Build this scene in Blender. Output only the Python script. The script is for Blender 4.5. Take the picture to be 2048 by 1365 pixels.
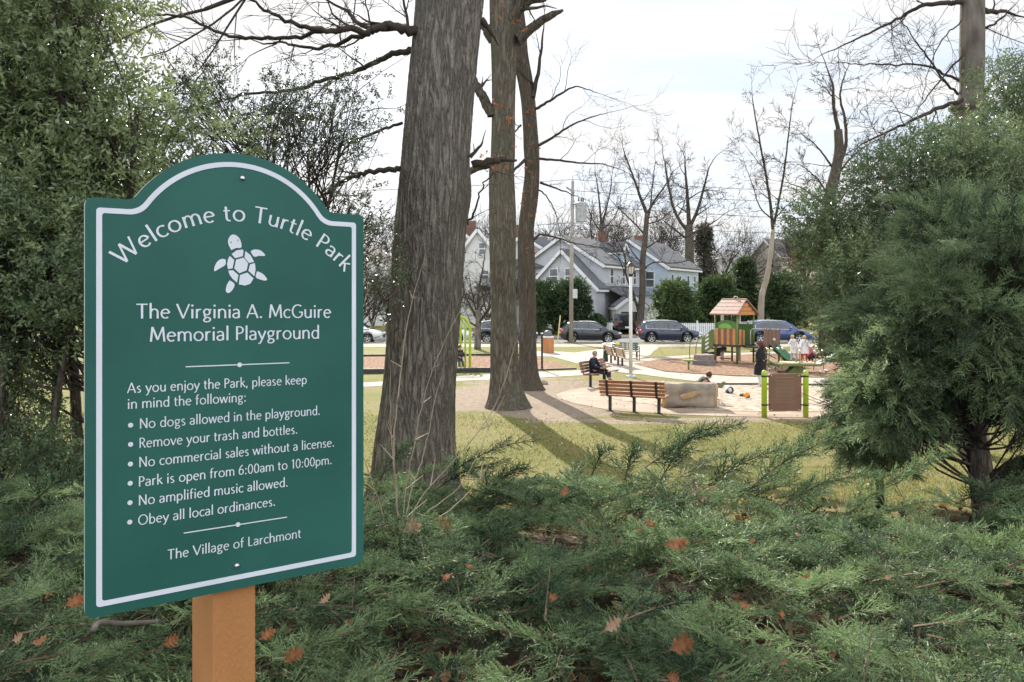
import bpy, math, random
import numpy as np
from mathutils import Vector, Matrix

R = math.radians
for _o in list(bpy.data.objects):
    bpy.data.objects.remove(_o)
SC = bpy.context.scene
COL = SC.collection

# ------------------------------------------------------------------ camera
CAM_H, FOC, CX, HY = 3.1, 1600.0, 1024.0, 600.0      # eye height over the park, focal length / centre / horizon in photo pixels
cam_d = bpy.data.cameras.new('camera')
cam = bpy.data.objects.new('camera', cam_d)
COL.objects.link(cam)
cam.location = (0, 0, CAM_H)
cam.rotation_euler = (R(90), 0, 0)
cam_d.sensor_width = 36
cam_d.lens = 36 * FOC / 2048
cam_d.shift_y = -(682.5 - HY) / 2048
cam_d.clip_start = .05
cam_d.clip_end = 3000
cam_d.dof.use_dof = True
cam_d.dof.focus_distance = 2.6
cam_d.dof.aperture_fstop = 22
SC.camera = cam

# ------------------------------------------------------------------ sky, sun, exposure
SUN_AZ, SUN_EL = -11.8, 31.0                          # degrees from +Y (clockwise), elevation
wd = bpy.data.worlds.new('World')
SC.world = wd
wd.use_nodes = True
wn, wl = wd.node_tree.nodes, wd.node_tree.links
wn.clear()
w_out = wn.new('ShaderNodeOutputWorld')
w_bg = wn.new('ShaderNodeBackground')
w_bg.inputs['Strength'].default_value = .12
sky = wn.new('ShaderNodeTexSky')
sky.sky_type = 'NISHITA'
sky.sun_disc = False
sky.sun_elevation = R(SUN_EL)
sky.sun_rotation = R(SUN_AZ)
sky.air_density = 1.0
sky.dust_density = 2.0
# thin broken cloud sheet: the direction is projected on a flat layer overhead
tc = wn.new('ShaderNodeTexCoord')
sep = wn.new('ShaderNodeSeparateXYZ')
wl.new(tc.outputs['Generated'], sep.inputs[0])
zz = wn.new('ShaderNodeMath'); zz.operation = 'MAXIMUM'; zz.inputs[1].default_value = 0.0
wl.new(sep.outputs['Z'], zz.inputs[0])
za = wn.new('ShaderNodeMath'); za.operation = 'ADD'; za.inputs[1].default_value = .14
wl.new(zz.outputs[0], za.inputs[0])
dx = wn.new('ShaderNodeMath'); dx.operation = 'DIVIDE'
dy = wn.new('ShaderNodeMath'); dy.operation = 'DIVIDE'
wl.new(sep.outputs['X'], dx.inputs[0]); wl.new(za.outputs[0], dx.inputs[1])
wl.new(sep.outputs['Y'], dy.inputs[0]); wl.new(za.outputs[0], dy.inputs[1])
cmb = wn.new('ShaderNodeCombineXYZ')
wl.new(dx.outputs[0], cmb.inputs[0]); wl.new(dy.outputs[0], cmb.inputs[1])
cmap = wn.new('ShaderNodeMapping'); cmap.inputs['Scale'].default_value = (.55, 1.5, 1); cmap.inputs['Rotation'].default_value = (0, 0, .25)
wl.new(cmb.outputs[0], cmap.inputs[0])
cno = wn.new('ShaderNodeTexNoise'); cno.inputs['Scale'].default_value = 1.3; cno.inputs['Detail'].default_value = 7; cno.inputs['Roughness'].default_value = .55
wl.new(cmap.outputs[0], cno.inputs['Vector'])
crp = wn.new('ShaderNodeValToRGB')
crp.color_ramp.elements[0].position = .36; crp.color_ramp.elements[0].color = (.90, .90, .90, 1)
crp.color_ramp.elements[1].position = .60; crp.color_ramp.elements[1].color = (1, 1, 1, 1)
wl.new(cno.outputs[0], crp.inputs[0])
cmx = wn.new('ShaderNodeMix'); cmx.data_type = 'RGBA'
wl.new(crp.outputs[0], cmx.inputs['Factor'])
wl.new(sky.outputs[0], cmx.inputs[6])
# cloud colour: pale blue-grey veils to white; sky behind the viewer is brightened to add fill on the shaded sign
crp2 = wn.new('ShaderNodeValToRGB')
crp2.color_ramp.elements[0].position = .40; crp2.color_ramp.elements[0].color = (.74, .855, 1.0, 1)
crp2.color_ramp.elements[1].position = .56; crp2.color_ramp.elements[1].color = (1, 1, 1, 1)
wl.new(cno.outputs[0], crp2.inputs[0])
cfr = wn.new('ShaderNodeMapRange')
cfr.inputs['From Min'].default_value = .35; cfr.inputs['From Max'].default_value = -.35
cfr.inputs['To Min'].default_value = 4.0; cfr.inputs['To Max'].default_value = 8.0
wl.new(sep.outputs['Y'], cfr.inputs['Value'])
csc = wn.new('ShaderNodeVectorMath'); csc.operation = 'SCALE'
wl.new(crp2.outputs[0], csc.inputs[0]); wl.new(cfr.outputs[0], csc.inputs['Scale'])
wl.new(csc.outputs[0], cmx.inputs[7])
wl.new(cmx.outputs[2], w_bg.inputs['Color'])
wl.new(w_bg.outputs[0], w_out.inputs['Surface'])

sun_d = bpy.data.lights.new('sun', 'SUN')
sun_d.energy = 4.2
sun_d.angle = R(.55)
sun_d.color = (1, .93, .82)
sun = bpy.data.objects.new('sun', sun_d)
COL.objects.link(sun)
_s = Vector((math.sin(R(SUN_AZ)) * math.cos(R(SUN_EL)), math.cos(R(SUN_AZ)) * math.cos(R(SUN_EL)), math.sin(R(SUN_EL))))
sun.rotation_euler = (-_s).to_track_quat('-Z', 'Y').to_euler()

SC.view_settings.view_transform = 'Standard'
SC.view_settings.look = 'None'
SC.view_settings.gamma = 1
SC.view_settings.exposure = 1.08
SC.render.engine = 'CYCLES'
SC.cycles.max_bounces = 6
SC.cycles.diffuse_bounces = 3
SC.cycles.glossy_bounces = 2
SC.cycles.transmission_bounces = 3
SC.cycles.transparent_max_bounces = 6
SC.cycles.caustics_reflective = False
SC.cycles.caustics_refractive = False
SC.cycles.sample_clamp_indirect = 6

# ------------------------------------------------------------------ helpers
def PX(px, Y): return (px - CX) / FOC * Y
def PZ(py, Y): return CAM_H - (py - HY) / FOC * Y
def P3(px, py, Y): return np.array([PX(px, Y), Y, PZ(py, Y)])
def GY(py, z=0.0): return FOC * (CAM_H - z) / (py - HY)
def G(px, py, z=0.0):
    Y = GY(py, z)
    return (PX(px, Y), Y)

def smooth01(t):
    t = np.clip(t, 0, 1)
    return t * t * (3 - 2 * t)

_GZY = np.array([-60, 2.0, 3.5, 5.0, 6.5, 8.0, 9.5, 11.0, 13.0, 15.5, 18.0, 60., 66.2, 90., 140., 900.])
_GZZ = np.array([1.45, 1.42, 1.38, 1.30, 1.18, .97, .66, .36, .11, .02, 0.0, 0.0, 0.0, .5, 1.2, 1.5])
def gz(x, y):
    x = np.asarray(x, float); y = np.asarray(y, float)
    z = np.interp(y, _GZY, _GZZ)
    bump = .035 * np.sin(x * .9 + 1.3) * np.sin(y * .7) + .02 * np.sin(x * 2.3 + y * 1.1)
    return z + bump * np.clip((14 - y) / 6, 0, 1)

def norm(v):
    v = np.asarray(v, float)
    return v / (np.linalg.norm(v) + 1e-12)

# ---- materials
_MATS = {}
def pm(name, c1, c2=None, scale=5.0, rough=.6, bump=0.0, bscale=None, stretch=(1, 1, 1), spec=.4, metal=0.0, coat=0.0,
       detail=5.0, lo=.35, hi=.65, trans=0.0, attr=None, rough2=None, emit=None):
    if name in _MATS: return _MATS[name]
    m = bpy.data.materials.new(name)
    m.use_nodes = True
    n, l = m.node_tree.nodes, m.node_tree.links
    n.clear()
    out = n.new('ShaderNodeOutputMaterial')
    p = n.new('ShaderNodeBsdfPrincipled')
    p.inputs['Roughness'].default_value = rough
    p.inputs['Specular IOR Level'].default_value = spec
    p.inputs['Metallic'].default_value = metal
    p.inputs['Coat Weight'].default_value = coat
    p.inputs['Coat Roughness'].default_value = .06
    p.inputs['Base Color'].default_value = (*c1, 1)
    tx = n.new('ShaderNodeTexCoord')
    mp = n.new('ShaderNodeMapping')
    mp.inputs['Scale'].default_value = stretch
    l.new(tx.outputs['Object'], mp.inputs[0])
    col_out = None
    if c2 is not None:
        rp = n.new('ShaderNodeValToRGB')
        rp.color_ramp.elements[0].position = lo; rp.color_ramp.elements[0].color = (*c1, 1)
        rp.color_ramp.elements[1].position = hi; rp.color_ramp.elements[1].color = (*c2, 1)
        if attr:
            at = n.new('ShaderNodeAttribute'); at.attribute_name = attr
            l.new(at.outputs['Fac'], rp.inputs[0])
        else:
            no = n.new('ShaderNodeTexNoise')
            no.inputs['Scale'].default_value = scale; no.inputs['Detail'].default_value = detail
            l.new(mp.outputs[0], no.inputs['Vector'])
            l.new(no.outputs[0], rp.inputs[0])
            if rough2 is not None:
                rr = n.new('ShaderNodeMapRange')
                rr.inputs['To Min'].default_value = rough; rr.inputs['To Max'].default_value = rough2
                l.new(no.outputs[0], rr.inputs[0]); l.new(rr.outputs[0], p.inputs['Roughness'])
        l.new(rp.outputs[0], p.inputs['Base Color'])
        col_out = rp.outputs[0]
    if bump:
        nb = n.new('ShaderNodeTexNoise')
        nb.inputs['Scale'].default_value = bscale or scale * 3; nb.inputs['Detail'].default_value = detail
        l.new(mp.outputs[0], nb.inputs['Vector'])
        bp = n.new('ShaderNodeBump')
        bp.inputs['Strength'].default_value = min(1, bump); bp.inputs['Distance'].default_value = .02 if bump <= 1 else .02 * bump
        l.new(nb.outputs[0], bp.inputs['Height']); l.new(bp.outputs[0], p.inputs['Normal'])
    if trans:
        tr = n.new('ShaderNodeBsdfTranslucent')
        if col_out is not None: l.new(col_out, tr.inputs['Color'])
        else: tr.inputs['Color'].default_value = (*c1, 1)
        mx = n.new('ShaderNodeMixShader'); mx.inputs[0].default_value = trans
        l.new(p.outputs[0], mx.inputs[1]); l.new(tr.outputs[0], mx.inputs[2])
        l.new(mx.outputs[0], out.inputs['Surface'])
    else:
        l.new(p.outputs[0], out.inputs['Surface'])
    _MATS[name] = m
    return m

# ---- mesh building
class MB:
    def __init__(s):
        s.V, s.F, s.n = [], [], 0
        s.T = []
    def add(s, V, F, m=0):
        V = np.asarray(V, float).reshape(-1, 3)
        s.V.append(V)
        if isinstance(F, np.ndarray):
            s.F.append((F + s.n, m))
        else:
            by = {}
            for f in F: by.setdefault(len(f), []).append(f)
            for k, fs in by.items(): s.F.append((np.array(fs, int) + s.n, m))
        s.n += len(V)
        return s
    def box(s, c, size, rz=0.0, M=None, m=0, taper=1.0):
        x, y, z = [q / 2 for q in size]
        t = taper
        V = np.array([[-x, -y, -z], [x, -y, -z], [x, y, -z], [-x, y, -z], [-x * t, -y * t, z], [x * t, -y * t, z], [x * t, y * t, z], [-x * t, y * t, z]])
        if M is not None: V = V @ np.array(M.to_3x3()).T
        if rz:
            c_, s_ = math.cos(rz), math.sin(rz)
            V = V @ np.array([[c_, -s_, 0], [s_, c_, 0], [0, 0, 1]]).T
        return s.add(V + np.asarray(c, float), np.array([[0, 3, 2, 1], [4, 5, 6, 7], [0, 1, 5, 4], [1, 2, 6, 5], [2, 3, 7, 6], [3, 0, 4, 7]]), m)
    def beam(s, a, b, w, h, up=(0, 0, 1), m=0):
        a, b = np.asarray(a, float), np.asarray(b, float)
        d = norm(b - a); u = np.asarray(up, float)
        if abs(d @ u) > .98: u = np.array([1., 0, 0])
        sd = norm(np.cross(d, u)); u = np.cross(sd, d)
        V = [p + sx * sd * w / 2 + sz * u * h / 2 for p in (a, b) for sx, sz in ((-1, -1), (1, -1), (1, 1), (-1, 1))]
        return s.add(V, np.array([[0, 1, 2, 3], [7, 6, 5, 4], [0, 4, 5, 1], [1, 5, 6, 2], [2, 6, 7, 3], [3, 7, 4, 0]]), m)
    def tube(s, pts, rad, n=8, cap=True, m=0, ph=0.0):
        P = np.asarray(pts, float); k = len(P)
        r = np.broadcast_to(np.asarray(rad, float), (k,))
        D = np.empty_like(P); D[1:-1] = P[2:] - P[:-2]; D[0] = P[1] - P[0]; D[-1] = P[-1] - P[-2]
        D /= np.linalg.norm(D, axis=1)[:, None] + 1e-12
        u = np.cross(D[0], (0, 0, 1.) if abs(D[0][2]) < .9 else (1., 0, 0)); u = norm(u)
        an = np.arange(n) / n * 2 * math.pi + ph
        ca, sa = np.cos(an)[:, None], np.sin(an)[:, None]
        rings = []
        for i in range(k):
            u = norm(u - D[i] * (u @ D[i])); v = np.cross(D[i], u)
            rings.append(P[i] + r[i] * (ca * u + sa * v))
        V = np.concatenate(rings)
        i, j = np.meshgrid(np.arange(k - 1), np.arange(n), indexing='ij')
        a = i * n + j; b = i * n + (j + 1) % n
        F = np.stack([a, b, b + n, a + n], -1).reshape(-1, 4)
        s.add(V, F, m)
        if cap:
            s.F.append((np.array([[s.n - k * n + q for q in range(n)][::-1]]), m))
            s.F.append((np.array([[s.n - n + q for q in range(n)]]), m))
        return s
    def lathe(s, prof, n=20, c=(0, 0, 0), M=None, m=0):
        k = len(prof); an = np.arange(n) / n * 2 * math.pi
        V = np.array([[r * math.cos(a), r * math.sin(a), z] for r, z in prof for a in an])
        if M is not None: V = V @ np.array(M.to_3x3()).T
        i, j = np.meshgrid(np.arange(k - 1), np.arange(n), indexing='ij')
        a = i * n + j; b = i * n + (j + 1) % n
        return s.add(V + np.asarray(c, float), np.stack([a, b, b + n, a + n], -1).reshape(-1, 4), m)
    def prism(s, poly, o, ux, uy, uz, h, m=0):
        """polygon (2D) in the frame o, ux, uy extruded by h along uz"""
        o, ux, uy, uz = [np.asarray(q, float) for q in (o, ux, uy, uz)]
        p = np.asarray(poly, float); k = len(p)
        A = o + p[:, :1] * ux + p[:, 1:] * uy
        V = np.concatenate([A, A + uz * h])
        F = [tuple(range(k))[::-1], tuple(range(k, 2 * k))] + [(i, (i + 1) % k, k + (i + 1) % k, k + i) for i in range(k)]
        return s.add(V, F, m)
    def sphere(s, c, r, n=12, m=0, M=None):
        r = np.broadcast_to(np.asarray(r, float), (3,))
        k = max(5, n // 2 + 1)
        th = np.linspace(0.02, math.pi - .02, k)
        V = np.array([[math.sin(t) * math.cos(a), math.sin(t) * math.sin(a), math.cos(t)] for t in th for a in np.arange(n) / n * 2 * math.pi]) * r
        if M is not None: V = V @ np.array(M.to_3x3()).T
        i, j = np.meshgrid(np.arange(k - 1), np.arange(n), indexing='ij')
        a = i * n + j; b = i * n + (j + 1) % n
        return s.add(V + np.asarray(c, float), np.stack([a + n, b + n, b, a], -1).reshape(-1, 4), m)
    def build(s, name, mat, parent=None, smooth=False, tint=None, loc=None, sharp=None):
        V = np.concatenate(s.V)
        me = bpy.data.meshes.new(name)
        nl = sum(f.size for f, _ in s.F); nf = sum(len(f) for f, _ in s.F)
        me.vertices.add(len(V)); me.vertices.foreach_set('co', V.astype(np.float32).ravel())
        me.loops.add(nl); me.polygons.add(nf)
        me.loops.foreach_set('vertex_index', np.concatenate([f.ravel() for f, _ in s.F]).astype(np.int32))
        tot = np.concatenate([np.full(len(f), f.shape[1]) for f, _ in s.F])
        me.polygons.foreach_set('loop_start', (np.cumsum(tot) - tot).astype(np.int32))
        me.polygons.foreach_set('material_index', np.concatenate([np.full(len(f), m_) for f, m_ in s.F]).astype(np.int32))
        me.polygons.foreach_set('use_smooth', np.full(nf, bool(smooth)))
        for q in (mat if isinstance(mat, (list, tuple)) else [mat]): me.materials.append(q)
        if tint is not None:
            a = me.attributes.new('tint', 'FLOAT', 'POINT')
            a.data.foreach_set('value', np.asarray(tint, np.float32))
        me.update(calc_edges=True)
        if sharp is not None: me.set_sharp_from_angle(angle=R(sharp))
        o = bpy.data.objects.new(name, me)
        COL.objects.link(o)
        if parent is not None: o.parent = parent
        if loc is not None: o.location = loc
        return o

def bev(o, w, seg=2):
    md = o.modifiers.new('edge', 'BEVEL'); md.width = w; md.segments = seg; md.limit_method = 'ANGLE'; md.angle_limit = R(40)
    return o

def tag(o, label=None, cat=None, group=None, kind=None):
    if label: o['label'] = label
    if cat: o['category'] = cat
    if group: o['group'] = group
    if kind: o['kind'] = kind
    return o

def thing(name, label, cat, loc=(0, 0, 0), rz=0.0, group=None):
    o = bpy.data.objects.new(name, None)
    o.empty_display_size = .2
    COL.objects.link(o)
    o.location = loc; o.rotation_euler = (0, 0, rz)
    return tag(o, label, cat, group)

def dup(o, loc=None, rz=None, label=None, group=None, scale=None, parent=None):
    c = o.copy(); COL.objects.link(c)
    if parent is not None: c.parent = parent
    if loc is not None: c.location = loc
    if rz is not None: c.rotation_euler = (0, 0, rz)
    if scale is not None: c.scale = (scale, scale, scale) if np.isscalar(scale) else scale
    if label: c['label'] = label
    if group: c['group'] = group
    for ch in list(o.children): dup(ch, parent=c)
    return c

def catmull(pts, k=6):
    P = np.asarray(pts, float)
    P = np.concatenate([[2 * P[0] - P[1]], P, [2 * P[-1] - P[-2]]])
    out = []
    for i in range(1, len(P) - 2):
        for t in np.arange(k) / k:
            a, b, c, d = P[i - 1:i + 3]
            out.append(.5 * (2 * b + (c - a) * t + (2 * a - 5 * b + 4 * c - d) * t * t + (3 * b - 3 * c + d - a) * t ** 3))
    out.append(P[-2])
    return np.array(out)
# ------------------------------------------------------------------ the park sign
class StrokeFont:
    """humanist capitals and lower case drawn as pen strokes: thick stems, thin crossbars"""
    WV, WH = .115, .072
    @staticmethod
    def arc(cx, cy, rx, ry, a0, a1, n=None):
        n = n or max(5, int(abs(a1 - a0) / 14))
        return [(cx + rx * math.cos(R(a)), cy + ry * math.sin(R(a))) for a in np.linspace(a0, a1, n)]
    def __init__(s):
        A = s.arc
        X = .66                                     # x-height
        g = {}
        g['W'] = (1.22, [[(.03, 1), (.33, 0)], [(.33, 0), (.61, 1)], [(.61, 1), (.89, 0)], [(.89, 0), (1.19, 1)]])
        g['T'] = (.70, [[(.02, .96), (.68, .96)], [(.35, .96), (.35, 0)]])
        g['P'] = (.60, [[(.12, 0), (.12, 1)], [(.12, .96), (.28, .96)] + A(.28, .72, .25, .24, 90, -90) + [(.12, .48)]])
        g['V'] = (.80, [[(.02, 1), (.40, 0)], [(.40, 0), (.78, 1)]])
        g['A'] = (.80, [[(.03, 0), (.40, 1)], [(.40, 1), (.77, 0)], [(.17, .33), (.63, .33)]])
        g['M'] = (.98, [[(.08, 0), (.17, 1)], [(.17, 1), (.49, .12)], [(.49, .12), (.81, 1)], [(.81, 1), (.90, 0)]])
        g['G'] = (.86, [A(.47, .5, .39, .48, 52, 318) + [(.78, .16), (.78, .44)], [(.56, .44), (.80, .44)]])
        g['N'] = (.82, [[(.12, 0), (.12, 1)], [(.12, .98), (.70, .02)], [(.70, 0), (.70, 1)]])
        g['R'] = (.66, [[(.12, 0), (.12, 1)], [(.12, .96), (.28, .96)] + A(.28, .73, .25, .23, 90, -90) + [(.12, .5)], [(.30, .5), (.62, 0)]])
        g['O'] = (.96, [A(.48, .5, .40, .47, 90, 450, 30)])
        g['L'] = (.56, [[(.12, 1), (.12, .02)], [(.12, .04), (.53, .04)]])
        g['a'] = (.56, [A(.25, .45, .20, .19, 150, 0) + [(.45, .02)], A(.25, .18, .19, .165, 90, 360) + [(.45, .25)], [(.25, .345), (.45, .38)]])
        g['b'] = (.64, [[(.11, 0), (.11, 1.05)], A(.33, .325, .23, .305, 150, -150, 22)])
        g['c'] = (.54, [A(.33, .325, .26, .305, 48, 312, 20)])
        g['d'] = (.66, [[(.55, 0), (.55, 1.05)], A(.33, .325, .24, .305, 30, 330, 22)])
        g['e'] = (.60, [[(.07, .36), (.52, .36)], A(.31, .325, .24, .305, 8, 312, 22)])
        g['f'] = (.38, [[(.16, 0), (.16, .82)] + A(.32, .82, .16, .18, 180, 75), [(.02, .62), (.36, .62)]])
        g['g'] = (.60, [A(.28, .44, .19, .20, 90, 450, 22), [(.42, .58), (.57, .62)], [(.17, .27), (.12, .19), (.16, .10), (.30, .06), (.42, .04), (.50, -.04), (.50, -.13), (.42, -.22), (.27, -.26), (.13, -.23), (.08, -.14), (.12, -.05), (.22, .05)]])
        g['h'] = (.64, [[(.11, 0), (.11, 1.05)], A(.33, .42, .20, .22, 165, 0) + [(.53, 0)]])
        g['i'] = (.25, [[(.125, 0), (.125, .65)], [(.06, .89), (.19, .89)]])
        g['j'] = (.26, [[(.135, .65), (.135, -.14)] + A(.0, -.12, .135, .13, -20, -80), [(.07, .89), (.20, .89)]])
        g['k'] = (.56, [[(.11, 0), (.11, 1.05)], [(.12, .30), (.48, .65)], [(.24, .40), (.54, 0)]])
        g['l'] = (.25, [[(.125, 0), (.125, 1.05)]])
        g['m'] = (.98, [[(.11, 0), (.11, .65)], A(.31, .42, .18, .22, 165, 0) + [(.49, 0)], A(.68, .42, .19, .22, 165, 0) + [(.87, 0)]])
        g['n'] = (.64, [[(.11, 0), (.11, .65)], A(.33, .42, .20, .22, 165, 0) + [(.53, 0)]])
        g['o'] = (.68, [A(.34, .325, .27, .305, 90, 450, 26)])
        g['p'] = (.64, [[(.11, -.28), (.11, .65)], A(.33, .325, .23, .305, 150, -150, 22)])
        g['r'] = (.42, [[(.11, 0), (.11, .65)], A(.32, .38, .20, .25, 160, 70)])
        g['s'] = (.48, [A(.25, .48, .15, .15, 40, 200) + [(.20, .36), (.30, .29)] + A(.24, .17, .15, .15, 30, -140)])
        g['t'] = (.40, [[(.16, .86), (.16, .18)] + A(.30, .17, .14, .15, 180, 290), [(.02, .62), (.36, .62)]])
        g['u'] = (.64, [[(.11, .65), (.11, .24)] + A(.31, .24, .20, .22, 180, 345), [(.53, .65), (.53, 0)]])
        g['v'] = (.58, [[(.03, .65), (.29, 0)], [(.29, 0), (.55, .65)]])
        g['w'] = (.86, [[(.03, .65), (.23, 0)], [(.23, 0), (.43, .65)], [(.43, .65), (.63, 0)], [(.63, 0), (.83, .65)]])
        g['y'] = (.58, [[(.03, .65), (.30, .03)], [(.55, .65), (.30, .03), (.20, -.2), (.12, -.27), (.03, -.27)]])
        g['0'] = (.62, [A(.31, .49, .23, .47, 90, 450, 28)])
        g['1'] = (.46, [[(.10, .82), (.27, .98)], [(.27, 1), (.27, 0)]])
        g['6'] = (.60, [A(.30, .30, .22, .27, 90, 450, 24), [(.08, .32), (.10, .52), (.18, .74), (.32, .92), (.46, 1.0)]])
        g[':'] = (.28, [[(.07, .065), (.21, .065)], [(.07, .56), (.21, .56)]])
        g['.'] = (.28, [[(.07, .065), (.21, .065)]])
        g[','] = (.28, [[(.15, .12), (.09, -.14)]])
        g[' '] = (.30, [])
        s.g = g
    SQ = {(':', 0), (':', 1), ('.', 0), ('i', 1), ('j', 1)}
    def ribbons(s, ch):
        """list of (left points, right points) per stroke"""
        out = []
        for k, st in enumerate(s.g[ch][1]):
            P = np.array(st, float)
            D = np.gradient(P, axis=0) if len(P) > 2 else np.repeat([P[1] - P[0]], 2, 0)
            D /= np.linalg.norm(D, axis=1)[:, None] + 1e-9
            if (ch, k) in s.SQ:
                w = np.full(len(P), .135)
            else:
                w = s.WH + (s.WV - s.WH) * np.abs(D[:, 1]) ** .8
                flare = np.ones(len(P)); flare[0] = flare[-1] = 1.12
                w = w * flare
                if len(P) == 2 and abs(D[0][1]) > .5 and abs(D[0][0]) > .1 and D[0][1] > 0: w *= .78   # upstrokes are thinner
            Nn = np.stack([-D[:, 1], D[:, 0]], -1)
            out.append((P + Nn * w[:, None] / 2, P - Nn * w[:, None] / 2))
        return out
    def width(s, txt, track=.05):
        return sum(s.g[c][0] + track for c in txt) - track

FONT = StrokeFont()

S_Y1, S_Y2 = 1.8, 2.189
S_A = np.array([PX(170, S_Y1), S_Y1, 0]); S_B = np.array([PX(727, S_Y2), S_Y2, 0])
S_U = norm(S_B - S_A); S_W = np.linalg.norm(S_B - S_A)
S_N = np.array([S_U[1], -S_U[0], 0.])                    # towards the reader
S_Z0 = PZ(1240, S_Y1)
def suv(px, py):
    """photo pixel -> (u, v) on the sign's face"""
    d = np.array([(px - CX) / FOC, 1.0, 0])
    t = (S_A @ S_N) / (d @ S_N)
    p = d * t
    return np.array([(p - S_A) @ S_U, PZ(py, t) - S_Z0])
S_O = np.array([S_A[0], S_A[1], S_Z0])
UZ = np.array([0, 0, 1.])

sgn = thing('park_sign', 'green arched park welcome sign with white lettering and a turtle on an orange post', 'sign', tuple(S_O))
SRZ = math.atan2(S_U[1], S_U[0])
sgn.rotation_euler = (0, 0, SRZ)
# local frame: x along the face, -y towards the reader, z up
def sign_outline(ins):
    """board outline inset by ins; shoulders, concave notches and a segmental arch"""
    W, Hs = S_W, .952
    tops = suv(480, 308)[1]
    hw = .243                                           # half width of the arch at the shoulders
    rise = tops - Hs + .006
    cx = W / 2 - .0
    Rr = (hw * hw + rise * rise) / (2 * rise)
    cy = tops - Rr
    rc = .018
    pts = []
    def corner(x, y, a0, a1, r):
        for a in np.linspace(a0, a1, 6): pts.append((x + r * math.cos(R(a)), y + r * math.sin(R(a))))
    r = max(.006, rc - ins * .45)
    corner(ins + r, ins + r, 180, 270, r)
    corner(W - ins - r, ins + r, 270, 360, r)
    corner(W - ins - r, Hs - ins - r, 0, 90, r)
    Ra = Rr - ins
    # notch fillet, concave, of radius q between shoulder line and arch
    q = .030 + ins * .6
    yq = Hs - ins + q
    dxq = math.sqrt((Ra + q) ** 2 - (yq - cy) ** 2)
    th = math.degrees(math.atan2(yq - cy, dxq))
    for a in np.linspace(270, 180 + th, 7): pts.append((cx + dxq + q * math.cos(R(a)), yq + q * math.sin(R(a))))
    for a in np.linspace(th, 180 - th, 40)[1:-1]: pts.append((cx + Ra * math.cos(R(a)), cy + Ra * math.sin(R(a))))
    for a in np.linspace(360 - th, 270, 7): pts.append((cx - dxq + q * math.cos(R(a)), yq + q * math.sin(R(a))))
    corner(ins + r, Hs - ins - r, 90, 180, r)
    return np.array(pts)

M_green = pm('sign_green', (.015, .090, .070), (.025, .120, .098), scale=2.2, rough=.42, rough2=.6, bump=.05, bscale=260, spec=.28, detail=8)
M_edge = pm('sign_edge', (.62, .63, .58), (.5, .52, .46), scale=40, rough=.6)
M_white = pm('sign_white', (.70, .73, .79), (.63, .66, .72), scale=6, rough=.5, spec=.3)
M_steel = pm('steel', (.62, .60, .57), rough=.28, metal=1.0)
ol = sign_outline(0)
b = MB()
b.prism(ol, (0, 0, 0), (1, 0, 0), (0, 0, 1), (0, 1, 0), .004)            # green skin
board = b.build('board', M_green, sgn)
b = MB(); b.prism(ol, (0, .004, 0), (1, 0, 0), (0, 0, 1), (0, 1, 0), .010); b.build('board_core', M_edge, board)
b = MB(); b.prism(ol, (0, .014, 0), (1, 0, 0), (0, 0, 1), (0, 1, 0), .004); b.build('back_skin', M_green, board)
# white border line: strip between two insets, a hair proud of the skin
o1, o2 = sign_outline(.0225), sign_outline(.0345)
k = len(o1)
b = MB()
V = np.concatenate([np.c_[o1[:, 0], np.full(k, -.0012), o1[:, 1]], np.c_[o2[:, 0], np.full(k, -.0012), o2[:, 1]],
                    np.c_[o1[:, 0], np.full(k, .0005), o1[:, 1]], np.c_[o2[:, 0], np.full(k, .0005), o2[:, 1]]])
F = []
for i in range(k):
    j = (i + 1) % k
    F += [(i, j, k + j, k + i), (2 * k + i, 2 * k + j, j, i), (k + i, k + j, 3 * k + j, 3 * k + i)]
b.add(V, F)
b.build('border_line', M_white, board)

def ribbon_mesh(b, Lp, Rp, z):
    k = len(Lp)
    V = np.concatenate([np.c_[Lp[:, 0], np.full(k, z), Lp[:, 1]], np.c_[Rp[:, 0], np.full(k, z), Rp[:, 1]]])
    b.add(V, np.array([[i, i + 1, k + i + 1, k + i] for i in range(k - 1)])[:, ::-1])

def disc(b, c, r, z=-.0011, n=18):
    V = [(c[0] + r * math.cos(t), z, c[1] + r * math.sin(t)) for t in np.arange(n) / n * 2 * math.pi]
    b.add(V, [tuple(range(n))])

def text_line(txt, p0, p1, cap, bullet=None):
    a, c = suv(*p0), suv(*p1)
    w = FONT.width(txt)
    sx = (c[0] - a[0]) / w
    sl = (c[1] - a[1]) / (c[0] - a[0])
    b = MB(); x = 0; q = 0
    for ch in txt:
        for Lp, Rp in FONT.ribbons(ch):
            pts = []
            for Q in (Lp, Rp):
                u = a[0] + (x + Q[:, 0]) * sx
                pts.append(np.c_[u, a[1] + (u - a[0]) * sl + Q[:, 1] * cap])
            ribbon_mesh(b, pts[0], pts[1], -.0008 - .00006 * (q % 5)); q += 1
        x += FONT.g[ch][0] + .05
    if bullet: disc(b, suv(*bullet), .0056)
    return b.build('lettering', M_white, board)

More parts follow.
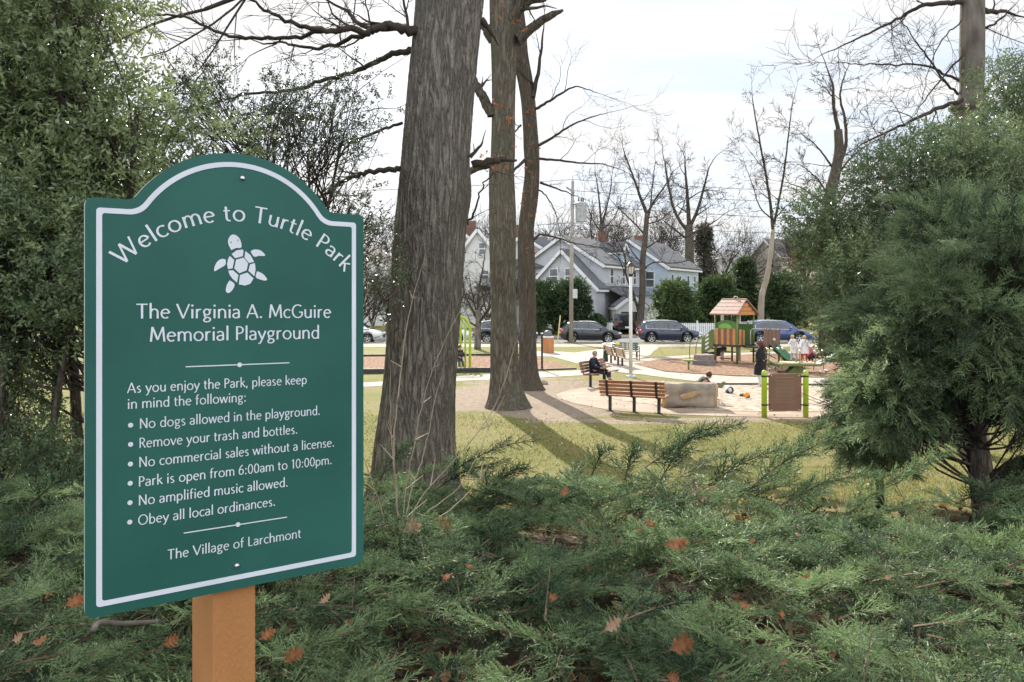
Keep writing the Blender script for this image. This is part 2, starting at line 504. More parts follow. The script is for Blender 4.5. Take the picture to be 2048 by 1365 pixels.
def c7(x, y): return (150 + x / 2.395, 690 + y / 2.395)
CAP = .0238
text_line('The Virginia A. McGuire', (272, 637.5), (662, 636), .0345)
text_line('Memorial Playground', (299, 684), (639, 677.5), .0345)
text_line('As you enjoy the Park, please keep', c7(250, 232), c7(1110, 187), CAP)
text_line('in mind the following:', c7(250, 308), c7(820, 272), CAP)
text_line('No dogs allowed in the playground.', c7(308, 402), c7(1174, 335), CAP, c7(266, 385))
text_line('Remove your trash and bottles.', c7(306, 495), c7(1066, 425), CAP, c7(266, 477))
text_line('No commercial sales without a license.', c7(305, 587), c7(1242, 487), CAP, c7(265, 571))
text_line('Park is open from 6:00am to 10:00pm.', c7(303, 680), c7(1230, 571), CAP, c7(264, 663))
text_line('No amplified music allowed.', c7(303, 770), c7(1020, 678), CAP, c7(263, 756))
text_line('Obey all local ordinances.', c7(301, 865), c7(960, 770), CAP, c7(262, 849))
text_line('The Village of Larchmont', c7(442, 1030), c7(1083, 923), CAP)
# arched heading
def arc_text(txt, pts, cap):
    A = np.array([suv(*p) for p in pts])
    # least squares circle
    Mx = np.c_[2 * A, np.ones(len(A))]
    s = np.linalg.lstsq(Mx, (A ** 2).sum(1), rcond=None)[0]
    c = s[:2]; r = math.sqrt(s[2] + c @ c)
    t0 = math.atan2(A[0][1] - c[1], A[0][0] - c[0]); t1 = math.atan2(A[-1][1] - c[1], A[-1][0] - c[0])
    tr = .05
    w = FONT.width(txt, tr)
    b = MB(); x = 0; q = 0
    for ch in txt:
        gw = FONT.g[ch][0]
        t = t0 + (t1 - t0) * (x + gw / 2) / w
        er, et = np.array([math.cos(t), math.sin(t)]), np.array([math.sin(t), -math.cos(t)])
        sx = abs(t1 - t0) * r / w
        o = c + er * r
        for Lp, Rp in FONT.ribbons(ch):
            ps = [o + ((Q[:, 0] - gw / 2) * sx)[:, None] * et + (Q[:, 1] * cap)[:, None] * er for Q in (Lp, Rp)]
            ribbon_mesh(b, ps[0], ps[1], -.0008 - .00006 * (q % 5)); q += 1
        x += gw + tr
    return b.build('lettering', M_white, board)
arc_text('Welcome to Turtle Park', [(246, 534), (258, 523), (294, 490), (317, 478), (357, 461), (411, 448.5), (470, 445), (521, 449), (563, 460), (611, 478), (654, 506), (687, 545.5)], .0415)
# dividers
for (pa, pb, pd) in (((371, 734), (578.5, 726), (479, 730)), ((367, 1066.6), (574, 1034.5), (475.7, 1049.3))):
    b = MB(); u0, u1 = suv(*pa), suv(*pb)
    h = np.array([0, .0013])
    ribbon_mesh(b, np.array([u0 + h, u1 + h]), np.array([u0 - h, u1 - h]), -.0009)
    disc(b, suv(*pd), .0058, -.0012)
    b.build('divider', M_white, board)
# turtle emblem (read from the enlarged photo: scale 3.33)
def c6(x, y): return suv(150 + x / 3.33, 290 + y / 3.33)
tb = MB()
def blob(pts, k=5):
    P = np.array([c6(*p) for p in pts])
    Q = catmull(np.concatenate([P, P[:1]]), k)[:-1] if k > 1 else P
    ar = np.sum(Q[:, 0] * np.roll(Q[:, 1], -1) - np.roll(Q[:, 0], -1) * Q[:, 1])
    if ar < 0: Q = Q[::-1]
    n = len(Q)
    tb.add(np.c_[Q[:, 0], np.full(n, -.0011), Q[:, 1]], [tuple(range(n))])
blob([(1040, 702), (1020, 660), (1022, 625), (1047, 598), (1082, 610), (1104, 645), (1106, 685), (1072, 688)])
blob([(1168, 712), (1190, 698), (1235, 704), (1266, 738), (1225, 740), (1192, 745)])
blob([(1003, 765), (1000, 800), (960, 825), (928, 842), (930, 810), (950, 775), (980, 760)])
blob([(1212, 842), (1250, 860), (1278, 895), (1262, 905), (1225, 895), (1202, 880)])
blob([(1030, 902), (1062, 930), (1045, 970), (1018, 988), (1003, 970), (1012, 930)])
blob([(1042, 728), (1075, 703), (1118, 698), (1121, 712), (1117, 742), (1066, 756)], 1)
blob([(1134, 708), (1168, 735), (1192, 780), (1158, 788), (1128, 752)], 1)
blob([(1164, 797), (1197, 788), (1202, 830), (1194, 876), (1154, 840)], 1)
blob([(1098, 868), (1147, 851), (1188, 890), (1168, 925), (1130, 938), (1090, 930)], 1)
blob([(1020, 838), (1052, 836), (1088, 868), (1078, 918), (1050, 895), (1028, 865)], 1)
blob([(1030, 740), (1060, 768), (1048, 824), (1018, 828), (1012, 795), (1018, 762)], 1)
blob([(1072, 766), (1122, 752), (1152, 790), (1142, 836), (1094, 856), (1060, 824)], 1)
trt = tb.build('turtle_emblem', M_white, board)
eb = MB()
for e in ((1038, 650), (1084, 637)):
    c = c6(*e)
    V = [(c[0] + .0011 * math.cos(t), -.0016, c[1] + .0026 * math.sin(t)) for t in np.arange(10) / 10 * 6.2832]
    eb.add(V, [tuple(range(10))])
eb.build('emblem_eyes', M_green, board)
for pp in ((485, 357), (474, 1132)):
    c = suv(*pp)
    b = MB()
    b.lathe([(0.0001, .0062), (.0028, .0058), (.0052, .0042), (.0068, .0016), (.0072, 0)], 18, (c[0], 0, c[1]), Matrix.Rotation(R(90), 3, 'X'))
    b.lathe([(.0001, .0064), (.0022, .0064)], 6, (c[0], -.0002, c[1]), Matrix.Rotation(R(90), 3, 'X'))
    b.build('bolt', M_steel, board, smooth=True)
# post
pu = suv(430, 1150)[0], suv(516, 1150)[0]
M_post = pm('post_orange', (.40, .175, .060), (.47, .215, .078), scale=7, rough=.6, bump=.25, bscale=240, spec=.3, stretch=(1, 1, .35), detail=8, lo=.3, hi=.7)
b = MB()
pw = pu[1] - pu[0]
b.box(((pu[0] + pu[1]) / 2, .019 + .105, (-1.2 + .60) / 2), (pw, .21, 1.8))
bev(b.build('post', M_post, sgn), .004)
print('sign u', pu, S_W)
# ------------------------------------------------------------------ ground and paving
def sheet(name, xs, ys, zf, mat, kind='structure', label=None):
    X, Y = np.meshgrid(xs, ys)
    V = np.stack([X, Y, zf(X, Y)], -1).reshape(-1, 3)
    nx = len(xs); i, j = np.meshgrid(np.arange(len(ys) - 1), np.arange(nx - 1), indexing='ij')
    a = i * nx + j
    b = MB(); b.add(V, np.stack([a, a + 1, a + 1 + nx, a + nx], -1).reshape(-1, 4))
    o = b.build(name, mat, smooth=True)
    return tag(o, label=label, kind=kind)

def ground_mat():
    m = bpy.data.materials.new('lawn'); m.use_nodes = True
    n, l = m.node_tree.nodes, m.node_tree.links
    p = n['Principled BSDF']; p.inputs['Roughness'].default_value = .9; p.inputs['Specular IOR Level'].default_value = .15
    tx = n.new('ShaderNodeTexCoord')
    def noise(sc, det=6, rough=.6):
        q = n.new('ShaderNodeTexNoise'); q.inputs['Scale'].default_value = sc; q.inputs['Detail'].default_value = det; q.inputs['Roughness'].default_value = rough
        l.new(tx.outputs['Object'], q.inputs['Vector']); return q.outputs[0]
    def ramp(src, stops):
        r = n.new('ShaderNodeValToRGB'); e = r.color_ramp.elements
        while len(e) < len(stops): e.new(.5)
        for q, (pos, c) in zip(e, stops): q.position = pos; q.color = (*c, 1)
        l.new(src, r.inputs[0]); return r.outputs[0]
    def mix(f, a, b):
        q = n.new('ShaderNodeMix'); q.data_type = 'RGBA'
        l.new(f, q.inputs['Factor']); l.new(a, q.inputs[6]); l.new(b, q.inputs[7]); return q.outputs[2]
    def math_(op, a, b):
        q = n.new('ShaderNodeMath'); q.operation = op
        for i, v in enumerate((a, b)):
            if isinstance(v, (int, float)): q.inputs[i].default_value = v
            else: l.new(v, q.inputs[i])
        return q.outputs[0]
    g1 = ramp(noise(.35, 7), [(.30, (.115, .140, .036)), (.46, (.195, .190, .056)), (.56, (.25, .215, .080)), (.68, (.27, .21, .12))])
    g2 = ramp(noise(14, 6, .7), [(.32, (.060, .080, .018)), (.52, (.185, .180, .052)), (.72, (.34, .30, .14))])
    h = n.new('ShaderNodeMix'); h.data_type = 'RGBA'; h.inputs['Factor'].default_value = .5
    l.new(g1, h.inputs[6]); l.new(g2, h.inputs[7])
    grass = h.outputs[2]
    dirt = ramp(noise(5, 8, .7), [(.25, (.17, .12, .085)), (.5, (.30, .235, .175)), (.75, (.40, .33, .26))])
    # bare worn patches: distance fields of a few ellipses, edge broken by noise
    sep = n.new('ShaderNodeSeparateXYZ'); l.new(tx.outputs['Object'], sep.inputs[0])
    edge = math_('MULTIPLY', math_('SUBTRACT', noise(.8, 8, .65), .5), 2.2)
    tot = None
    for (cx, cy, rx, ry) in DIRT:
        a = math_('DIVIDE', math_('SUBTRACT', sep.outputs['X'], cx), rx)
        c = math_('DIVIDE', math_('SUBTRACT', sep.outputs['Y'], cy), ry)
        d = math_('SUBTRACT', 1.0, math_('SQRT', math_('ADD', math_('MULTIPLY', a, a), math_('MULTIPLY', c, c)), 0))
        tot = d if tot is None else math_('MAXIMUM', tot, d)
    msk = math_('MULTIPLY', math_('ADD', tot, math_('ADD', edge, .12)), 3.0)
    q = n.new('ShaderNodeClamp'); l.new(msk, q.inputs[0])
    c1 = mix(q.outputs[0], grass, dirt)
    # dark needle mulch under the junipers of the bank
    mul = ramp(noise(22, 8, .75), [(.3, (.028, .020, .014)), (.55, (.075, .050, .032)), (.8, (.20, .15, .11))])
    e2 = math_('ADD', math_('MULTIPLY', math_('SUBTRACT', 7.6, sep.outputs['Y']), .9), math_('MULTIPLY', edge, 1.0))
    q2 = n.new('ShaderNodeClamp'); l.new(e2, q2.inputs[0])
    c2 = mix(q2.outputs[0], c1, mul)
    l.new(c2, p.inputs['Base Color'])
    bp = n.new('ShaderNodeBump'); bp.inputs['Strength'].default_value = .9; bp.inputs['Distance'].default_value = .05
    l.new(noise(30, 6, .75), bp.inputs['Height']); l.new(bp.outputs[0], p.inputs['Normal'])
    return m
def E(px, py, rx, ry): return (*G(px, py), rx, ry)
DIRT = [E(1000, 800, 3.0, 3.2), E(1090, 778, 3.2, 4.2), E(1200, 775, 2.2, 2.5), E(1290, 768, 1.6, 1.6), E(930, 790, 2.2, 2.0), E(1105, 820, 1.8, 2.0), E(1620, 838, 2.5, .5), E(1300, 842, 4, .5)]
xs = np.concatenate([np.linspace(-500, -20, 14), np.linspace(-18, 18, 130), np.linspace(20, 500, 14)])
ys = np.concatenate([np.linspace(-30, 0, 6), np.linspace(.4, 20, 110), np.linspace(21, 66, 46), np.linspace(68, 140, 40), np.linspace(150, 900, 20)])
def gz_road(x, y):
    z = gz(x, y)
    return z - .16 * ((y > 57.9) & (y < 66.6))
ys = np.sort(np.concatenate([ys, [57.85, 57.95, 66.5, 66.65]]))
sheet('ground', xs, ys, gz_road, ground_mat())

def flat(name, poly_px, z, mat, world=False, kind='structure', k=1):
    P = np.array([G(*p) for p in poly_px]) if not world else np.array(poly_px, float)
    if k > 1: P = catmull(np.concatenate([P, P[:1]]), k)[:-1]
    ar = np.sum(P[:, 0] * np.roll(P[:, 1], -1) - np.roll(P[:, 0], -1) * P[:, 1])
    if ar < 0: P = P[::-1]
    b = MB(); b.add(np.c_[P, np.full(len(P), z)], [tuple(range(len(P)))])
    return tag(b.build(name, mat), kind=kind)

def flat_slab(name, P, z0, z1, mat, kind='structure'):
    P = np.array(P, float)
    ar = np.sum(P[:, 0] * np.roll(P[:, 1], -1) - np.roll(P[:, 0], -1) * P[:, 1])
    if ar < 0: P = P[::-1]
    b = MB(); b.prism(P, (0, 0, z0), (1, 0, 0), (0, 1, 0), (0, 0, 1), z1 - z0)
    return tag(b.build(name, mat), kind=kind)

M_conc = pm('concrete', (.30, .262, .225), (.41, .368, .322), scale=1.6, rough=.85, bump=.25, bscale=60, spec=.2)
M_conc2 = pm('tan_concrete', (.29, .222, .168), (.39, .312, .24), scale=1.2, rough=.88, bump=.3, bscale=60, spec=.2)
M_sand = pm('sand', (.26, .205, .155), (.52, .44, .36), scale=4, rough=.95, bump=4.0, bscale=5, spec=.1, detail=10)
M_mulch = pm('wood_chips', (.11, .062, .040), (.38, .245, .165), scale=6, rough=.95, bump=3.0, bscale=11, spec=.1, detail=9, lo=.3, hi=.68)
M_asph = pm('asphalt', (.115, .115, .12), (.16, .16, .165), scale=4, rough=.85, bump=.3, bscale=80, spec=.25)
M_timber = pm('edging', (.030, .030, .032), (.06, .058, .055), scale=6, rough=.75)
M_timtop = pm('edging_top', (.30, .27, .25), (.22, .2, .18), scale=6, rough=.8)

# street: asphalt, kerbs, sidewalk along the near side
flat('road', [(-160, 57.9), (160, 57.9), (160, 66.55), (-160, 66.55)], -.05, M_asph, world=True)
flat_slab('kerb', [(-160, 57.62), (160, 57.62), (160, 57.9), (-160, 57.9)], -.12, .035, M_conc)
flat_slab('kerb', [(-160, 66.55), (160, 66.55), (160, 66.8), (-160, 66.8)], -.12, .06, M_conc)
flat('sidewalk', [(-160, 52.6), (160, 52.6), (160, 55.4), (-160, 55.4)], .012, M_conc, world=True)
# paths (outlines read from the photograph, laid on the level park)
flat('path', [(600, 757), (735, 766), (905, 753.5), (1062, 745), (1160, 741), (1195, 739), (1238, 745), (1150, 752), (1066, 757), (905, 763), (735, 774), (600, 768)], .008, M_conc)
flat('path', [(1040, 703.5), (1092, 703), (1150, 706), (1215, 697), (1262, 694.5), (1320, 694.5), (1308, 703), (1300, 712), (1268, 722), (1275, 731), (1330, 744.5), (1390, 749), (1470, 753.5), (1560, 756),
                 (1700, 757), (1700, 772), (1560, 769), (1480, 768.5), (1420, 767), (1335, 757), (1285, 750), (1230, 745), (1190, 738), (1140, 724), (1105, 714), (1040, 713)], .014, M_conc)
flat('path', [(1262, 722), (1320, 715), (1400, 710), (1520, 705), (1700, 702), (1700, 706), (1520, 710), (1400, 716), (1330, 720.5), (1272, 728)], .0185, M_conc)
# sand pit with its ring path
flat('ring_path', [(1112, 790), (1140, 780), (1185, 773), (1236, 770), (1290, 768), (1335, 768), (1420, 771), (1560, 773), (1740, 776), (1760, 800), (1740, 829), (1616, 836), (1470, 834), (1353, 830),
                      (1224, 822), (1150, 808), (1118, 798)], .010, M_conc2)
flat('sand', [(1196, 792), (1225, 781), (1290, 774), (1340, 771), (1430, 770.5), (1560, 770.5), (1700, 772), (1725, 800), (1700, 820), (1600, 825.5), (1440, 823), (1330, 814), (1245, 803)], .018, M_sand)
# wood chip play areas
flat('mulch', [(1266, 729), (1312, 720.5), (1368, 716.5), (1500, 709.5), (1760, 706), (1760, 755), (1660, 756), (1560, 755), (1470, 752.5), (1390, 748), (1330, 743.5)], .024, M_mulch)
flat('mulch', [(560, 713), (735, 714), (985, 713), (1068, 714), (1100, 724), (1146, 737), (1060, 740), (985, 741), (735, 744), (560, 746)], .022, M_mulch)
def edging(name, px, h, w, label):
    t = thing(name, label, 'edging', (*G(*px[0]), 0))
    o = np.array([*G(*px[0]), 0])
    P = [np.array([*G(*p), 0]) - o for p in px]
    b = MB(); c = MB()
    for a, d in zip(P[:-1], P[1:]):
        b.beam(a + (0, 0, h / 2), d + (0, 0, h / 2), w, h)
        c.beam(a + (0, 0, h + .002), d + (0, 0, h + .002), w * .98, .012)
    b.build('timber', M_timber, t); c.build('capping', M_timtop, t)
edging('timber_edging', [(560, 750), (735, 748), (905, 746), (985, 745), (1062, 743)], .20, .16, 'dark timber edging along the front of the left wood chip area')
edging('timber_edging', [(560, 716), (735, 714), (905, 712.5), (985, 712), (1060, 712.5)], .12, .14, 'dark timber edging at the far side of the swing area')
edging('timber_edging', [(1425, 770.5), (1480, 770.5), (1560, 771), (1700, 773)], .07, .12, 'low dark timber edging along the back of the sand pit')
edging('timber_edging', [(1060, 742), (1090, 741), (1152, 739)], .06, .10, 'thin timber edging beside the path near the dark post')
# ------------------------------------------------------------------ plants: templates and instancing
def frames(D, roll):
    """rotation matrices whose x axis is D (n,3), rolled about it"""
    D = D / (np.linalg.norm(D, axis=1)[:, None] + 1e-9)
    up = np.where(np.abs(D[:, 2:3]) > .95, [[1., 0, 0]], [[0, 0, 1.]])
    Yv = np.cross(up, D); Yv /= np.linalg.norm(Yv, axis=1)[:, None] + 1e-9
    Zv = np.cross(D, Yv)
    c, s = np.cos(roll)[:, None], np.sin(roll)[:, None]
    return np.stack([D, Yv * c + Zv * s, Zv * c - Yv * s], -1)

def scatter(tmpls, pos, D, roll, scale, rng, tint=None, tvar=.12):
    """arrays of many template copies in one mesh"""
    which = rng.integers(0, len(tmpls), len(pos))
    Vs, Fs, Ts, off = [], [], [], 0
    M = frames(D, roll)
    tint = rng.random(len(pos)) if tint is None else tint
    for k, (TV, TF, TT) in enumerate(tmpls):
        ix = np.nonzero(which == k)[0]
        if not len(ix): continue
        V = np.einsum('nij,vj->nvi', M[ix], TV) * scale[ix][:, None, None] + pos[ix][:, None, :]
        F = TF[None] + (np.arange(len(ix)) * len(TV))[:, None, None] + off
        T = np.clip(tint[ix][:, None] + TT[None] + rng.normal(0, tvar, (len(ix), 1)), 0, 1)
        Vs.append(V.reshape(-1, 3)); Fs.append(F.reshape(-1, TF.shape[1])); Ts.append(T.ravel()); off += V.shape[0] * V.shape[1]
    return np.concatenate(Vs), np.concatenate(Fs), np.concatenate(Ts)

def spray_template(rng, nb=12, nsub=7, w=.011, flat=.25):
    """feathery scale-leaf spray of unit length along x: rachis, side branchlets, finger tips (all slim triangles)"""
    V, F, T = [], [], []
    def tri(p, d, ln, wd, t):
        d = norm(d); s = norm(np.cross(d, rng.normal(0, 1, 3))) * wd
        i = len(V); q = p + d * ln
        V.extend([p - s * .5, p + s * .5, q + s * .12, q - s * .12]); F.append((i, i + 1, i + 2, i + 3)); T.extend([t - .24, t - .24, t + .16, t + .16])  # lit tips and shaded inner ends are put into the tint
    droop = rng.uniform(-.12, .12)
    ax = lambda t: np.array([t, .04 * math.sin(4 * t + droop * 9), droop * t * t])
    for i in range(4): tri(ax(i / 4), ax((i + 1) / 4) - ax(i / 4), .27, w * 1.3, -.15)
    for i in range(nb):
        t = .10 + .88 * i / nb + rng.uniform(-.02, .02)
        sd = 1 if i % 2 else -1
        L = (.40 * (1 - t) ** .75 + .10) * rng.uniform(.75, 1.2)
        a = R(rng.uniform(32, 52))
        d = np.array([math.cos(a), sd * math.sin(a), rng.normal(0, flat)])
        p = ax(t); tri(p, d, L, w * 1.15, 0)
        d = norm(d); n = max(2, int(nsub * L / .4))
        for j in range(n):
            u = (j + .4) / n; s2 = 1 if j % 2 else -1
            e = norm(np.array([d[0] * .8 + .5, d[1] * .8 - s2 * .0, d[2]]) + s2 * .65 * np.array([-d[1], d[0], 0]) + rng.normal(0, flat * .8, 3))
            tri(p + d * L * u, e, (.12 * (1 - .5 * u)) * rng.uniform(.7, 1.25), w, .1 * u)
        tri(p + d * L * .9, d, .09, w, .12)
    return np.array(V), np.array(F), np.array(T)

def leaf_sprig(rng, n=12, ll=.20, lw=.085, spread=1.0):
    """twig of unit length with small stiff folded leaves"""
    V, F, T = [], [], []
    for i in range(n):
        t = .12 + .88 * (i + .5) / n
        p = np.array([t, 0, 0]) + rng.normal(0, .015, 3)
        a = i * 2.4 + rng.uniform(-.4, .4)
        d = norm(np.array([.75, math.cos(a) * spread, math.sin(a) * spread]))
        s = norm(np.cross(d, rng.normal(0, 1, 3))); nn = np.cross(d, s)
        L, W_ = ll * rng.uniform(.7, 1.15), lw * rng.uniform(.8, 1.15)
        k = len(V)
        V += [p, p + d * L * .45 + s * W_ * .5 + nn * W_ * .16, p + d * L, p + d * L * .45 - s * W_ * .5 + nn * W_ * .16]
        F += [(k, k + 1, k + 2), (k, k + 2, k + 3)]
        T += [0, .03, .06, .03]
    return np.array(V), np.array(F), np.array(T)

def grow(out, p, d, L, r, lev, rng, prm):
    """one branch as a wandering polyline, then its children; out gets (points, radii, level)"""
    n = prm['seg'][min(lev, len(prm['seg']) - 1)]
    wig, up = prm['wig'], prm['up']
    P = [np.array(p, float)]; d = norm(d)
    for i in range(n):
        d = norm(d + rng.normal(0, wig, 3) + np.array([0, 0, up]))
        P.append(P[-1] + d * L / n)
    P = np.array(P)
    rad = r * (1 - (1 - prm['tip']) * np.linspace(0, 1, n + 1))
    out.append((P, rad, lev))
    if lev <= 0: return
    for k in range(rng.integers(*prm['kids'])):
        t = rng.uniform(prm['from'], 1) if k else 1.0
        x = t * n; i = min(int(x), n - 1); q = P[i] + (P[i + 1] - P[i]) * (x - i)
        dd = norm(P[i + 1] - P[i])
        ax = norm(np.cross(dd, rng.normal(0, 1, 3)))
        a = R(rng.uniform(*prm['ang']) * (1 if k else .5))
        nd = dd * math.cos(a) + ax * math.sin(a)
        grow(out, q, nd, L * rng.uniform(*prm['ratio']), max(prm['rmin'], np.interp(t, [0, 1], [rad[0], rad[-1]]) * (prm['rr'] if k else .85)), lev - 1, rng, prm)
BARE = dict(seg=[3, 4, 4, 5, 6], wig=.13, up=.05, tip=.55, kids=(3, 6), ang=(22, 58), ratio=(.55, .8), rr=.55, rmin=.006, **{'from': .25})
def branch_mesh(out, name, mat, parent, lo=0, hi=99, rscale=1.0):
    b = MB()
    for P, r, lev in out:
        rm = float(r.max())
        b.tube(P, r * rscale, 10 if rm > .12 else 7 if rm > .05 else 5 if rm > .02 else 3, cap=False)
    return b.build(name, mat, parent, smooth=True)

def bark_mat(name, dark, light, ridge=9.0, zs=.10, strength=1.0, moss=None):
    """long wandering ridges: folded noise stretched along the trunk, broken by a finer layer"""
    m = bpy.data.materials.new(name); m.use_nodes = True
    n, l = m.node_tree.nodes, m.node_tree.links
    p = n['Principled BSDF']; p.inputs['Roughness'].default_value = .92; p.inputs['Specular IOR Level'].default_value = .12
    tx = n.new('ShaderNodeTexCoord')
    def ns(sc, st, det, rough=.6, dist=0.0):
        mp = n.new('ShaderNodeMapping'); mp.inputs['Scale'].default_value = (1, 1, st); l.new(tx.outputs['Object'], mp.inputs[0])
        q = n.new('ShaderNodeTexNoise'); q.inputs['Scale'].default_value = sc; q.inputs['Detail'].default_value = det; q.inputs['Roughness'].default_value = rough; q.inputs['Distortion'].default_value = dist
        l.new(mp.outputs[0], q.inputs['Vector']); return q.outputs[0]
    def mt(op, a, b=None, c=None):
        q = n.new('ShaderNodeMath'); q.operation = op
        for i, v in enumerate((a, b, c)):
            if v is None: continue
            if isinstance(v, (int, float)): q.inputs[i].default_value = v
            else: l.new(v, q.inputs[i])
        return q.outputs[0]
    def fold(v, g): return mt('MINIMUM', mt('MULTIPLY', mt('ABSOLUTE', mt('SUBTRACT', v, .5)), g), 1.0)
    r1 = fold(ns(ridge, zs, 3, .5, .6), 7.0)
    r2 = fold(ns(ridge * 2.1, zs * 1.8, 3, .55, .4), 6.0)
    fine = ns(ridge * 5, .5, 8, .75)
    big = ns(.8, .5, 6, .6)
    hgt = mt('ADD', mt('MULTIPLY', r1, .55), mt('ADD', mt('MULTIPLY', r2, .25), mt('MULTIPLY', fine, .35)))
    tone = mt('ADD', mt('MULTIPLY', hgt, .75), mt('MULTIPLY', big, .40))
    rp = n.new('ShaderNodeValToRGB')
    rp.color_ramp.elements[0].position = .30; rp.color_ramp.elements[0].color = (*dark, 1)
    rp.color_ramp.elements[1].position = .98; rp.color_ramp.elements[1].color = (*light, 1)
    l.new(tone, rp.inputs[0])
    src = rp.outputs[0]
    if moss:
        r2_ = n.new('ShaderNodeMapRange'); r2_.inputs['From Min'].default_value = .46; r2_.inputs['From Max'].default_value = .66; r2_.inputs['To Max'].default_value = .6
        l.new(ns(1.3, .6, 7, .65), r2_.inputs['Value'])
        mx = n.new('ShaderNodeMix'); mx.data_type = 'RGBA'; mx.inputs[7].default_value = (*moss, 1)
        l.new(r2_.outputs[0], mx.inputs['Factor']); l.new(src, mx.inputs[6]); src = mx.outputs[2]
    l.new(src, p.inputs['Base Color'])
    bp = n.new('ShaderNodeBump'); bp.inputs['Strength'].default_value = strength; bp.inputs['Distance'].default_value = .07
    l.new(hgt, bp.inputs['Height']); l.new(bp.outputs[0], p.inputs['Normal'])
    return m
M_bark = bark_mat('oak_bark', (.092, .080, .069), (.40, .355, .305), 14, .15, 1.0, moss=(.165, .16, .115))
M_bark2 = bark_mat('mossy_bark', (.065, .055, .045), (.25, .215, .17), 13, .15, .9, moss=(.12, .125, .08))
M_bark3 = bark_mat('dark_bark', (.055, .046, .038), (.19, .16, .128), 13, .15, .9, moss=(.12, .10, .07))
M_greybark = pm('grey_bark', (.09, .077, .065), (.20, .175, .15), scale=6, rough=.9, bump=.6, bscale=40, stretch=(1, 1, .3), spec=.15)
M_twig = pm('bare_twigs', (.034, .027, .022), (.075, .060, .048), scale=4, rough=.9, spec=.15)
M_twigl = pm('tan_twigs', (.26, .20, .145), (.38, .31, .23), scale=4, rough=.85, spec=.2)
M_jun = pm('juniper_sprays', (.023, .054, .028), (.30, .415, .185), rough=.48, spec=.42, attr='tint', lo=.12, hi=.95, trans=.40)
M_jtree = pm('juniper_tree_sprays', (.032, .066, .036), (.33, .425, .21), rough=.46, spec=.5, attr='tint', lo=.10, hi=.88, trans=.5)
M_holly = pm('holly_leaves', (.055, .092, .040), (.31, .37, .155), rough=.25, spec=.8, attr='tint', lo=.08, hi=.90, trans=.38)
M_hollyd = pm('backlit_holly_leaves', (.020, .034, .016), (.10, .125, .055), rough=.25, spec=.6, attr='tint', lo=.08, hi=.92, trans=.18)  # backlit silhouette put into a darker copy of the holly colour
M_holly2 = pm('glossy_leaves', (.050, .092, .044), (.26, .325, .14), rough=.26, spec=.7, attr='tint', lo=.08, hi=.90, trans=.40)
M_deadleaf = pm('dead_oak_leaf', (.20, .070, .027), (.33, .15, .07), scale=18, rough=.7, spec=.2, trans=.3)
M_deadleaf2 = pm('pale_oak_leaf', (.28, .165, .10), (.40, .26, .175), scale=18, rough=.75, spec=.2, trans=.25)

# ------------------------------------------------------------------ the three oaks
def px_axis(pts, Y):
    """axis points and radii of a trunk from photo (left, right, y) triples at distance Y"""
    P = np.array([[PX((a + c) / 2, Y), Y, PZ(y, Y)] for a, c, y in pts])
    r = np.array([(c - a) / 2 / FOC * Y for a, c, y in pts])
    return P, r
def trunk(name, P, r, base, mat, parent, n=72, sub=10, seed=1, lump=.035, flare=None, relief=.014, rk=44):
    rng = np.random.default_rng(seed)
    Q = catmull(np.c_[P, r], sub); A, rad = Q[:, :3], Q[:, 3]
    k = len(A); an = np.arange(n) / n * 2 * math.pi
    ph = rng.uniform(0, 6.28, 6)
    V = []
    for i in range(k):
        z = A[i][2]
        m = 1 + lump * (np.sin(2 * an + ph[0] + .3 * z) * .6 + np.sin(3 * an + ph[1] - .5 * z) * .5 + np.sin(5 * an + ph[2]) * .35) + .012 * np.sin(23 * an + ph[3] + 2 * np.sin(z * 1.7)) + relief * (np.abs(np.sin(rk * an * .5 + 1.7 * np.sin(z * .9 + 2 * an) + .6 * np.sin(z * 3.1 + 5 * an))) - .6) + rng.normal(0, .004, n)
        if flare is not None:
            f = math.exp(-max(0, z - base) / flare[0])
            m = m + f * flare[1] * (np.maximum(0, np.sin(flare[2] * an + ph[4])) ** 2 + .25)
        V.append(np.c_[A[i][0] + rad[i] * m * np.cos(an), A[i][1] + rad[i] * m * np.sin(an), np.full(n, z)])
    V = np.concatenate(V)
    i, j = np.meshgrid(np.arange(k - 1), np.arange(n), indexing='ij')
    a = i * n + j; bb = i * n + (j + 1) % n
    F = np.stack([a, bb, bb + n, a + n], -1).reshape(-1, 4)
    o = np.array(parent.location)
    b = MB(); b.add(V - o, F)
    return b.build(name, mat, parent, smooth=True)
TW = dict(seg=[3, 4, 5, 5], wig=.16, up=.02, tip=.4, kids=(3, 6), ang=(25, 65), ratio=(.45, .75), rr=.5, rmin=.0045, **{'from': .15})
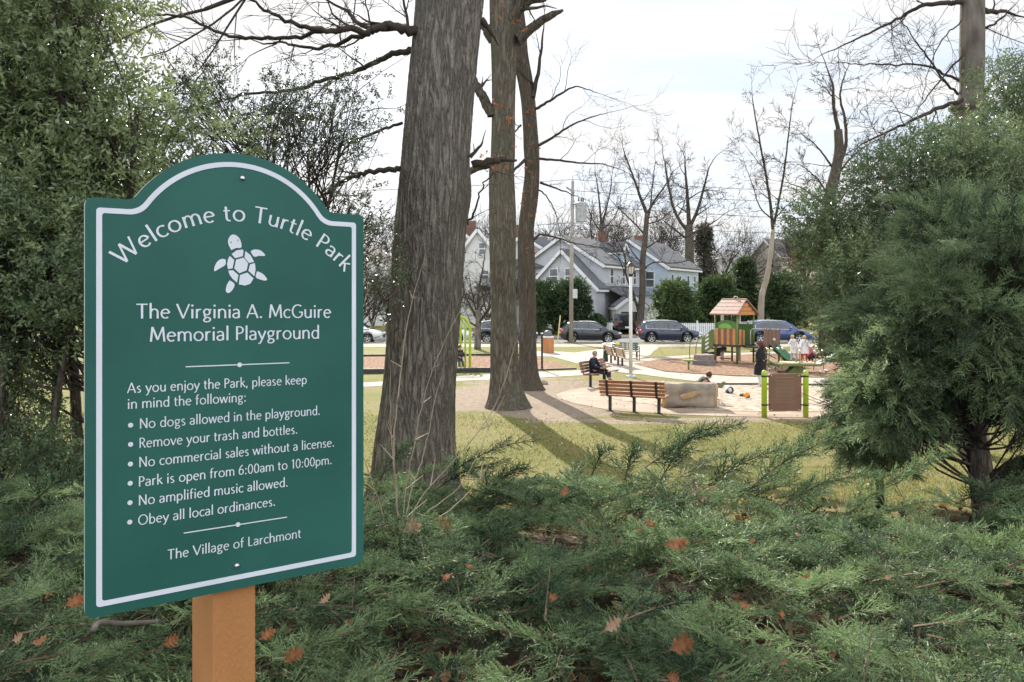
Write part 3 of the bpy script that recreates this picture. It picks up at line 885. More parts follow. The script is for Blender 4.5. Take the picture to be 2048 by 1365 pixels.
def limb_(out, px, Y, r0, r1, rng, lev=3, every=.42, tl=1.1, dy=0.0, prm=TW, tw=.45, jit=.012):
    """a limb drawn through photo points at distance Y (+dy along it), bearing twigs"""
    k = len(px)
    P = catmull([P3(x, y, Y + dy * i / max(1, k - 1)) for i, (x, y) in enumerate(px)], 5)
    P[1:-1] += rng.normal(0, jit, (len(P) - 2, 3))
    r = np.linspace(r0, r1, len(P))
    out.append((P, r, 9))
    d = np.linalg.norm(np.diff(P, axis=0), axis=1); s = np.concatenate([[0], np.cumsum(d)])
    t = .25 * s[-1] if s[-1] > 1.2 else .1
    while t < s[-1]:
        i = np.searchsorted(s, t) - 1; i = max(0, min(i, len(P) - 2))
        dd = norm(P[i + 1] - P[i]); ax = norm(np.cross(dd, rng.normal(0, 1, 3))); a = R(rng.uniform(30, 75))
        grow(out, P[i], dd * math.cos(a) + ax * math.sin(a) + (0, 0, .15), tl * rng.uniform(.5, 1.1) * (1 - .45 * t / s[-1]), max(.005, r[i] * tw), lev - 1, rng, prm)
        t += every * rng.uniform(.5, 1.4)
    grow(out, P[-1], P[-1] - P[-2], tl * .8, r1 * .9, lev - 1, rng, prm)

def limb(out, *a, **k):
    q = []
    limb_(q, *a, **k)
    out.append(q)
def limbs_build(out, parent, mat):
    o = np.array(parent.location)
    for q in out: branch_mesh(shift(q if isinstance(q, list) else [q], o), 'limb', mat, parent)
def shift(out, o): return [(P - o, r, l) for P, r, l in out]

rng = np.random.default_rng(11)
# 1: the big oak beside the sign
OY = 10.0
ob = float(gz(-1.2, OY))
oak1 = thing('oak_tree', 'thickest oak trunk with deep furrowed bark right beside the green sign', 'tree', (PX(832, OY), OY, ob))
P, r = px_axis([(728, 928, 1010), (744, 916, 950), (752, 909, 880), (766, 909, 780), (774, 914, 690), (783, 923, 560), (790, 930, 460), (797, 940, 390), (803, 937, 330), (808, 940, 270), (818, 949, 160), (830, 961, 40), (836, 972, -60), (842, 980, -200), (850, 985, -420), (858, 985, -700)], OY)
trunk('trunk', P, r, ob, M_bark, oak1, n=260, sub=22, seed=4, lump=.022, flare=(.45, .05, 3), relief=.028, rk=58)
out = []
limb(out, [(828, 62), (800, 52), (760, 58), (718, 48), (690, 20)], OY - .1, .050, .022, rng, tl=.9)
limb(out, [(832, 66), (806, 60), (774, 52), (740, 64), (702, 60), (650, 62), (600, 50), (548, 30), (500, 0)], OY - .2, .062, .014, rng, dy=-.8, tl=.8)
limb(out, [(774, 52), (720, 72), (660, 92), (610, 94), (560, 84), (520, 86)], OY - .3, .036, .010, rng, dy=.6, tl=.8)
limb(out, [(650, 62), (590, 74), (520, 76), (450, 70), (400, 48), (350, 30), (280, 28), (230, 10)], OY - .5, .028, .008, rng, dy=-.6, tl=.9)
limb(out, [(826, 102), (800, 104), (770, 116), (735, 134), (690, 150), (640, 164), (580, 182), (500, 186), (430, 205), (390, 222)], OY + .1, .045, .010, rng, dy=.8, tl=.9)
limb(out, [(805, 246), (760, 262), (700, 290), (665, 330), (630, 362)], OY + .3, .022, .008, rng, tl=.6)
limb(out, [(800, 338), (770, 340), (735, 346), (700, 356), (672, 372), (645, 392), (610, 400)], OY - .3, .040, .015, rng, tl=.7)
limb(out, [(945, 330), (985, 322), (1010, 318)], OY + .2, .055, .042, rng, lev=1, tl=.2)
limb(out, [(940, 315), (965, 285)], OY - .1, .03, .012, rng, lev=1, tl=.2)
limb(out, [(962, 40), (985, 70)], OY, .05, .02, rng, lev=1, tl=.2)
limb(out, [(935, 450), (950, 420), (962, 380), (985, 350), (1000, 345)], OY + .1, .02, .006, rng, lev=2, tl=.4)
# crown overhead, out of the picture: it throws the broken shade on the bank
for az in np.linspace(0, 360, 7)[:-1]:
    a = R(az + 20)
    q = []; grow(q, (PX(905, OY), OY, 7.0), (math.cos(a), math.sin(a), .75), 3.6, .12, 3, rng, dict(BARE, rmin=.008, kids=(3, 5))); out.append(q)
limbs_build(out, oak1, M_twig)

# 2: straight oak behind
OY2 = 23.0
oak2 = thing('oak_tree', 'straight mossy oak with a flared foot behind the thick oak, casting the left shadow', 'tree', (PX(1012, OY2), OY2, 0))
P, r = px_axis([(966, 1064, 826), (974, 1056, 806), (979, 1047, 780), (981, 1040, 740), (981, 1037, 690), (982, 1033, 600), (979, 1032, 500), (978, 1032, 420), (978, 1028, 345), (982, 1030, 300), (984, 1030, 200), (983, 1033, 120), (981, 1036, 60), (980, 1034, 0), (984, 1036, -120), (990, 1036, -300), (996, 1034, -520)], OY2)
trunk('trunk', P, r, 0, M_bark2, oak2, n=96, sub=10, seed=7, flare=(.35, .13, 5), relief=.02)
out = []
limb(out, [(985, 232), (972, 205), (958, 180), (940, 150), (925, 118)], OY2 - .1, .16, .10, rng, lev=2, tl=.8)
limb(out, [(984, 85), (970, 60), (958, 35), (945, 0)], OY2, .10, .06, rng, lev=2, tl=.8)
limb(out, [(1018, 42), (1035, 20), (1050, -10), (1060, -60)], OY2 - .2, .19, .12, rng, lev=2, tl=1)
limb(out, [(1034, 82), (1052, 66), (1078, 46), (1108, 28)], OY2 - .3, .17, .10, rng, lev=1, tl=.35)
limb(out, [(985, 330), (960, 333), (940, 344)], OY2 - .1, .12, .10, rng, lev=1, tl=.4)
limb(out, [(1042, 18), (1060, 4), (1085, 0), (1110, -14)], OY2 - .2, .12, .05, rng, lev=2, tl=1)
for az in np.linspace(0, 360, 8)[:-1]:
    a = R(az)
    q = []; grow(q, (PX(1010, OY2), OY2, 13.5), (math.cos(a), math.sin(a), .7), 4.2, .16, 3, rng, dict(BARE, rmin=.012, kids=(3, 5))); out.append(q)
limbs_build(out, oak2, M_bark3)

# 3: the leaning oak
OY3 = 27.6
oak3 = thing('oak_tree', 'bent oak leaning behind the straight one, with reddish ivy on its trunk', 'tree', (PX(1062, OY3), OY3, 0))
P, r = px_axis([(1034, 1096, 786), (1036, 1085, 770), (1037, 1076, 740), (1038, 1073, 690), (1038, 1072, 600), (1036, 1070, 520), (1037, 1068, 460), (1044, 1076, 400), (1050, 1079, 345), (1048, 1078, 300), (1046, 1074, 250), (1042, 1070, 200), (1034, 1064, 155), (1024, 1056, 110), (1016, 1052, 60), (1012, 1046, 0), (1008, 1040, -150), (1008, 1034, -320)], OY3)
trunk('trunk', P, r, 0, M_bark3, oak3, n=80, sub=10, seed=9, flare=(.35, .12, 4), relief=.02)
out = []
limb(out, [(1066, 195), (1076, 150), (1083, 95), (1088, 50)], OY3 - .2, .09, .02, rng, lev=3, tl=1.6, every=.9)
limb(out, [(1070, 218), (1100, 202), (1135, 180), (1160, 175), (1195, 186)], OY3 - .3, .055, .012, rng, lev=3, tl=1.7, every=.8, dy=-.8)
limb(out, [(1076, 292), (1105, 275), (1140, 253), (1180, 236), (1215, 226)], OY3 - .3, .055, .012, rng, lev=3, tl=1.8, every=.8, dy=-1)
limb(out, [(1078, 318), (1120, 322), (1165, 327), (1210, 330), (1250, 344)], OY3 - .2, .05, .010, rng, lev=3, tl=1.4, every=.9, dy=-.6)
limb(out, [(1080, 366), (1100, 372), (1130, 384), (1160, 396)], OY3, .05, .012, rng, lev=3, tl=1.8, every=.6)
limb(out, [(1076, 380), (1095, 395), (1112, 430), (1120, 470)], OY3, .03, .010, rng, lev=3, tl=1.6, every=.6)
limb(out, [(1068, 480), (1080, 470), (1110, 474), (1145, 486), (1180, 492), (1215, 498)], OY3 - .2, .045, .012, rng, lev=3, tl=1.6, every=.7)
limb(out, [(1042, 250), (1030, 265), (1022, 290)], OY3 - .5, .04, .012, rng, lev=2, tl=.6)
limb(out, [(1050, 320), (1030, 340), (1020, 350)], OY3 - .5, .06, .03, rng, lev=2, tl=.6)
for az in np.linspace(0, 360, 7)[:-1]:
    a = R(az + 11)
    q = []; grow(q, (PX(1026, OY3), OY3, 14.5), (math.cos(a), math.sin(a), .7), 3.8, .14, 3, rng, dict(BARE, rmin=.012, kids=(3, 5))); out.append(q)
limbs_build(out, oak3, M_twig)
# russet ivy leaves clinging to the trunks
def ivy(parent, pts, Y, n, spread, sc, seed, mat, up=.3):
    rg = np.random.default_rng(seed)
    c = np.array([P3(x, y, Y) for x, y in pts]); w = rg.integers(0, len(c), n)
    pos = c[w] + rg.normal(0, spread, (n, 3)) * np.array([1, .35, 1.2])
    D = rg.normal(0, 1, (n, 3)) + [0, -.6, -up]
    tm = [leaf_sprig(rg, 3, .6, .5) for _ in range(3)]
    V, F, T = scatter(tm, pos - np.array(parent.location), D, rg.uniform(0, 6.28, n), rg.uniform(.6, 1.2, n) * sc, rg)
    b = MB(); b.add(V, F)
    return b.build('ivy', mat, parent)
M_ivy = pm('russet_ivy', (.26, .075, .035), (.36, .16, .07), scale=3, rough=.7, trans=.3)
ivy(oak3, [(1060, 205), (1066, 222), (1055, 300), (1062, 330), (1068, 385), (1056, 420), (1062, 395), (1058, 500), (1052, 330)], OY3 - .55, 34, .16, .15, 3, M_ivy)
ivy(oak2, [(990, 203), (985, 318), (1000, 335), (1010, 322), (990, 325), (1020, 245), (1005, 20), (1035, 40)], OY2 - .6, 46, .14, .14, 5, M_ivy)
# ------------------------------------------------------------------ juniper ground cover on the bank
rng = np.random.default_rng(21)
SPR = [spray_template(np.random.default_rng(100 + i), 12, 7, .025) for i in range(7)]
SPRL = [spray_template(np.random.default_rng(200 + i), 11, 5, .034) for i in range(6)]
def jun_top(x, y):
    """height of the juniper mass above the ground"""
    m = .24 * np.sin(x * 2.1 + .5 * y + 1) * np.sin(y * 1.9 + .4 * x) + .10 * np.sin(x * 4.7 + 2 * y) + .07 * np.sin(y * 5.1 - x * 3)
    return .40 + m * .75
def jun_inside(x, y):
    far = 7.3 + .55 * np.sin(x * 1.7 + 1) + .3 * np.sin(x * 4.1)
    far = np.where(x > 1.8, far - 1.55 * np.clip((x - 1.8) / 1.2, 0, 1.25), far)
    far = np.where(x < -1.6, far + .8, far)
    return (y < far) & (y > 1.9) & (np.abs(x) < .70 * y + .7)
jun_b = MB(); jt = []
def add_branches(n, ysel, Ls, seed, lo_h=.15, spread=1.0):
    rg = np.random.default_rng(seed)
    out = []
    while len(out) < n:
        y = rg.uniform(*ysel); x = rg.uniform(-.72 * y - .6, .72 * y + .6)
        if not jun_inside(x, y): continue
        out.append((x, y))
    pos, D, roll, sc, ti = [], [], [], [], []
    for x, y in out:
        g = float(gz(x, y)); top = float(jun_top(x, y))
        az = rg.uniform(0, 2 * math.pi)
        if rg.random() < .55: az = rg.normal(-math.pi / 2 + .3, .9)       # many sprays lean out over the path
        L = rg.uniform(*Ls)
        h0 = g + top * rg.uniform(.35, .85)
        el = R(rg.uniform(5, 38))
        d = np.array([math.cos(az) * math.cos(el), math.sin(az) * math.cos(el), math.sin(el)])
        k = max(4, int(L / .055))
        p0 = np.array([x, y, h0]); t0 = rg.normal(.42, .17) + .10 * math.sin(x * 2.9 + y * 1.3)
        sag = rg.uniform(.05, .35)
        P = [p0 + d * L * t - np.array([0, 0, sag * L * t * t]) for t in np.linspace(0, 1, k + 1)]
        jt.append((np.array(P[::2] if len(P) > 4 else P), np.linspace(.006, .0018, len(P[::2]) if len(P) > 4 else len(P))))
        side = norm(np.cross(d, (0, 0, 1)))
        for i in range(1, k + 1):
            t = i / k
            dl = norm(P[i] - P[i - 1])
            for s in ((1, -1) if i < k else (0,)):
                a = R(rg.uniform(22, 50))
                dd = dl * math.cos(a) + s * side * math.sin(a) + np.array([0, 0, rg.uniform(-.1, .45)])
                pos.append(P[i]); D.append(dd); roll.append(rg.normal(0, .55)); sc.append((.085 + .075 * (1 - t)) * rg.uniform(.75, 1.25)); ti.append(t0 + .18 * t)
    return [np.array(q) for q in (pos, D, roll, sc, ti)]
a = add_branches(860, (1.9, 4.6), (.22, .55), 31)
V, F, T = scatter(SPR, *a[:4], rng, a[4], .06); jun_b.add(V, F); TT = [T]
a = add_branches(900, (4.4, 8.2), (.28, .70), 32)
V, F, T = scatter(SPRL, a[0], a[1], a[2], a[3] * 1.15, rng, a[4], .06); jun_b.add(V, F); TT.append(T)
# long leaders standing proud of the mass, each traced as a real shoot
def leader(p0, p1, n, sc, seed, arch=.05, tint=.5, tm=SPRL):
    rg = np.random.default_rng(seed)
    p0, p1 = np.array(p0), np.array(p1)
    P = np.array([p0 + (p1 - p0) * t + np.array([0, 0, arch * math.sin(math.pi * t)]) for t in np.linspace(0, 1, n + 1)])
    jt.append((P, np.linspace(.008, .002, n + 1)))
    side = norm(np.cross(p1 - p0, (0, 1., .3)))
    pos, D, sc_ = [], [], []
    for i in range(1, n + 1):
        dl = norm(P[i] - P[i - 1])
        for s in (1, -1, 0):
            a = R(rg.uniform(15, 38))
            pos.append(P[i]); D.append(dl * math.cos(a) + s * side * math.sin(a) + rg.normal(0, .18, 3)); sc_.append(sc * (1.15 - .6 * i / n) * rg.uniform(.7, 1.2))
    return scatter(tm, np.array(pos), np.array(D), rg.uniform(0, 6.28, len(pos)), np.array(sc_), rng, np.full(len(pos), tint), .08)
for i, (a, b_, Y, n, sc, tt) in enumerate([((1290, 935), (1472, 852), 6.6, 13, .22, .30), ((1320, 960), (1405, 860), 6.5, 9, .20, .28), ((1250, 960), (1275, 900), 6.6, 6, .2, .28),
        ((1500, 975), (1690, 870), 6.0, 13, .22, .6), ((1560, 960), (1650, 845), 6.4, 10, .2, .42), ((880, 960), (1060, 880), 6.4, 12, .17, .25), ((870, 980), (1010, 925), 6.2, 9, .17, .3),
        ((1660, 1060), (1890, 905), 5.6, 14, .2, .7), ((1640, 1080), (1880, 1000), 5.4, 13, .18, .75), ((760, 960), (820, 890), 6.6, 7, .2, .35), ((1400, 985), (1560, 900), 6.2, 10, .22, .4),
        ((1180, 960), (1215, 900), 6.9, 6, .2, .32), ((1560, 1010), (1745, 950), 5.8, 11, .2, .62), ((1900, 1180), (2060, 1060), 4.6, 10, .2, .7), ((20, 960), (120, 900), 6.0, 8, .2, .35),
        ((1930, 1080), (2060, 1035), 5.3, 9, .2, .6), ((560, 1240), (520, 1160), 4.0, 6, .16, .35), ((60, 1010), (200, 930), 5.2, 9, .2, .35), ((960, 1000), (1050, 940), 6.3, 8, .2, .35)]):
    V, F, T = leader(P3(*a, Y), P3(*b_, Y - .25), n, sc, 400 + i, tint=tt); jun_b.add(V, F); TT.append(T)
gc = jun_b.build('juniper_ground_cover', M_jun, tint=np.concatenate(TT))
tag(gc, 'low spreading juniper covering the bank below and around the sign', kind='stuff')
b = MB()
for P, r in jt: b.tube(P, r, 3, cap=False)
tag(b.build('juniper_stems', pm('juniper_stem', (.10, .065, .042), (.19, .13, .09), scale=9, rough=.85, spec=.2)), 'thin brown stems inside the juniper ground cover', kind='stuff')

# ------------------------------------------------------------------ oak leaves caught in the juniper
def oak_leaf_mesh(seed, L=.16):
    rg = np.random.default_rng(seed)
    j = lambda q: q * rg.uniform(.85, 1.15)
    rim = [(-.01, .012), (.10, .05), (.18, .10), (.27, j(.27)), (.36, j(.33)), (.38, .20), (.42, .13), (.50, j(.34)), (.62, j(.46)), (.63, .28), (.65, .15), (.73, j(.26)), (.85, j(.35)), (.86, .20), (.88, .11), (.96, j(.15)), (1.08, .008)]
    V = []; F = []
    curl = rg.uniform(.2, .8) * rg.choice([-1, 1]); bend = rg.uniform(-.8, .9)
    def put(x, y):
        r = abs(y)
        return (x * L, y * L, L * (curl * r * r * 1.6 + bend * (x - .4) ** 2 + .03 * math.sin(9 * x)))
    for t, w in rim: V += [put(t, w), put(t, 0), put(t, -w)]
    for i in range(len(rim) - 1):
        a = i * 3; F += [(a, a + 3, a + 4, a + 1), (a + 1, a + 4, a + 5, a + 2)]
    k = len(V); V += [(-.35 * L, .006 * L, 0.05 * L), (0, .012 * L, 0), (0, -.012 * L, 0), (-.35 * L, -.006 * L, .05 * L)]; F.append((k, k + 1, k + 2, k + 3))
    return V, F
M_deadleaf3 = pm('dark_oak_leaf', (.15, .055, .022), (.27, .12, .055), scale=18, rough=.7, spec=.2, trans=.25)
LEAFM = []
for i in range(6):
    b = MB(); V, F = oak_leaf_mesh(50 + i); b.add(V, F)
    o = b.build('fallen_oak_leaf', (M_deadleaf2, M_deadleaf, M_deadleaf3)[i % 3], smooth=True)
    LEAFM.append(o.data); bpy.data.objects.remove(o)
rg = np.random.default_rng(77)
LEAVES = [  # photo x, y, size in px, label
    (1146, 1048, 58, 'orange brown pointed oak leaf standing upright in the middle of the juniper'),
    (1330, 1090, 72, 'large pinkish brown oak leaf lying open on the juniper right of centre'),
    (1340, 1300, 88, 'large drooping tan oak leaf with long lobes low in the juniper'),
    (1375, 985, 62, 'bright orange oak leaf at the dark upper edge of the juniper'),
    (1412, 992, 46, 'dull brown oak leaf just right of the bright orange one'),
    (880, 1040, 74, 'long tan oak leaf lying beside the dry shoots'),
    (805, 1062, 66, 'brown folded oak leaf at the foot of the dry shoots'),
    (885, 1152, 42, 'small rusty oak leaf right of the lower sign corner'),
    (1100, 1188, 44, 'half hidden brown oak leaf in a dark gap of the juniper'),
    (1210, 1262, 62, 'narrow curled oak leaf standing on edge in the juniper'),
    (1122, 993, 34, 'small pale oak leaf near the lawn edge of the juniper'),
    (1290, 1042, 40, 'thin pale curled oak leaf above the large pinkish one'),
    (1220, 1094, 26, 'tiny pale oak leaf between two larger ones in mid juniper'),
    (130, 1212, 62, 'tan oak leaf left of the lower left corner of the sign'),
    (96, 1188, 54, 'dark brown oak leaf above the tan one left of the sign'),
    (26, 1282, 46, 'oak leaf at the left picture edge low in the juniper'),
    (62, 1290, 42, 'dull oak leaf right beside the leaf at the left edge'),
    (325, 1290, 56, 'brown oak leaf in the shade left of the sign post'),
    (148, 1005, 38, 'small oak leaf tucked behind the left edge of the sign'),
    (520, 1278, 50, 'brown oak leaf touching the right side of the sign post'),
    (565, 1322, 66, 'large dark oak leaf low at the right of the sign post'),
    (640, 1208, 40, 'shaded oak leaf right of the post below the sign'),
    (740, 1330, 44, 'orange brown oak leaf at the bottom left of the juniper'),
    (1332, 1352, 52, 'red brown oak leaf at the bottom edge of the picture'),
    (1640, 1140, 24, 'small rusty oak leaf on the sunlit right juniper'),
    (1652, 1142, 26, None), (1500, 1086, 24, None), (1587, 1068, 22, None), (1602, 1154, 26, None), (1725, 1150, 24, None), (1768, 1158, 24, None), (1564, 1238, 30, None), (1530, 1028, 22, None),
    (1466, 1120, 30, None), (1480, 1205, 32, None), (1270, 1060, 24, None), (1180, 1075, 26, None), (930, 1130, 26, None), (700, 1240, 26, None), (2010, 1172, 24, None), (1560, 1328, 26, None),
]
for i, (x, y, s, lab) in enumerate(LEAVES):
    me = LEAFM[i % 6]
    o = bpy.data.objects.new('fallen_oak_leaf', me); COL.objects.link(o)
    # the leaf rests in the top of the mass: march along the pixel's ray to the canopy surface
    d = np.array([(x - CX) / FOC, 1, -(y - HY) / FOC]); Y = 2.4
    while Y < 8.5 and CAM_H + d[2] * Y > float(gz(d[0] * Y, Y) + jun_top(d[0] * Y, Y) * .98 + .06): Y += .03
    Y -= .0 + .045 * (i % 3)
    o.location = (d[0] * Y, Y, CAM_H + d[2] * Y)
    o.scale = (s / FOC * Y / .26,) * 3
    o.rotation_euler = (R(rg.uniform(25, 85)), R(rg.uniform(-35, 35)), R(rg.uniform(-70, 70)))
    tag(o, lab or 'small rusty oak leaf scattered over the sunlit juniper', 'leaf', 'oak leaves caught in the juniper')
# dead twig on the ground at the right
t = thing('dead_branch', 'dry dead branch lying across the ground near the juniper tree trunk', 'branch', tuple(P3(1830, 1076, 5.6)))
out = []
limb_(out, [(1700, 1083), (1760, 1080), (1830, 1078), (1890, 1074), (1940, 1070)], 5.6, .012, .006, rng, lev=1, tl=.25, every=.2)
limb_(out, [(1735, 1086), (1800, 1066), (1880, 1052), (1905, 1030)], 5.55, .008, .003, rng, lev=1, tl=.2, every=.3)
branch_mesh(shift(out, np.array(t.location)), 'twigs', M_twigl, t)
# fallen stick below the sign
t = thing('dead_stick', 'lichen grey stick lying in the juniper under the lower left sign corner', 'stick', tuple(P3(215, 1248, 2.9)))
b = MB(); P = catmull([P3(186, 1262, 2.9), P3(200, 1246, 2.95), P3(240, 1248, 3.0), P3(300, 1245, 3.1), P3(318, 1243, 3.1)], 4) - np.array(t.location)
b.tube(P, np.linspace(.012, .008, len(P)), 7); b.build('stick', M_greybark, t, smooth=True)
# dry shoots of a bare shrub between the sign and the oak
SY = 4.6
t = thing('dry_shoots', 'thin leafless tan shoots of a shrub in front of the big oak', 'shrub', tuple(P3(800, 1075, SY)))
out = []
TWS = dict(TW, rmin=.0015, ang=(18, 40), kids=(1, 3), wig=.06)
for px, r0 in (([(800, 1075), (792, 980), (788, 880), (800, 760), (815, 640), (842, 540)], .007), ([(805, 1070), (840, 1000), (900, 930), (960, 860), (1000, 790), (1030, 690)], .0045), ([(802, 1070), (812, 980), (830, 880), (858, 760), (900, 660)], .004),
               ([(798, 1072), (790, 960), (782, 860), (780, 780)], .004), ([(805, 1065), (860, 1020), (930, 960), (990, 830)], .0045), ([(775, 1080), (760, 1010), (735, 940), (722, 900)], .004), ([(804, 1060), (830, 960), (850, 900), (870, 800)], .004), ([(830, 1060), (900, 1020), (960, 960), (975, 930)], .004)):
    limb_(out, px, SY, r0, .0024, rng, lev=1, every=.3, tl=.18, dy=rng.uniform(-.3, .3), prm=TWS, tw=.5, jit=.002)
branch_mesh(shift(out, np.array(t.location)), 'shoots', M_twigl, t)

# ------------------------------------------------------------------ broadleaf evergreens
SPG = [leaf_sprig(np.random.default_rng(300 + i), 13, .24, .095) for i in range(6)]
def lumps(rg, c, rad, n, fill=.55):
    """clump centres spread through an ellipsoid"""
    L = []
    while len(L) < n:
        p = rg.uniform(-1, 1, 3)
        q = np.linalg.norm(p)
        if q < 1 and q > fill * rg.random(): L.append(np.array(c) + p * np.array(rad))
    return np.array(L)
def crown(rg, centres, lr, per, tm, sc, tintc=None, up=.25, flatz=.75):
    """sprigs over the shells of clumps"""
    n = len(centres) * per
    w = np.repeat(np.arange(len(centres)), per)
    d = rg.normal(0, 1, (n, 3)); d /= np.linalg.norm(d, axis=1)[:, None]
    rr = (lr[w] if np.ndim(lr) else lr) * rg.uniform(.35, 1.05, n) ** .6
    pos = centres[w] + d * rr[:, None] * [1, 1, flatz]
    D = d + rg.normal(0, .45, (n, 3)) + [0, 0, up]
    base = rg.normal(.42, .14, len(centres)) if tintc is None else tintc
    return pos, D, rg.uniform(0, 6.28, n), rg.uniform(.7, 1.25, n) * sc, base[w] + rg.normal(0, .06, n)
def skeleton(rg, base, centres, r0, n_trunks=1, spread=.15, limbr=.3):
    """trunks from the base, limbs reaching every clump"""
    out = []
    tops = []
    c = centres.mean(0)
    for k in range(n_trunks):
        b0 = np.array(base) + np.array([rg.uniform(-1, 1), rg.uniform(-1, 1), 0]) * spread
        top = c + rg.normal(0, .25, 3) * np.array([1, 1, .4]) + (b0 - np.array(base)) * 1.5
        P = catmull([b0 - (0, 0, .15), b0 + (top - b0) * .35 + rg.normal(0, .06, 3), b0 + (top - b0) * .7 + rg.normal(0, .08, 3), top], 5)
        out.append((P, np.linspace(r0, r0 * .4, len(P)), 9)); tops.append(P)
    br = []
    for q in centres:
        P = tops[rg.integers(len(tops))]
        i = np.argmin(np.linalg.norm(P - q, axis=1) + .35 * (P[:, 2] > q[2] - .1)); i = max(3, i - 3)
        m = (P[i] + q) / 2 + rg.normal(0, .08, 3) - (0, 0, .06)
        Q = catmull([P[i], m, q], 4)
        br.append((Q, np.linspace(r0 * limbr, .004, len(Q)), 5))
        for _ in range(5):
            e = q + rg.normal(0, .22, 3); j = rg.integers(len(Q) // 2, len(Q))
            br.append((np.array([Q[j], (Q[j] + e) / 2 + rg.normal(0, .02, 3), e]), np.array([.006, .004, .0025]), 2))
    return out, br
def evergreen(name, label, base, centres, lr, per, tm, sc, mat, r0, seed, n_trunks=1, spread=.15, barkm=None, **kw):
    rg = np.random.default_rng(seed)
    t = thing(name, label, 'tree', tuple(base))
    o = np.array(base, float)
    tr, br = skeleton(rg, base, centres, r0, n_trunks, spread)
    branch_mesh(shift(tr, o), 'trunk', barkm or M_bark3, t)
    branch_mesh(shift(br, o), 'branches', barkm or M_bark3, t)
    pos, D, roll, s, ti = crown(rg, centres, lr, per, tm, sc, **kw)
    V, F, T = scatter(tm, pos - o, D, roll, s, rg, ti, .05)
    b = MB(); b.add(V, F); b.build('crown', mat, t, tint=T)
    return t
def px_lumps(rg, poly, Yr, n):
    """clump centres whose sight lines fall in a photo polygon, at distances Yr"""
    P = np.array(poly, float); out = []
    lo, hi = P.min(0), P.max(0)
    while len(out) < n:
        x, y = rg.uniform(lo, hi)
        c = False
        for i in range(len(P)):
            (x1, y1), (x2, y2) = P[i], P[i - 1]
            if (y1 > y) != (y2 > y) and x < (x2 - x1) * (y - y1) / (y2 - y1) + x1: c = not c
        if c: out.append(P3(x, y, rg.uniform(*Yr)))
    return np.array(out)
# left: tall holly thicket behind the sign
rg = np.random.default_rng(5)
c = px_lumps(rg, [(-260, -160), (210, -160), (240, 60), (300, 190), (330, 240), (430, 260), (470, 330), (330, 420), (230, 560), (60, 600), (-260, 640)], (7.0, 9.2), 210)
evergreen('holly_tree', 'tall glossy leaved holly thicket filling the upper left behind the sign', (PX(70, 8), 8.0, float(gz(-4, 8))), c, .40, 52, SPG, .26, M_holly, .055, 41, n_trunks=5, spread=.85)
# its lower skirt, bluish green and denser, left of the sign
c = px_lumps(rg, [(-200, 420), (120, 400), (260, 470), (285, 620), (150, 690), (-200, 700)], (6.2, 7.4), 64)
evergreen('holly_shrub', 'bluish green holly shrub left of the sign under the tall thicket', (PX(40, 6.8), 6.8, float(gz(-4, 6.8))), c, .30, 50, SPG, .22, M_holly2, .04, 42, n_trunks=4, spread=.5)
c = px_lumps(rg, [(-120, 690), (60, 720), (60, 850), (-120, 880)], (7.0, 8.0), 30)
c = np.concatenate([c, px_lumps(rg, [(20, 860), (165, 850), (230, 900), (230, 950), (-40, 960), (-60, 900)], (6.6, 7.6), 26)])
evergreen('holly_shrub', 'low dark leafy shrub at the foot of the trunks left of the sign', (PX(60, 7.4), 7.4, float(gz(-4, 7.4))), c, .22, 34, SPG, .18, M_holly2, .02, 43, n_trunks=3, spread=.4)
# the thin twiggy evergreen whose outer twigs show between sign and oak
c = np.concatenate([px_lumps(rg, [(420, 215), (560, 150), (600, 240), (560, 330), (480, 330), (440, 300)], (8.2, 9.4), 26), px_lumps(rg, [(560, 180), (740, 130), (800, 230), (760, 300), (640, 320), (580, 360)], (8.2, 9.4), 22),
                    px_lumps(rg, [(640, 390), (760, 380), (790, 460), (740, 520), (700, 500)], (8.2, 9.0), 10), px_lumps(rg, [(330, 150), (420, 110), (440, 160), (380, 250)], (8.0, 9.0), 12), px_lumps(rg, [(730, 480), (800, 490), (800, 620), (735, 610)], (8.2, 9.0), 8)])
evergreen('holly_tree', 'sparse twiggy holly with open branches between the sign top and the big oak', (PX(590, 8.8), 8.8, float(gz(-2.4, 8.8))), c, .24, 17, SPG, .17, M_hollyd, .035, 44, n_trunks=4, spread=.3, barkm=M_twig)
# right: holly behind, with its low boughs over the playground
c = np.concatenate([px_lumps(rg, [(1690, 430), (1740, 350), (1830, 300), (1900, 285), (2120, 270), (2120, 620), (1840, 620), (1740, 570), (1690, 520)], (8.6, 10.2), 125),
                    px_lumps(rg, [(1650, 575), (1720, 530), (1820, 560), (1820, 690), (1750, 700), (1700, 690), (1672, 640)], (8.0, 9.2), 40), px_lumps(rg, [(1600, 420), (1630, 420), (1680, 480), (1660, 500), (1620, 460)], (9, 9.8), 7)])
evergreen('holly_tree', 'broad dark holly behind the juniper tree with boughs hanging over the playground view', (PX(1990, 9.6), 9.6, float(gz(5.5, 9.6))), c, .32, 60, SPG, .21, M_holly2, .08, 45)
c = np.concatenate([px_lumps(rg, [(1990, 150), (2050, 120), (2160, 120), (2160, 330), (2010, 300), (1975, 220)], (11, 12), 30)])
evergreen('holly_tree', 'holly crown at the upper right edge behind the bare tree', (PX(2110, 11.5), 11.5, float(gz(7, 11.5))), c, .36, 40, SPG, .22, M_holly2, .07, 46)

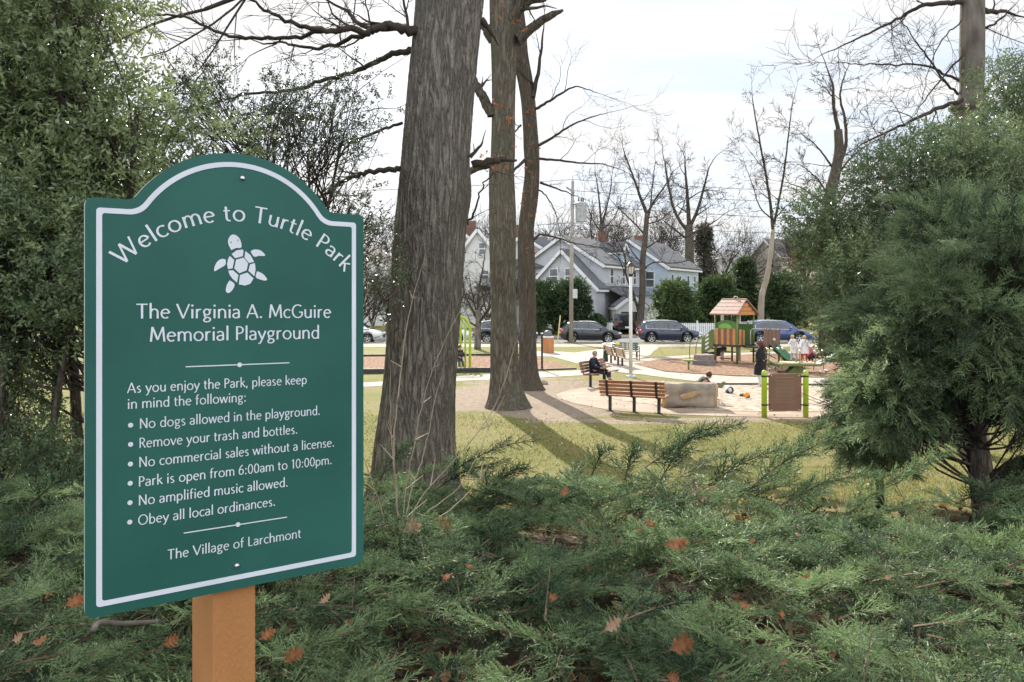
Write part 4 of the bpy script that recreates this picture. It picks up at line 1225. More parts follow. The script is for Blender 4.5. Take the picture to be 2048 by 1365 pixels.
# right: red cedars with hanging feathery sprays
def cedar(label, base, centres, lr, per, sc, r0, seed, droop=-.55, boughs=0):
    rg = np.random.default_rng(seed)
    t = thing('juniper_tree', label, 'tree', tuple(base)); o = np.array(base, float)
    tr, br = skeleton(rg, base, centres, r0, limbr=.13)
    branch_mesh(shift(tr, o), 'trunk', M_bark3, t); branch_mesh(shift(br, o), 'branches', M_bark3, t)
    n = len(centres) * per; w = np.repeat(np.arange(len(centres)), per)
    d = rg.normal(0, 1, (n, 3)); d /= np.linalg.norm(d, axis=1)[:, None]
    pos = centres[w] + d * (lr * rg.uniform(.2, 1.05, n) ** .6)[:, None] * [1.15, 1.15, .8]
    out = pos - (o + [0, 0, 1.6]); out[:, 2] *= .3; out /= np.linalg.norm(out, axis=1)[:, None] + 1e-6
    D = d * .7 + out * .7 + rg.normal(0, .3, (n, 3)) + [0, 0, droop]
    base_t = rg.normal(.50, .22, len(centres))
    ti = base_t[w] + rg.normal(0, .06, n); sz = rg.uniform(.7, 1.3, n) * sc
    # long boughs that sweep out of the crown and hang at the tip, feathered along their outer half
    bp, bd, bs, bt = [], [], [], []
    for k in range(boughs):
        q = centres[rg.integers(len(centres))]; st = np.array([o[0], o[1], max(o[2] + .7, q[2] - .25)])
        v = q - st; L = np.linalg.norm(v) + rg.uniform(.25, .55); v = norm(v)
        tt = rg.normal(.52, .2); m = 14
        for i in range(5, m + 1):
            f = i / m; p = st + v * L * f + np.array([0, 0, .25 * f - .38 * f * f])
            tv = norm(v * L + np.array([0, 0, .25 - .76 * f])); sd = norm(np.cross(tv, (0, 0, 1)))
            for e in (-1, 1, 0):
                a = R(rg.uniform(20, 55)) * (e != 0)
                bp.append(p); bd.append(tv * math.cos(a) + e * sd * math.sin(a) + rg.normal(0, .16, 3) - [0, 0, .18]); bs.append(sc * (1.35 - .6 * f) * rg.uniform(.7, 1.2)); bt.append(tt + .12 * f)
    if boughs: pos, D, sz, ti = np.concatenate([pos, bp]), np.concatenate([D, bd]), np.concatenate([sz, bs]), np.concatenate([ti, bt])
    V, F, T = scatter(SPRL, pos - o, D, rg.uniform(0, 6.28, len(pos)), sz, rg, ti, .05)
    b = MB(); b.add(V, F); b.build('crown', M_jtree, t, tint=T)
    return t
c = np.concatenate([px_lumps(rg, [(1890, 470), (1960, 450), (2120, 420), (2160, 790), (1960, 790), (1880, 760), (1830, 680), (1840, 570)], (5.9, 7.3), 104), px_lumps(rg, [(1780, 660), (1850, 620), (1880, 780), (1830, 850), (1770, 850), (1750, 760)], (6.2, 7.3), 50), px_lumps(rg, [(1770, 770), (1905, 770), (1900, 830), (1810, 850)], (6.2, 7.2), 12), px_lumps(rg, [(1990, 770), (2080, 770), (2080, 850), (2000, 830)], (6.0, 7.2), 8), px_lumps(rg, [(1800, 560), (1860, 430), (1960, 390), (1960, 480), (1850, 600)], (6.6, 7.6), 26), px_lumps(rg, [(1700, 640), (1780, 600), (1800, 720), (1730, 740)], (6.8, 7.6), 16)])
cedar('feathery green juniper tree with a dark trunk on the right', (PX(1938, 6.7), 6.7, PZ(1060, 6.7) - .05), c, .21, 52, .155, .095, 51, droop=-.25, boughs=150)
c = px_lumps(rg, [(1695, 800), (1750, 790), (1800, 850), (1790, 930), (1745, 950), (1720, 900), (1700, 850)], (7.0, 7.9), 34)
cedar('small dark juniper hanging low beside the brown notice board', (PX(1748, 7.5), 7.5, float(gz(3.4, 7.5))), c, .20, 46, .15, .05, 52, boughs=36)
c = np.concatenate([px_lumps(rg, [(2030, 780), (2140, 700), (2160, 990), (2080, 980), (2040, 880)], (6.6, 7.4), 24)])
cedar('leaning juniper tree cut by the right picture edge', (PX(2010, 6.9), 6.9, PZ(1055, 6.9)), c, .22, 50, .16, .17, 53, boughs=40)
# tall bare tree at the right
t = thing('bare_tree', 'tall leafless tree rising above the hollies at the right', 'tree', (PX(1944, 16), 16.0, .05))
P, r = px_axis([(1915, 1975, 905), (1918, 1970, 700), (1914, 1968, 420), (1916, 1972, 250), (1904, 1972, 215), (1920, 1966, 190), (1921, 1966, 120), (1923, 1966, 0), (1926, 1964, -200), (1930, 1962, -420)], 16)
trunk('trunk', P, r, .05, M_greybark, t, n=48, sub=8, seed=14)
out = []
TB = dict(TW, rmin=.005, kids=(3, 6))
for px, Y, r0 in (([(1925, 5), (1880, 6), (1840, 14), (1800, 35), (1750, 60), (1690, 90), (1640, 112)], 15.9, .055), ([(1966, 20), (2010, 26), (2060, 38)], 16, .06), ([(1925, 200), (1880, 215), (1830, 240), (1780, 262), (1730, 285), (1690, 310)], 15.6, .05),
                  ([(1922, 165), (1885, 145), (1840, 130), (1780, 130), (1720, 128), (1680, 125)], 16.2, .03), ([(1968, 185), (2000, 150), (2060, 112)], 15.8, .05), ([(1925, 195), (1895, 170), (1860, 120), (1830, 80), (1800, 40)], 16.2, .03),
                  ([(1920, 240), (1860, 260), (1810, 285), (1780, 320)], 15.8, .03), ([(1925, 110), (1890, 150), (1850, 200), (1830, 230)], 15.5, .022), ([(1965, 60), (2000, 40), (2030, 10)], 16, .03), ([(1923, 40), (1885, 80), (1860, 130), (1845, 200)], 15.7, .02)):
    limb_(out, px, Y, r0, .008, rng, lev=3, every=.42, tl=1.2, dy=rng.uniform(-.8, .8), prm=TB)
for az in np.linspace(0, 360, 7)[:-1]:
    a = R(az); grow(out, (PX(1945, 16), 16, 10.6), (math.cos(a), math.sin(a), .7), 3.0, .1, 3, rng, dict(BARE, rmin=.01, kids=(3, 5)))
branch_mesh(shift(out, np.array(t.location)), 'branches', M_twig, t)
# ------------------------------------------------------------------ street: houses
def siding(name, c, c2, step=.13):
    m = bpy.data.materials.new(name); m.use_nodes = True
    n, l = m.node_tree.nodes, m.node_tree.links
    p = n['Principled BSDF']; p.inputs['Roughness'].default_value = .7; p.inputs['Specular IOR Level'].default_value = .25
    tx = n.new('ShaderNodeTexCoord'); sp = n.new('ShaderNodeSeparateXYZ'); l.new(tx.outputs['Object'], sp.inputs[0])
    dv = n.new('ShaderNodeMath'); dv.operation = 'DIVIDE'; dv.inputs[1].default_value = step; l.new(sp.outputs['Z'], dv.inputs[0])
    fr = n.new('ShaderNodeMath'); fr.operation = 'FRACT'; l.new(dv.outputs[0], fr.inputs[0])
    no = n.new('ShaderNodeTexNoise'); no.inputs['Scale'].default_value = 1.2; no.inputs['Detail'].default_value = 5; l.new(tx.outputs['Object'], no.inputs['Vector'])
    rp = n.new('ShaderNodeValToRGB'); rp.color_ramp.elements[0].position = .35; rp.color_ramp.elements[0].color = (*c2, 1); rp.color_ramp.elements[1].position = .65; rp.color_ramp.elements[1].color = (*c, 1)
    l.new(no.outputs[0], rp.inputs[0]); l.new(rp.outputs[0], p.inputs['Base Color'])
    bp = n.new('ShaderNodeBump'); bp.inputs['Strength'].default_value = .7; bp.inputs['Distance'].default_value = .03
    l.new(fr.outputs[0], bp.inputs['Height']); l.new(bp.outputs[0], p.inputs['Normal'])
    return m
M_wwhite = siding('white_siding', (.74, .73, .70), (.66, .65, .62))
M_wgrey = siding('pale_grey_siding', (.60, .60, .63), (.53, .53, .56))
M_wblue = siding('pale_blue_siding', (.50, .58, .67), (.44, .51, .59))
M_wlav = siding('lavender_siding', (.52, .54, .63), (.45, .47, .55))
M_wcream = siding('cream_siding', (.62, .57, .47), (.54, .50, .41))
M_shing = pm('roof_shingles', (.085, .088, .098), (.165, .168, .178), scale=7, rough=.9, bump=.6, bscale=24, stretch=(1, 1, 2), spec=.2)
M_shing2 = pm('brown_shingles', (.12, .10, .09), (.20, .175, .16), scale=7, rough=.9, bump=.6, bscale=24, spec=.2)
M_trim = pm('white_trim', (.78, .78, .77), (.70, .70, .69), scale=3, rough=.55)
M_glass = pm('window_glass', (.045, .055, .065), (.12, .14, .16), scale=.8, rough=.08, spec=.8)
M_brick = pm('chimney_brick', (.13, .07, .055), (.20, .11, .085), scale=12, rough=.9, bump=.4)
M_dark = pm('opening_shade', (.012, .012, .013), (.03, .03, .03), scale=3, rough=.8)  # near-black that paints the shade inside openings
M_black = pm('black_metal', (.014, .014, .015), (.03, .03, .03), scale=8, rough=.45, spec=.5)

def window(parent, o, ux, uz, un, w, h, rows=2):
    """frame with a pane behind it on a wall: o centre, ux along, uz up, un outwards"""
    o, ux, uz, un = [np.array(q, float) for q in (o, ux, uz, un)]
    b = MB(); t = .09
    for s in (-1, 1):
        b.prism([(s * w / 2 - t / 2, -h / 2 - t / 2), (s * w / 2 + t / 2, -h / 2 - t / 2), (s * w / 2 + t / 2, h / 2 + t / 2), (s * w / 2 - t / 2, h / 2 + t / 2)], o, ux, uz, un, .07)
    for k in range(rows + 1):
        y = -h / 2 + h * k / rows
        b.prism([(-w / 2 + t / 2, y - t / 2), (w / 2 - t / 2, y - t / 2), (w / 2 - t / 2, y + t / 2), (-w / 2 + t / 2, y + t / 2)], o, ux, uz, un, .066 if 0 < k < rows else .072)
    f = b.build('window', M_trim, parent)
    c = MB(); c.prism([(-w / 2, -h / 2), (w / 2, -h / 2), (w / 2, h / 2), (-w / 2, h / 2)], o, ux, uz, un, .02)
    c.build('pane', M_glass, f)

def gable_block(parent, c, u, hw, ln, z0, ez, rz, wall, roof, over=.35, wins=(), name='wall', fascia=True):
    """c: front right corner (x, y); u: direction of the ridge; gable front spans hw*2 to the left of u. coordinates relative to parent"""
    u = np.array([*norm(np.array(u + (0,)))[:2], 0]); w = np.array([-u[1], u[0], 0])
    c = np.array([c[0], c[1], 0.])
    b = MB()
    front = [(0, z0), (0, ez), (hw, rz), (2 * hw, ez), (2 * hw, z0)]
    b.prism(front, c, w, (0, 0, 1), u, ln)
    wl_ = b.build(name, wall, parent)
    # roof slabs
    b = MB(); t = .16
    sl = (rz - ez) / hw
    for s, a0 in ((1, 0), (-1, 2 * hw)):
        A = c + w * (a0 - s * over) + np.array([0, 0, ez - sl * over + .02]) - u * over
        B = c + w * hw + np.array([0, 0, rz + .02]) - u * over
        L = ln + 2 * over
        q = [A, B, B + u * L, A + u * L]
        up = np.array([0, 0, t])
        b.add(q + [p + up for p in q], [(0, 1, 2, 3)[::1 if s < 0 else -1], (4, 5, 6, 7)[::-1 if s < 0 else 1], (0, 1, 5, 4), (1, 2, 6, 5), (2, 3, 7, 6), (3, 0, 4, 7)])
    rf = b.build('roof', roof, parent)
    if fascia:
        b = MB()
        for s, a0 in ((1, 0), (-1, 2 * hw)):
            A = c + w * (a0 - s * (over + .02)) + np.array([0, 0, ez - sl * over - .12]) - u * (over + .03)
            B = c + w * hw + np.array([0, 0, rz - .12 + .03]) - u * (over + .03)
            b.beam(A, B, .06, .30)
            b.beam(A + (0, 0, .02), A + u * (ln + 2 * over) + (0, 0, .02), .07, .18)
        b.build('fascia', M_trim, rf)
    for (face, a, z, ww, hh) in wins:
        if face == 'f': window(parent, c + w * a + (0, 0, z), w, (0, 0, 1), -u, ww, hh)
        else: window(parent, c + u * a + (0, 0, z), u, (0, 0, 1), -w, ww, hh)
    return rf
def hx(px, Y): return (PX(px, Y), Y)
def house(label, px, Y):
    x, y = hx(px, Y); z = float(gz(x, y))
    return thing('house', label, 'house', (x, y, z), group='houses across the street'), z
# house with the long lavender side, turned towards the right
UH = (.51, .86)
h, z = house('pale grey house with a steep gable and lavender long side behind the utility pole', 1205, 78)
rf = gable_block(h, (0, 0), UH, 4.45, 11, -.4, 6.66 - z, 9.45 - z, M_wgrey, M_shing, wins=[('s', 2.2, 5.2, .8, 1.5), ('s', 5.2, 5.2, .8, 1.5), ('s', 8.2, 5.2, .8, 1.5), ('s', 3.2, 2.2, 1.0, 1.5), ('f', 4.4, 6.8, .8, 1.1), ('f', 7.0, 4.9, .9, 1.5)])
wv = np.array([-.86, .51])
gable_block(h, tuple(np.array([0.25, -.2]) - np.array(UH) * 1.9 + wv * .05), UH, 3.7, 1.9, -.4, 4.35 - z, 7.95 - z, M_wgrey, M_shing, over=.3, wins=[('f', 2.9, 5.15, .9, 1.5), ('f', 4.6, 5.15, .9, 1.5), ('f', 3.2, 2.2, 1.1, 1.5)], name='wing_wall')
# porch roof along the side
b = MB(); o = np.array([*np.array(UH) * .3, 0]); u3 = np.array([*UH, 0]); n3 = np.array([.86, -.51, 0])
q = [o + (0, 0, 4.1), o + u3 * 9 + (0, 0, 4.1), o + u3 * 9 + n3 * 1.9 + (0, 0, 3.2), o + n3 * 1.9 + (0, 0, 3.2)]
b.add(q + [p + (0, 0, .14) for p in q], [(0, 1, 2, 3), (7, 6, 5, 4), (0, 4, 5, 1), (1, 5, 6, 2), (2, 6, 7, 3), (3, 7, 4, 0)])
b.build('porch_roof', M_shing, h)
b = MB(); b.prism([(.3, -.4), (8.8, -.4), (8.8, 3.1), (.3, 3.1)], o + n3 * 1.6, u3, (0, 0, 1), n3, .15); b.build('porch_wall', M_wlav, h)
# dormer and chimney
d0 = u3 * 7.2 - n3 * 1.3
gable_block(h, (d0[0] + n3[0] * 1.0, d0[1] + n3[1] * 1.0), (-.86, .51), .9, 2.6, 6.4 - z, 8.15 - z, 9.0 - z, M_wblue, M_shing, over=.15, wins=[('f', .9, 7.3 - z + .2, .7, 1.0)], name='dormer')
b = MB(); cc = u3 * 9.2 - n3 * 4.2; b.box((cc[0], cc[1], 9.4 - z), (1.0, .7, 2.4)); bb = b.build('chimney', M_brick, rf)
# pale blue house
h, z = house('pale blue house with dark roof right of the street lamp', 1335, 86)
rf = gable_block(h, (0, 0), (.53, .85), 4.4, 10, -.4, 6.75 - z, 9.7 - z, M_wblue, M_shing, wins=[('f', 2.0, 4.9, 1.0, 1.7), ('f', 5.5, 4.9, 1.0, 1.7), ('f', 2.5, 2.0, 1.2, 1.6), ('s', 1.4, 4.7, .8, 1.5), ('s', 3.8, 4.8, .7, 1.1), ('s', 6.4, 4.7, .8, 1.5), ('s', 8.6, 4.7, .8, 1.5)])
b = MB(); u3 = np.array([.53, .85, 0]); n3 = np.array([.85, -.53, 0]); o = u3 * .3
q = [o + (0, 0, 3.6), o + u3 * 9 + (0, 0, 3.6), o + u3 * 9 + n3 * 1.6 + (0, 0, 2.9), o + n3 * 1.6 + (0, 0, 2.9)]
b.add(q + [p + (0, 0, .14) for p in q], [(0, 1, 2, 3), (7, 6, 5, 4), (0, 4, 5, 1), (1, 5, 6, 2), (2, 6, 7, 3), (3, 7, 4, 0)]); b.build('porch_roof', M_shing, h)
b = MB(); cc = u3 * 3.5 - n3 * 4.6; b.box((cc[0], cc[1], 9.3 - z), (1.5, .8, 2.2)); b.build('chimney', M_brick, rf)
# white hip-ish house left of the pole
h, z = house('white house with grey roof just right of the leaning oak', 1142, 82)
gable_block(h, (0, 0), (.08, 1), 5.0, 9, -.4, 6.6 - z, 9.7 - z, M_wwhite, M_shing, wins=[('f', 2.2, 5.0, 1.0, 1.7), ('f', 4.6, 5.0, 1.0, 1.7), ('f', 7.6, 5.0, 1.0, 1.7), ('f', 3.6, 2, 1.2, 1.6)], over=.4)
b = MB(); q = np.array([(0.3, -.4, 7.05 - z), (-10.3, -.4, 7.05 - z), (-9, 3.6, 10.1 - z), (-2.2, 3.6, 10.1 - z)]) 
q = [np.array(p) for p in ((.5, -.75, 6.35 - z), (-10.4, -.75, 6.35 - z), (-7.5, 4.5, 9.75 - z), (-2.5, 4.5, 9.75 - z))]
b.add(q + [p + (0, 0, .16) for p in q], [(0, 1, 2, 3)[::-1], (4, 5, 6, 7), (0, 1, 5, 4), (1, 2, 6, 5), (2, 3, 7, 6), (3, 0, 4, 7)]); b.build('hip_roof', M_shing, h)
b = MB(); q = [np.array(p) for p in ((.3, -2.4, 4.2 - z), (-9.8, -2.4, 4.2 - z), (-9.6, 0, 5.1 - z), (.1, 0, 5.1 - z))]
b.add(q + [p + (0, 0, .14) for p in q], [(0, 1, 2, 3)[::-1], (4, 5, 6, 7), (0, 1, 5, 4), (1, 2, 6, 5), (2, 3, 7, 6), (3, 0, 4, 7)]); b.build('porch_roof', M_shing, h)
b = MB(); b.box((-5.2, 7, 10.2 - z), (1.0, .7, 2.4)); b.build('chimney', M_brick, h)
# cream gabled house between the oaks
h, z = house('cream house with a white gable seen between the big oak and the straight oak', 990, 80)
gable_block(h, (0, 0), (.02, 1), 1.75, 3.0, -.4, 8.0 - z, 10.2 - z, M_wwhite, M_shing2, over=.3, wins=[('f', 1.3, 8.2 - z, .65, 1.2), ('f', 1.0, 5.6 - z, .7, .9)])
gable_block(h, (.2, 3.0), (.02, 1), 4.2, 8, -.4, 7.2 - z, 10.6 - z, M_wcream, M_shing2, over=.4, wins=[('f', 5.4, 5.2, 1, 1.5), ('f', 5.4, 2.0, 1, 1.5)], name='main_wall')
b = MB(); b.box((-2.7, 5.5, 10.4 - z), (1.1, .7, 2.2)); b.build('chimney', M_brick, h)
# two houses further off at the right
h, z = house('far grey house with a row of dormer windows above the evergreens', 1502, 122)
gable_block(h, (0, 0), (.25, 1), 3.4, 12, -.4, 8.0 - z, 11.2 - z, M_wgrey, M_shing, wins=[('f', 2, 6, 1, 1.5), ('f', 5, 6, 1, 1.5)])
gable_block(h, (-1.6, -1.0), (0, 1), 1.7, 3, 6 - z, 9.6 - z, 10.4 - z, M_trim, M_shing, over=.2, wins=[('f', .6, 9.0 - z, .7, .9), ('f', 1.7, 9.0 - z, .7, .9), ('f', 2.8, 9.0 - z, .7, .9)], name='dormer')
h, z = house('far pale house with a low brown roof behind the tan street tree', 1562, 128)
gable_block(h, (0, 0), (.9, .43), 3.5, 14, -.4, 10.2 - z, 13.0 - z, M_wcream, M_shing2, wins=[('f', 2, 8, 1, 1.5), ('s', 4, 8.2, 1, 1.5), ('s', 8, 8.2, 1, 1.5)])
h, z = house('white house half hidden behind bare shrubs left of the big oak', 790, 84)
gable_block(h, (0, 0), (.1, 1), 4.5, 9, -.4, 6.0 - z, 9.0 - z, M_wwhite, M_shing2, wins=[('f', 2.2, 4.4, 1, 1.6), ('f', 6.4, 4.4, 1, 1.6), ('f', 4.4, 1.8, 1.2, 1.6)])
# white garage
x, y = hx(1296, 74); z = float(gz(x, y))
h = thing('garage', 'white gabled garage with a dark open doorway behind the street lamp', 'garage', (x, y, z))
gable_block(h, (0, 0), (0, 1), 1.46, 6, -.3, 2.45 - z, 3.55 - z, M_wwhite, M_shing, over=.12)
b = MB(); b.box((-1.46, -.02, (1.95 - z) / 2 - .1), (2.1, .05, 2.0 - z + .2)); b.build('doorway_shade', M_dark, h)  # dark box painting the shade inside the open doorway
b = MB()
for s in (-1, 1): b.box((-1.46 + s * 1.13, -.03, (1.95 - z) / 2 - .1), (.15, .08, 2.1 - z + .2))
b.build('door_frame', M_trim, h)
flat('driveway', [(PX(1228, 67.5), 66.8), (PX(1300, 67.5), 66.8), (PX(1297, 73.8), 73.85), (PX(1232, 73.8), 73.85)], .06, M_conc, world=True)

# ------------------------------------------------------------------ fences, hedges, street trees
def picket(label, px0, px1, Y, h=1.1):
    x0, x1 = PX(px0, Y), PX(px1, Y); z = float(gz((x0 + x1) / 2, Y))
    t = thing('picket_fence', label, 'fence', (x0, Y, z), group='white picket fences')
    b = MB(); n = int((x1 - x0) / .17)
    for i in range(n): b.box((i * .17 + .09, 0, h / 2 - .05), (.13, .03, h))
    b.build('pickets', M_trim, t)
    b = MB()
    for zz_ in (.25, .85): b.box(((x1 - x0) / 2, .035, zz_), (x1 - x0, .04, .09))
    b.build('rails', M_trim, t)
    for k in range(int((x1 - x0) / 2.2) + 1):
        b = MB(); b.box((k * 2.2, .04, h / 2), (.13, .13, h + .2)); b.box((k * 2.2, .04, h + .13), (.18, .18, .05), taper=.3); b.build('post', M_trim, t)
picket('white picket fence behind the dark blue cars right of the driveway', 1292, 1530, 68.6)
picket('short white picket fence left of the dark off-road car', 1190, 1228, 69.5)

FOL = [leaf_sprig(np.random.default_rng(600 + i), 9, .34, .22) for i in range(5)]
M_hedge = pm('hedge_leaves', (.018, .042, .018), (.085, .135, .045), rough=.5, attr='tint', lo=.05, hi=.95, trans=.3)
M_pine = pm('evergreen_leaves', (.020, .048, .018), (.13, .19, .055), rough=.55, attr='tint', lo=.05, hi=.95, trans=.35)
M_olive = pm('olive_leaves', (.05, .055, .02), (.20, .19, .08), rough=.7, attr='tint', lo=.05, hi=.95, trans=.3)
def far_evergreen(name, cat, label, px0, px1, ytop, Y, n, mat, shape='round', seed=0, sc=.55, depth=1.4, group=None):
    rg = np.random.default_rng(700 + seed)
    xc, w = PX((px0 + px1) / 2, Y), (px1 - px0) / FOC * Y / 2
    z0 = float(gz(xc, Y)); H = PZ(ytop, Y) - z0
    t = thing(name, label, cat, (xc, Y, z0), group=group)
    k = max(10, n // 42)
    u = rg.uniform(0, 1, k) ** .8; th = rg.uniform(0, 6.283, k)
    if shape == 'cone': prof = (1 - u) ** .75 * .95 + .05
    elif shape == 'hedge': prof = np.ones(k)
    else: prof = np.sqrt(np.clip(1 - (u * 1.05 - .25) ** 2 / .75, .05, 1))
    rr = np.sqrt(rg.uniform(.15, 1, k))
    if shape == 'hedge': C = np.stack([rg.uniform(-1, 1, k) * w * .92, rg.uniform(-1, 1, k) * depth * .7, u * H * .93], -1)
    else: C = np.stack([np.cos(th) * rr * prof * w * .85, np.sin(th) * rr * prof * min(w, depth * 1.6) * .85, u * H * .93 + .05], -1)
    pos, D, roll, s, ti = crown(rg, C, min(.5, w * .42), n // k, FOL, sc, up=.35)
    pos[:, 2] = np.maximum(pos[:, 2], .05)
    b = MB(); V, F, T = scatter(FOL, pos, D, roll, s, rg, ti, .06); b.add(V, F); b.build('crown', mat, t, tint=T)
    b = MB()
    if shape == 'hedge':
        for i in range(int(w * 2 / 1.1)): b.tube([(-w + .6 + i * 1.1, 0, -.1), (-w + .6 + i * 1.1, 0, H * .6)], [.06, .02], 6)
    else: b.tube([(0, 0, -.1), (0, 0, H * .5), (0.05, 0, H * .85)], [min(.14, w * .2), min(.1, w * .12), .02], 7)
    b.build('trunk', M_bark3, t, smooth=True)
    return t
far_evergreen('hedge', 'hedge', 'tall dark clipped hedge behind the leaning oak and the utility pole', 1070, 1168, 566, 70.5, 3000, M_hedge, 'hedge', 1)
far_evergreen('conifer', 'conifer', 'slim upright conifer beside the pale grey house wall', 1163, 1183, 588, 70, 700, M_hedge, 'cone', 2, sc=.4)
far_evergreen('low_shrub', 'shrub', 'low dark shrub right of the slim conifer', 1180, 1208, 633, 69.6, 500, M_hedge, 'round', 3, sc=.4)
far_evergreen('evergreen_tree', 'tree', 'bushy evergreen just right of the garage', 1296, 1402, 568, 71.5, 2600, M_pine, 'round', 4)
far_evergreen('evergreen_tree', 'tree', 'mid green evergreen behind the climbing tower roof', 1385, 1492, 552, 72.5, 2600, M_pine, 'round', 5)
far_evergreen('evergreen_tree', 'tree', 'tall dark evergreen left of the tan street tree', 1450, 1530, 520, 74, 2400, M_hedge, 'cone', 6)
far_evergreen('evergreen_tree', 'tree', 'dark evergreen behind the tan street tree', 1515, 1610, 552, 73, 2400, M_hedge, 'round', 7)
far_evergreen('evergreen_tree', 'tree', 'yellowish loose tree above the bright blue car', 1560, 1660, 470, 80, 1800, M_olive, 'round', 8)
far_evergreen('evergreen_tree', 'tree', 'far dark spire shaped conifer behind the bare street tree', 1385, 1432, 446, 108, 1400, pm('dull_conifer', (.03, .035, .024), (.085, .085, .06), rough=.8, attr='tint', lo=.05, hi=.95), 'cone', 9, sc=.8)
far_evergreen('flowering_shrub', 'shrub', 'shrub with pale blossoms right of the garage', 1294, 1322, 625, 68.9, 260, pm('pale_blossom', (.35, .40, .30), (.75, .76, .70), rough=.7, attr='tint', lo=.3, hi=.6), 'round', 10, sc=.3)
far_evergreen('low_shrub', 'shrub', 'round evergreen shrub at the left under the hedge end', 1060, 1090, 620, 69, 500, M_hedge, 'round', 12, sc=.4)
# hand drawn street trees
def street_tree(label, Y, trunk_px, rad, limbs, mat, seed, tl=2.2, lev=3, group=None, every=1.1, prm=None):
    rg = np.random.default_rng(seed)
    x = PX(trunk_px[0][0], Y); z = float(gz(x, Y))
    t = thing('bare_tree', label, 'tree', (x, Y, z), group=group); o = np.array(t.location)
    P = catmull([P3(a, c, Y) for a, c in trunk_px], 5); P[0][2] = z - .1
    b = MB(); b.tube(P - o, np.linspace(rad[0], rad[1], len(P)), 12); b.build('trunk', mat, t, smooth=True)
    out = []
    for px, r0 in limbs: limb_(out, px, Y, r0, r0 * .3, rg, lev=lev, every=every, tl=tl, dy=rg.uniform(-2, 2), prm=prm or dict(TW, rmin=.014, wig=.13, kids=(3, 5)), tw=.5)
    branch_mesh(shift(out, o), 'branches', M_twig, t)
    return t
street_tree('bare street tree with a few orange leaves in front of the houses by the lamp', 67.6, [(1279, 672), (1281, 642), (1285, 574), (1285, 527), (1291, 469), (1294, 427)], (.33, .20),
            [([(1294, 430), (1278, 387), (1264, 347), (1250, 310)], .15), ([(1294, 430), (1310, 400), (1330, 372), (1345, 345)], .12), ([(1290, 470), (1262, 440), (1235, 415), (1218, 395)], .08), ([(1288, 500), (1320, 480), (1355, 478), (1385, 470)], .07),
             ([(1284, 540), (1310, 525), (1345, 527), (1385, 520), (1410, 518)], .07), ([(1279, 630), (1266, 586), (1252, 551), (1250, 516), (1240, 490)], .13), ([(1252, 551), (1235, 515), (1205, 498), (1170, 495)], .05), ([(1290, 460), (1300, 420), (1304, 380), (1310, 330)], .10), ([(1285, 530), (1262, 500), (1245, 470)], .06), ([(1291, 450), (1320, 440), (1350, 415), (1370, 400)], .06)], M_bark3, 61, lev=4, tl=2.0, every=1.0)
tanb = pm('tan_bark', (.24, .20, .15), (.36, .31, .24), scale=3, rough=.85, bump=.3, stretch=(1, 1, .3))
street_tree('tan barked bare tree with a curved trunk above the bright blue car', 68.4, [(1521, 672), (1522, 630), (1524, 592), (1534, 555), (1541, 510), (1546, 460)], (.30, .17),
            [([(1546, 460), (1540, 400), (1528, 330), (1515, 260), (1505, 200)], .14), ([(1548, 450), (1560, 390), (1570, 330), (1578, 260), (1585, 205)], .12), ([(1546, 440), (1520, 415), (1505, 370), (1490, 330)], .07), ([(1548, 440), (1575, 410), (1600, 395)], .06), ([(1538, 550), (1560, 535), (1590, 530)], .05), ([(1530, 340), (1505, 310), (1490, 290)], .04)], tanb, 62, tl=1.8, lev=4)
street_tree('dark bare tree with a thick forked stem left of the right holly', 44, [(1652, 690), (1652, 520), (1655, 430), (1660, 390), (1672, 340), (1678, 300), (1676, 260)], (.42, .22),
            [([(1676, 265), (1668, 215), (1665, 170), (1655, 140)], .12), ([(1678, 330), (1692, 290), (1690, 240), (1680, 190), (1690, 150)], .12), ([(1660, 400), (1640, 365), (1620, 345), (1600, 330)], .06), ([(1665, 365), (1690, 330), (1720, 300), (1745, 285)], .08), ([(1672, 350), (1655, 320), (1630, 290), (1605, 270)], .07), ([(1655, 410), (1630, 395), (1600, 375), (1570, 365)], .06), ([(1660, 420), (1685, 395), (1710, 350), (1740, 300)], .06)], M_bark3, 63, tl=1.6, lev=4)
street_tree('broad bare tree behind the pale blue house', 104, [(1378, 540), (1379, 500), (1378, 470), (1378, 450)], (.65, .48),
            [([(1378, 455), (1376, 410), (1372, 360), (1370, 325)], .30), ([(1378, 460), (1395, 420), (1408, 375), (1418, 335)], .26), ([(1378, 465), (1358, 440), (1345, 410), (1335, 360), (1330, 325)], .26), ([(1380, 470), (1410, 455), (1435, 440)], .2), ([(1376, 480), (1350, 460), (1325, 440)], .16)], M_bark3, 64, tl=3.4, lev=4, prm=dict(TW, rmin=.022, wig=.13, kids=(3, 5)), every=1.8)
street_tree('slender bare tree behind the transformer', 100, [(1202, 540), (1202, 480), (1203, 450)], (.36, .26),
            [([(1203, 455), (1200, 420), (1196, 380), (1190, 345)], .16), ([(1203, 455), (1212, 420), (1220, 385), (1224, 350)], .14), ([(1203, 465), (1185, 440), (1172, 405)], .1), ([(1203, 460), (1225, 440), (1240, 410)], .1)], M_bark3, 65, tl=3.0, lev=4, prm=dict(TW, rmin=.020, wig=.13, kids=(3, 5)), every=1.6)
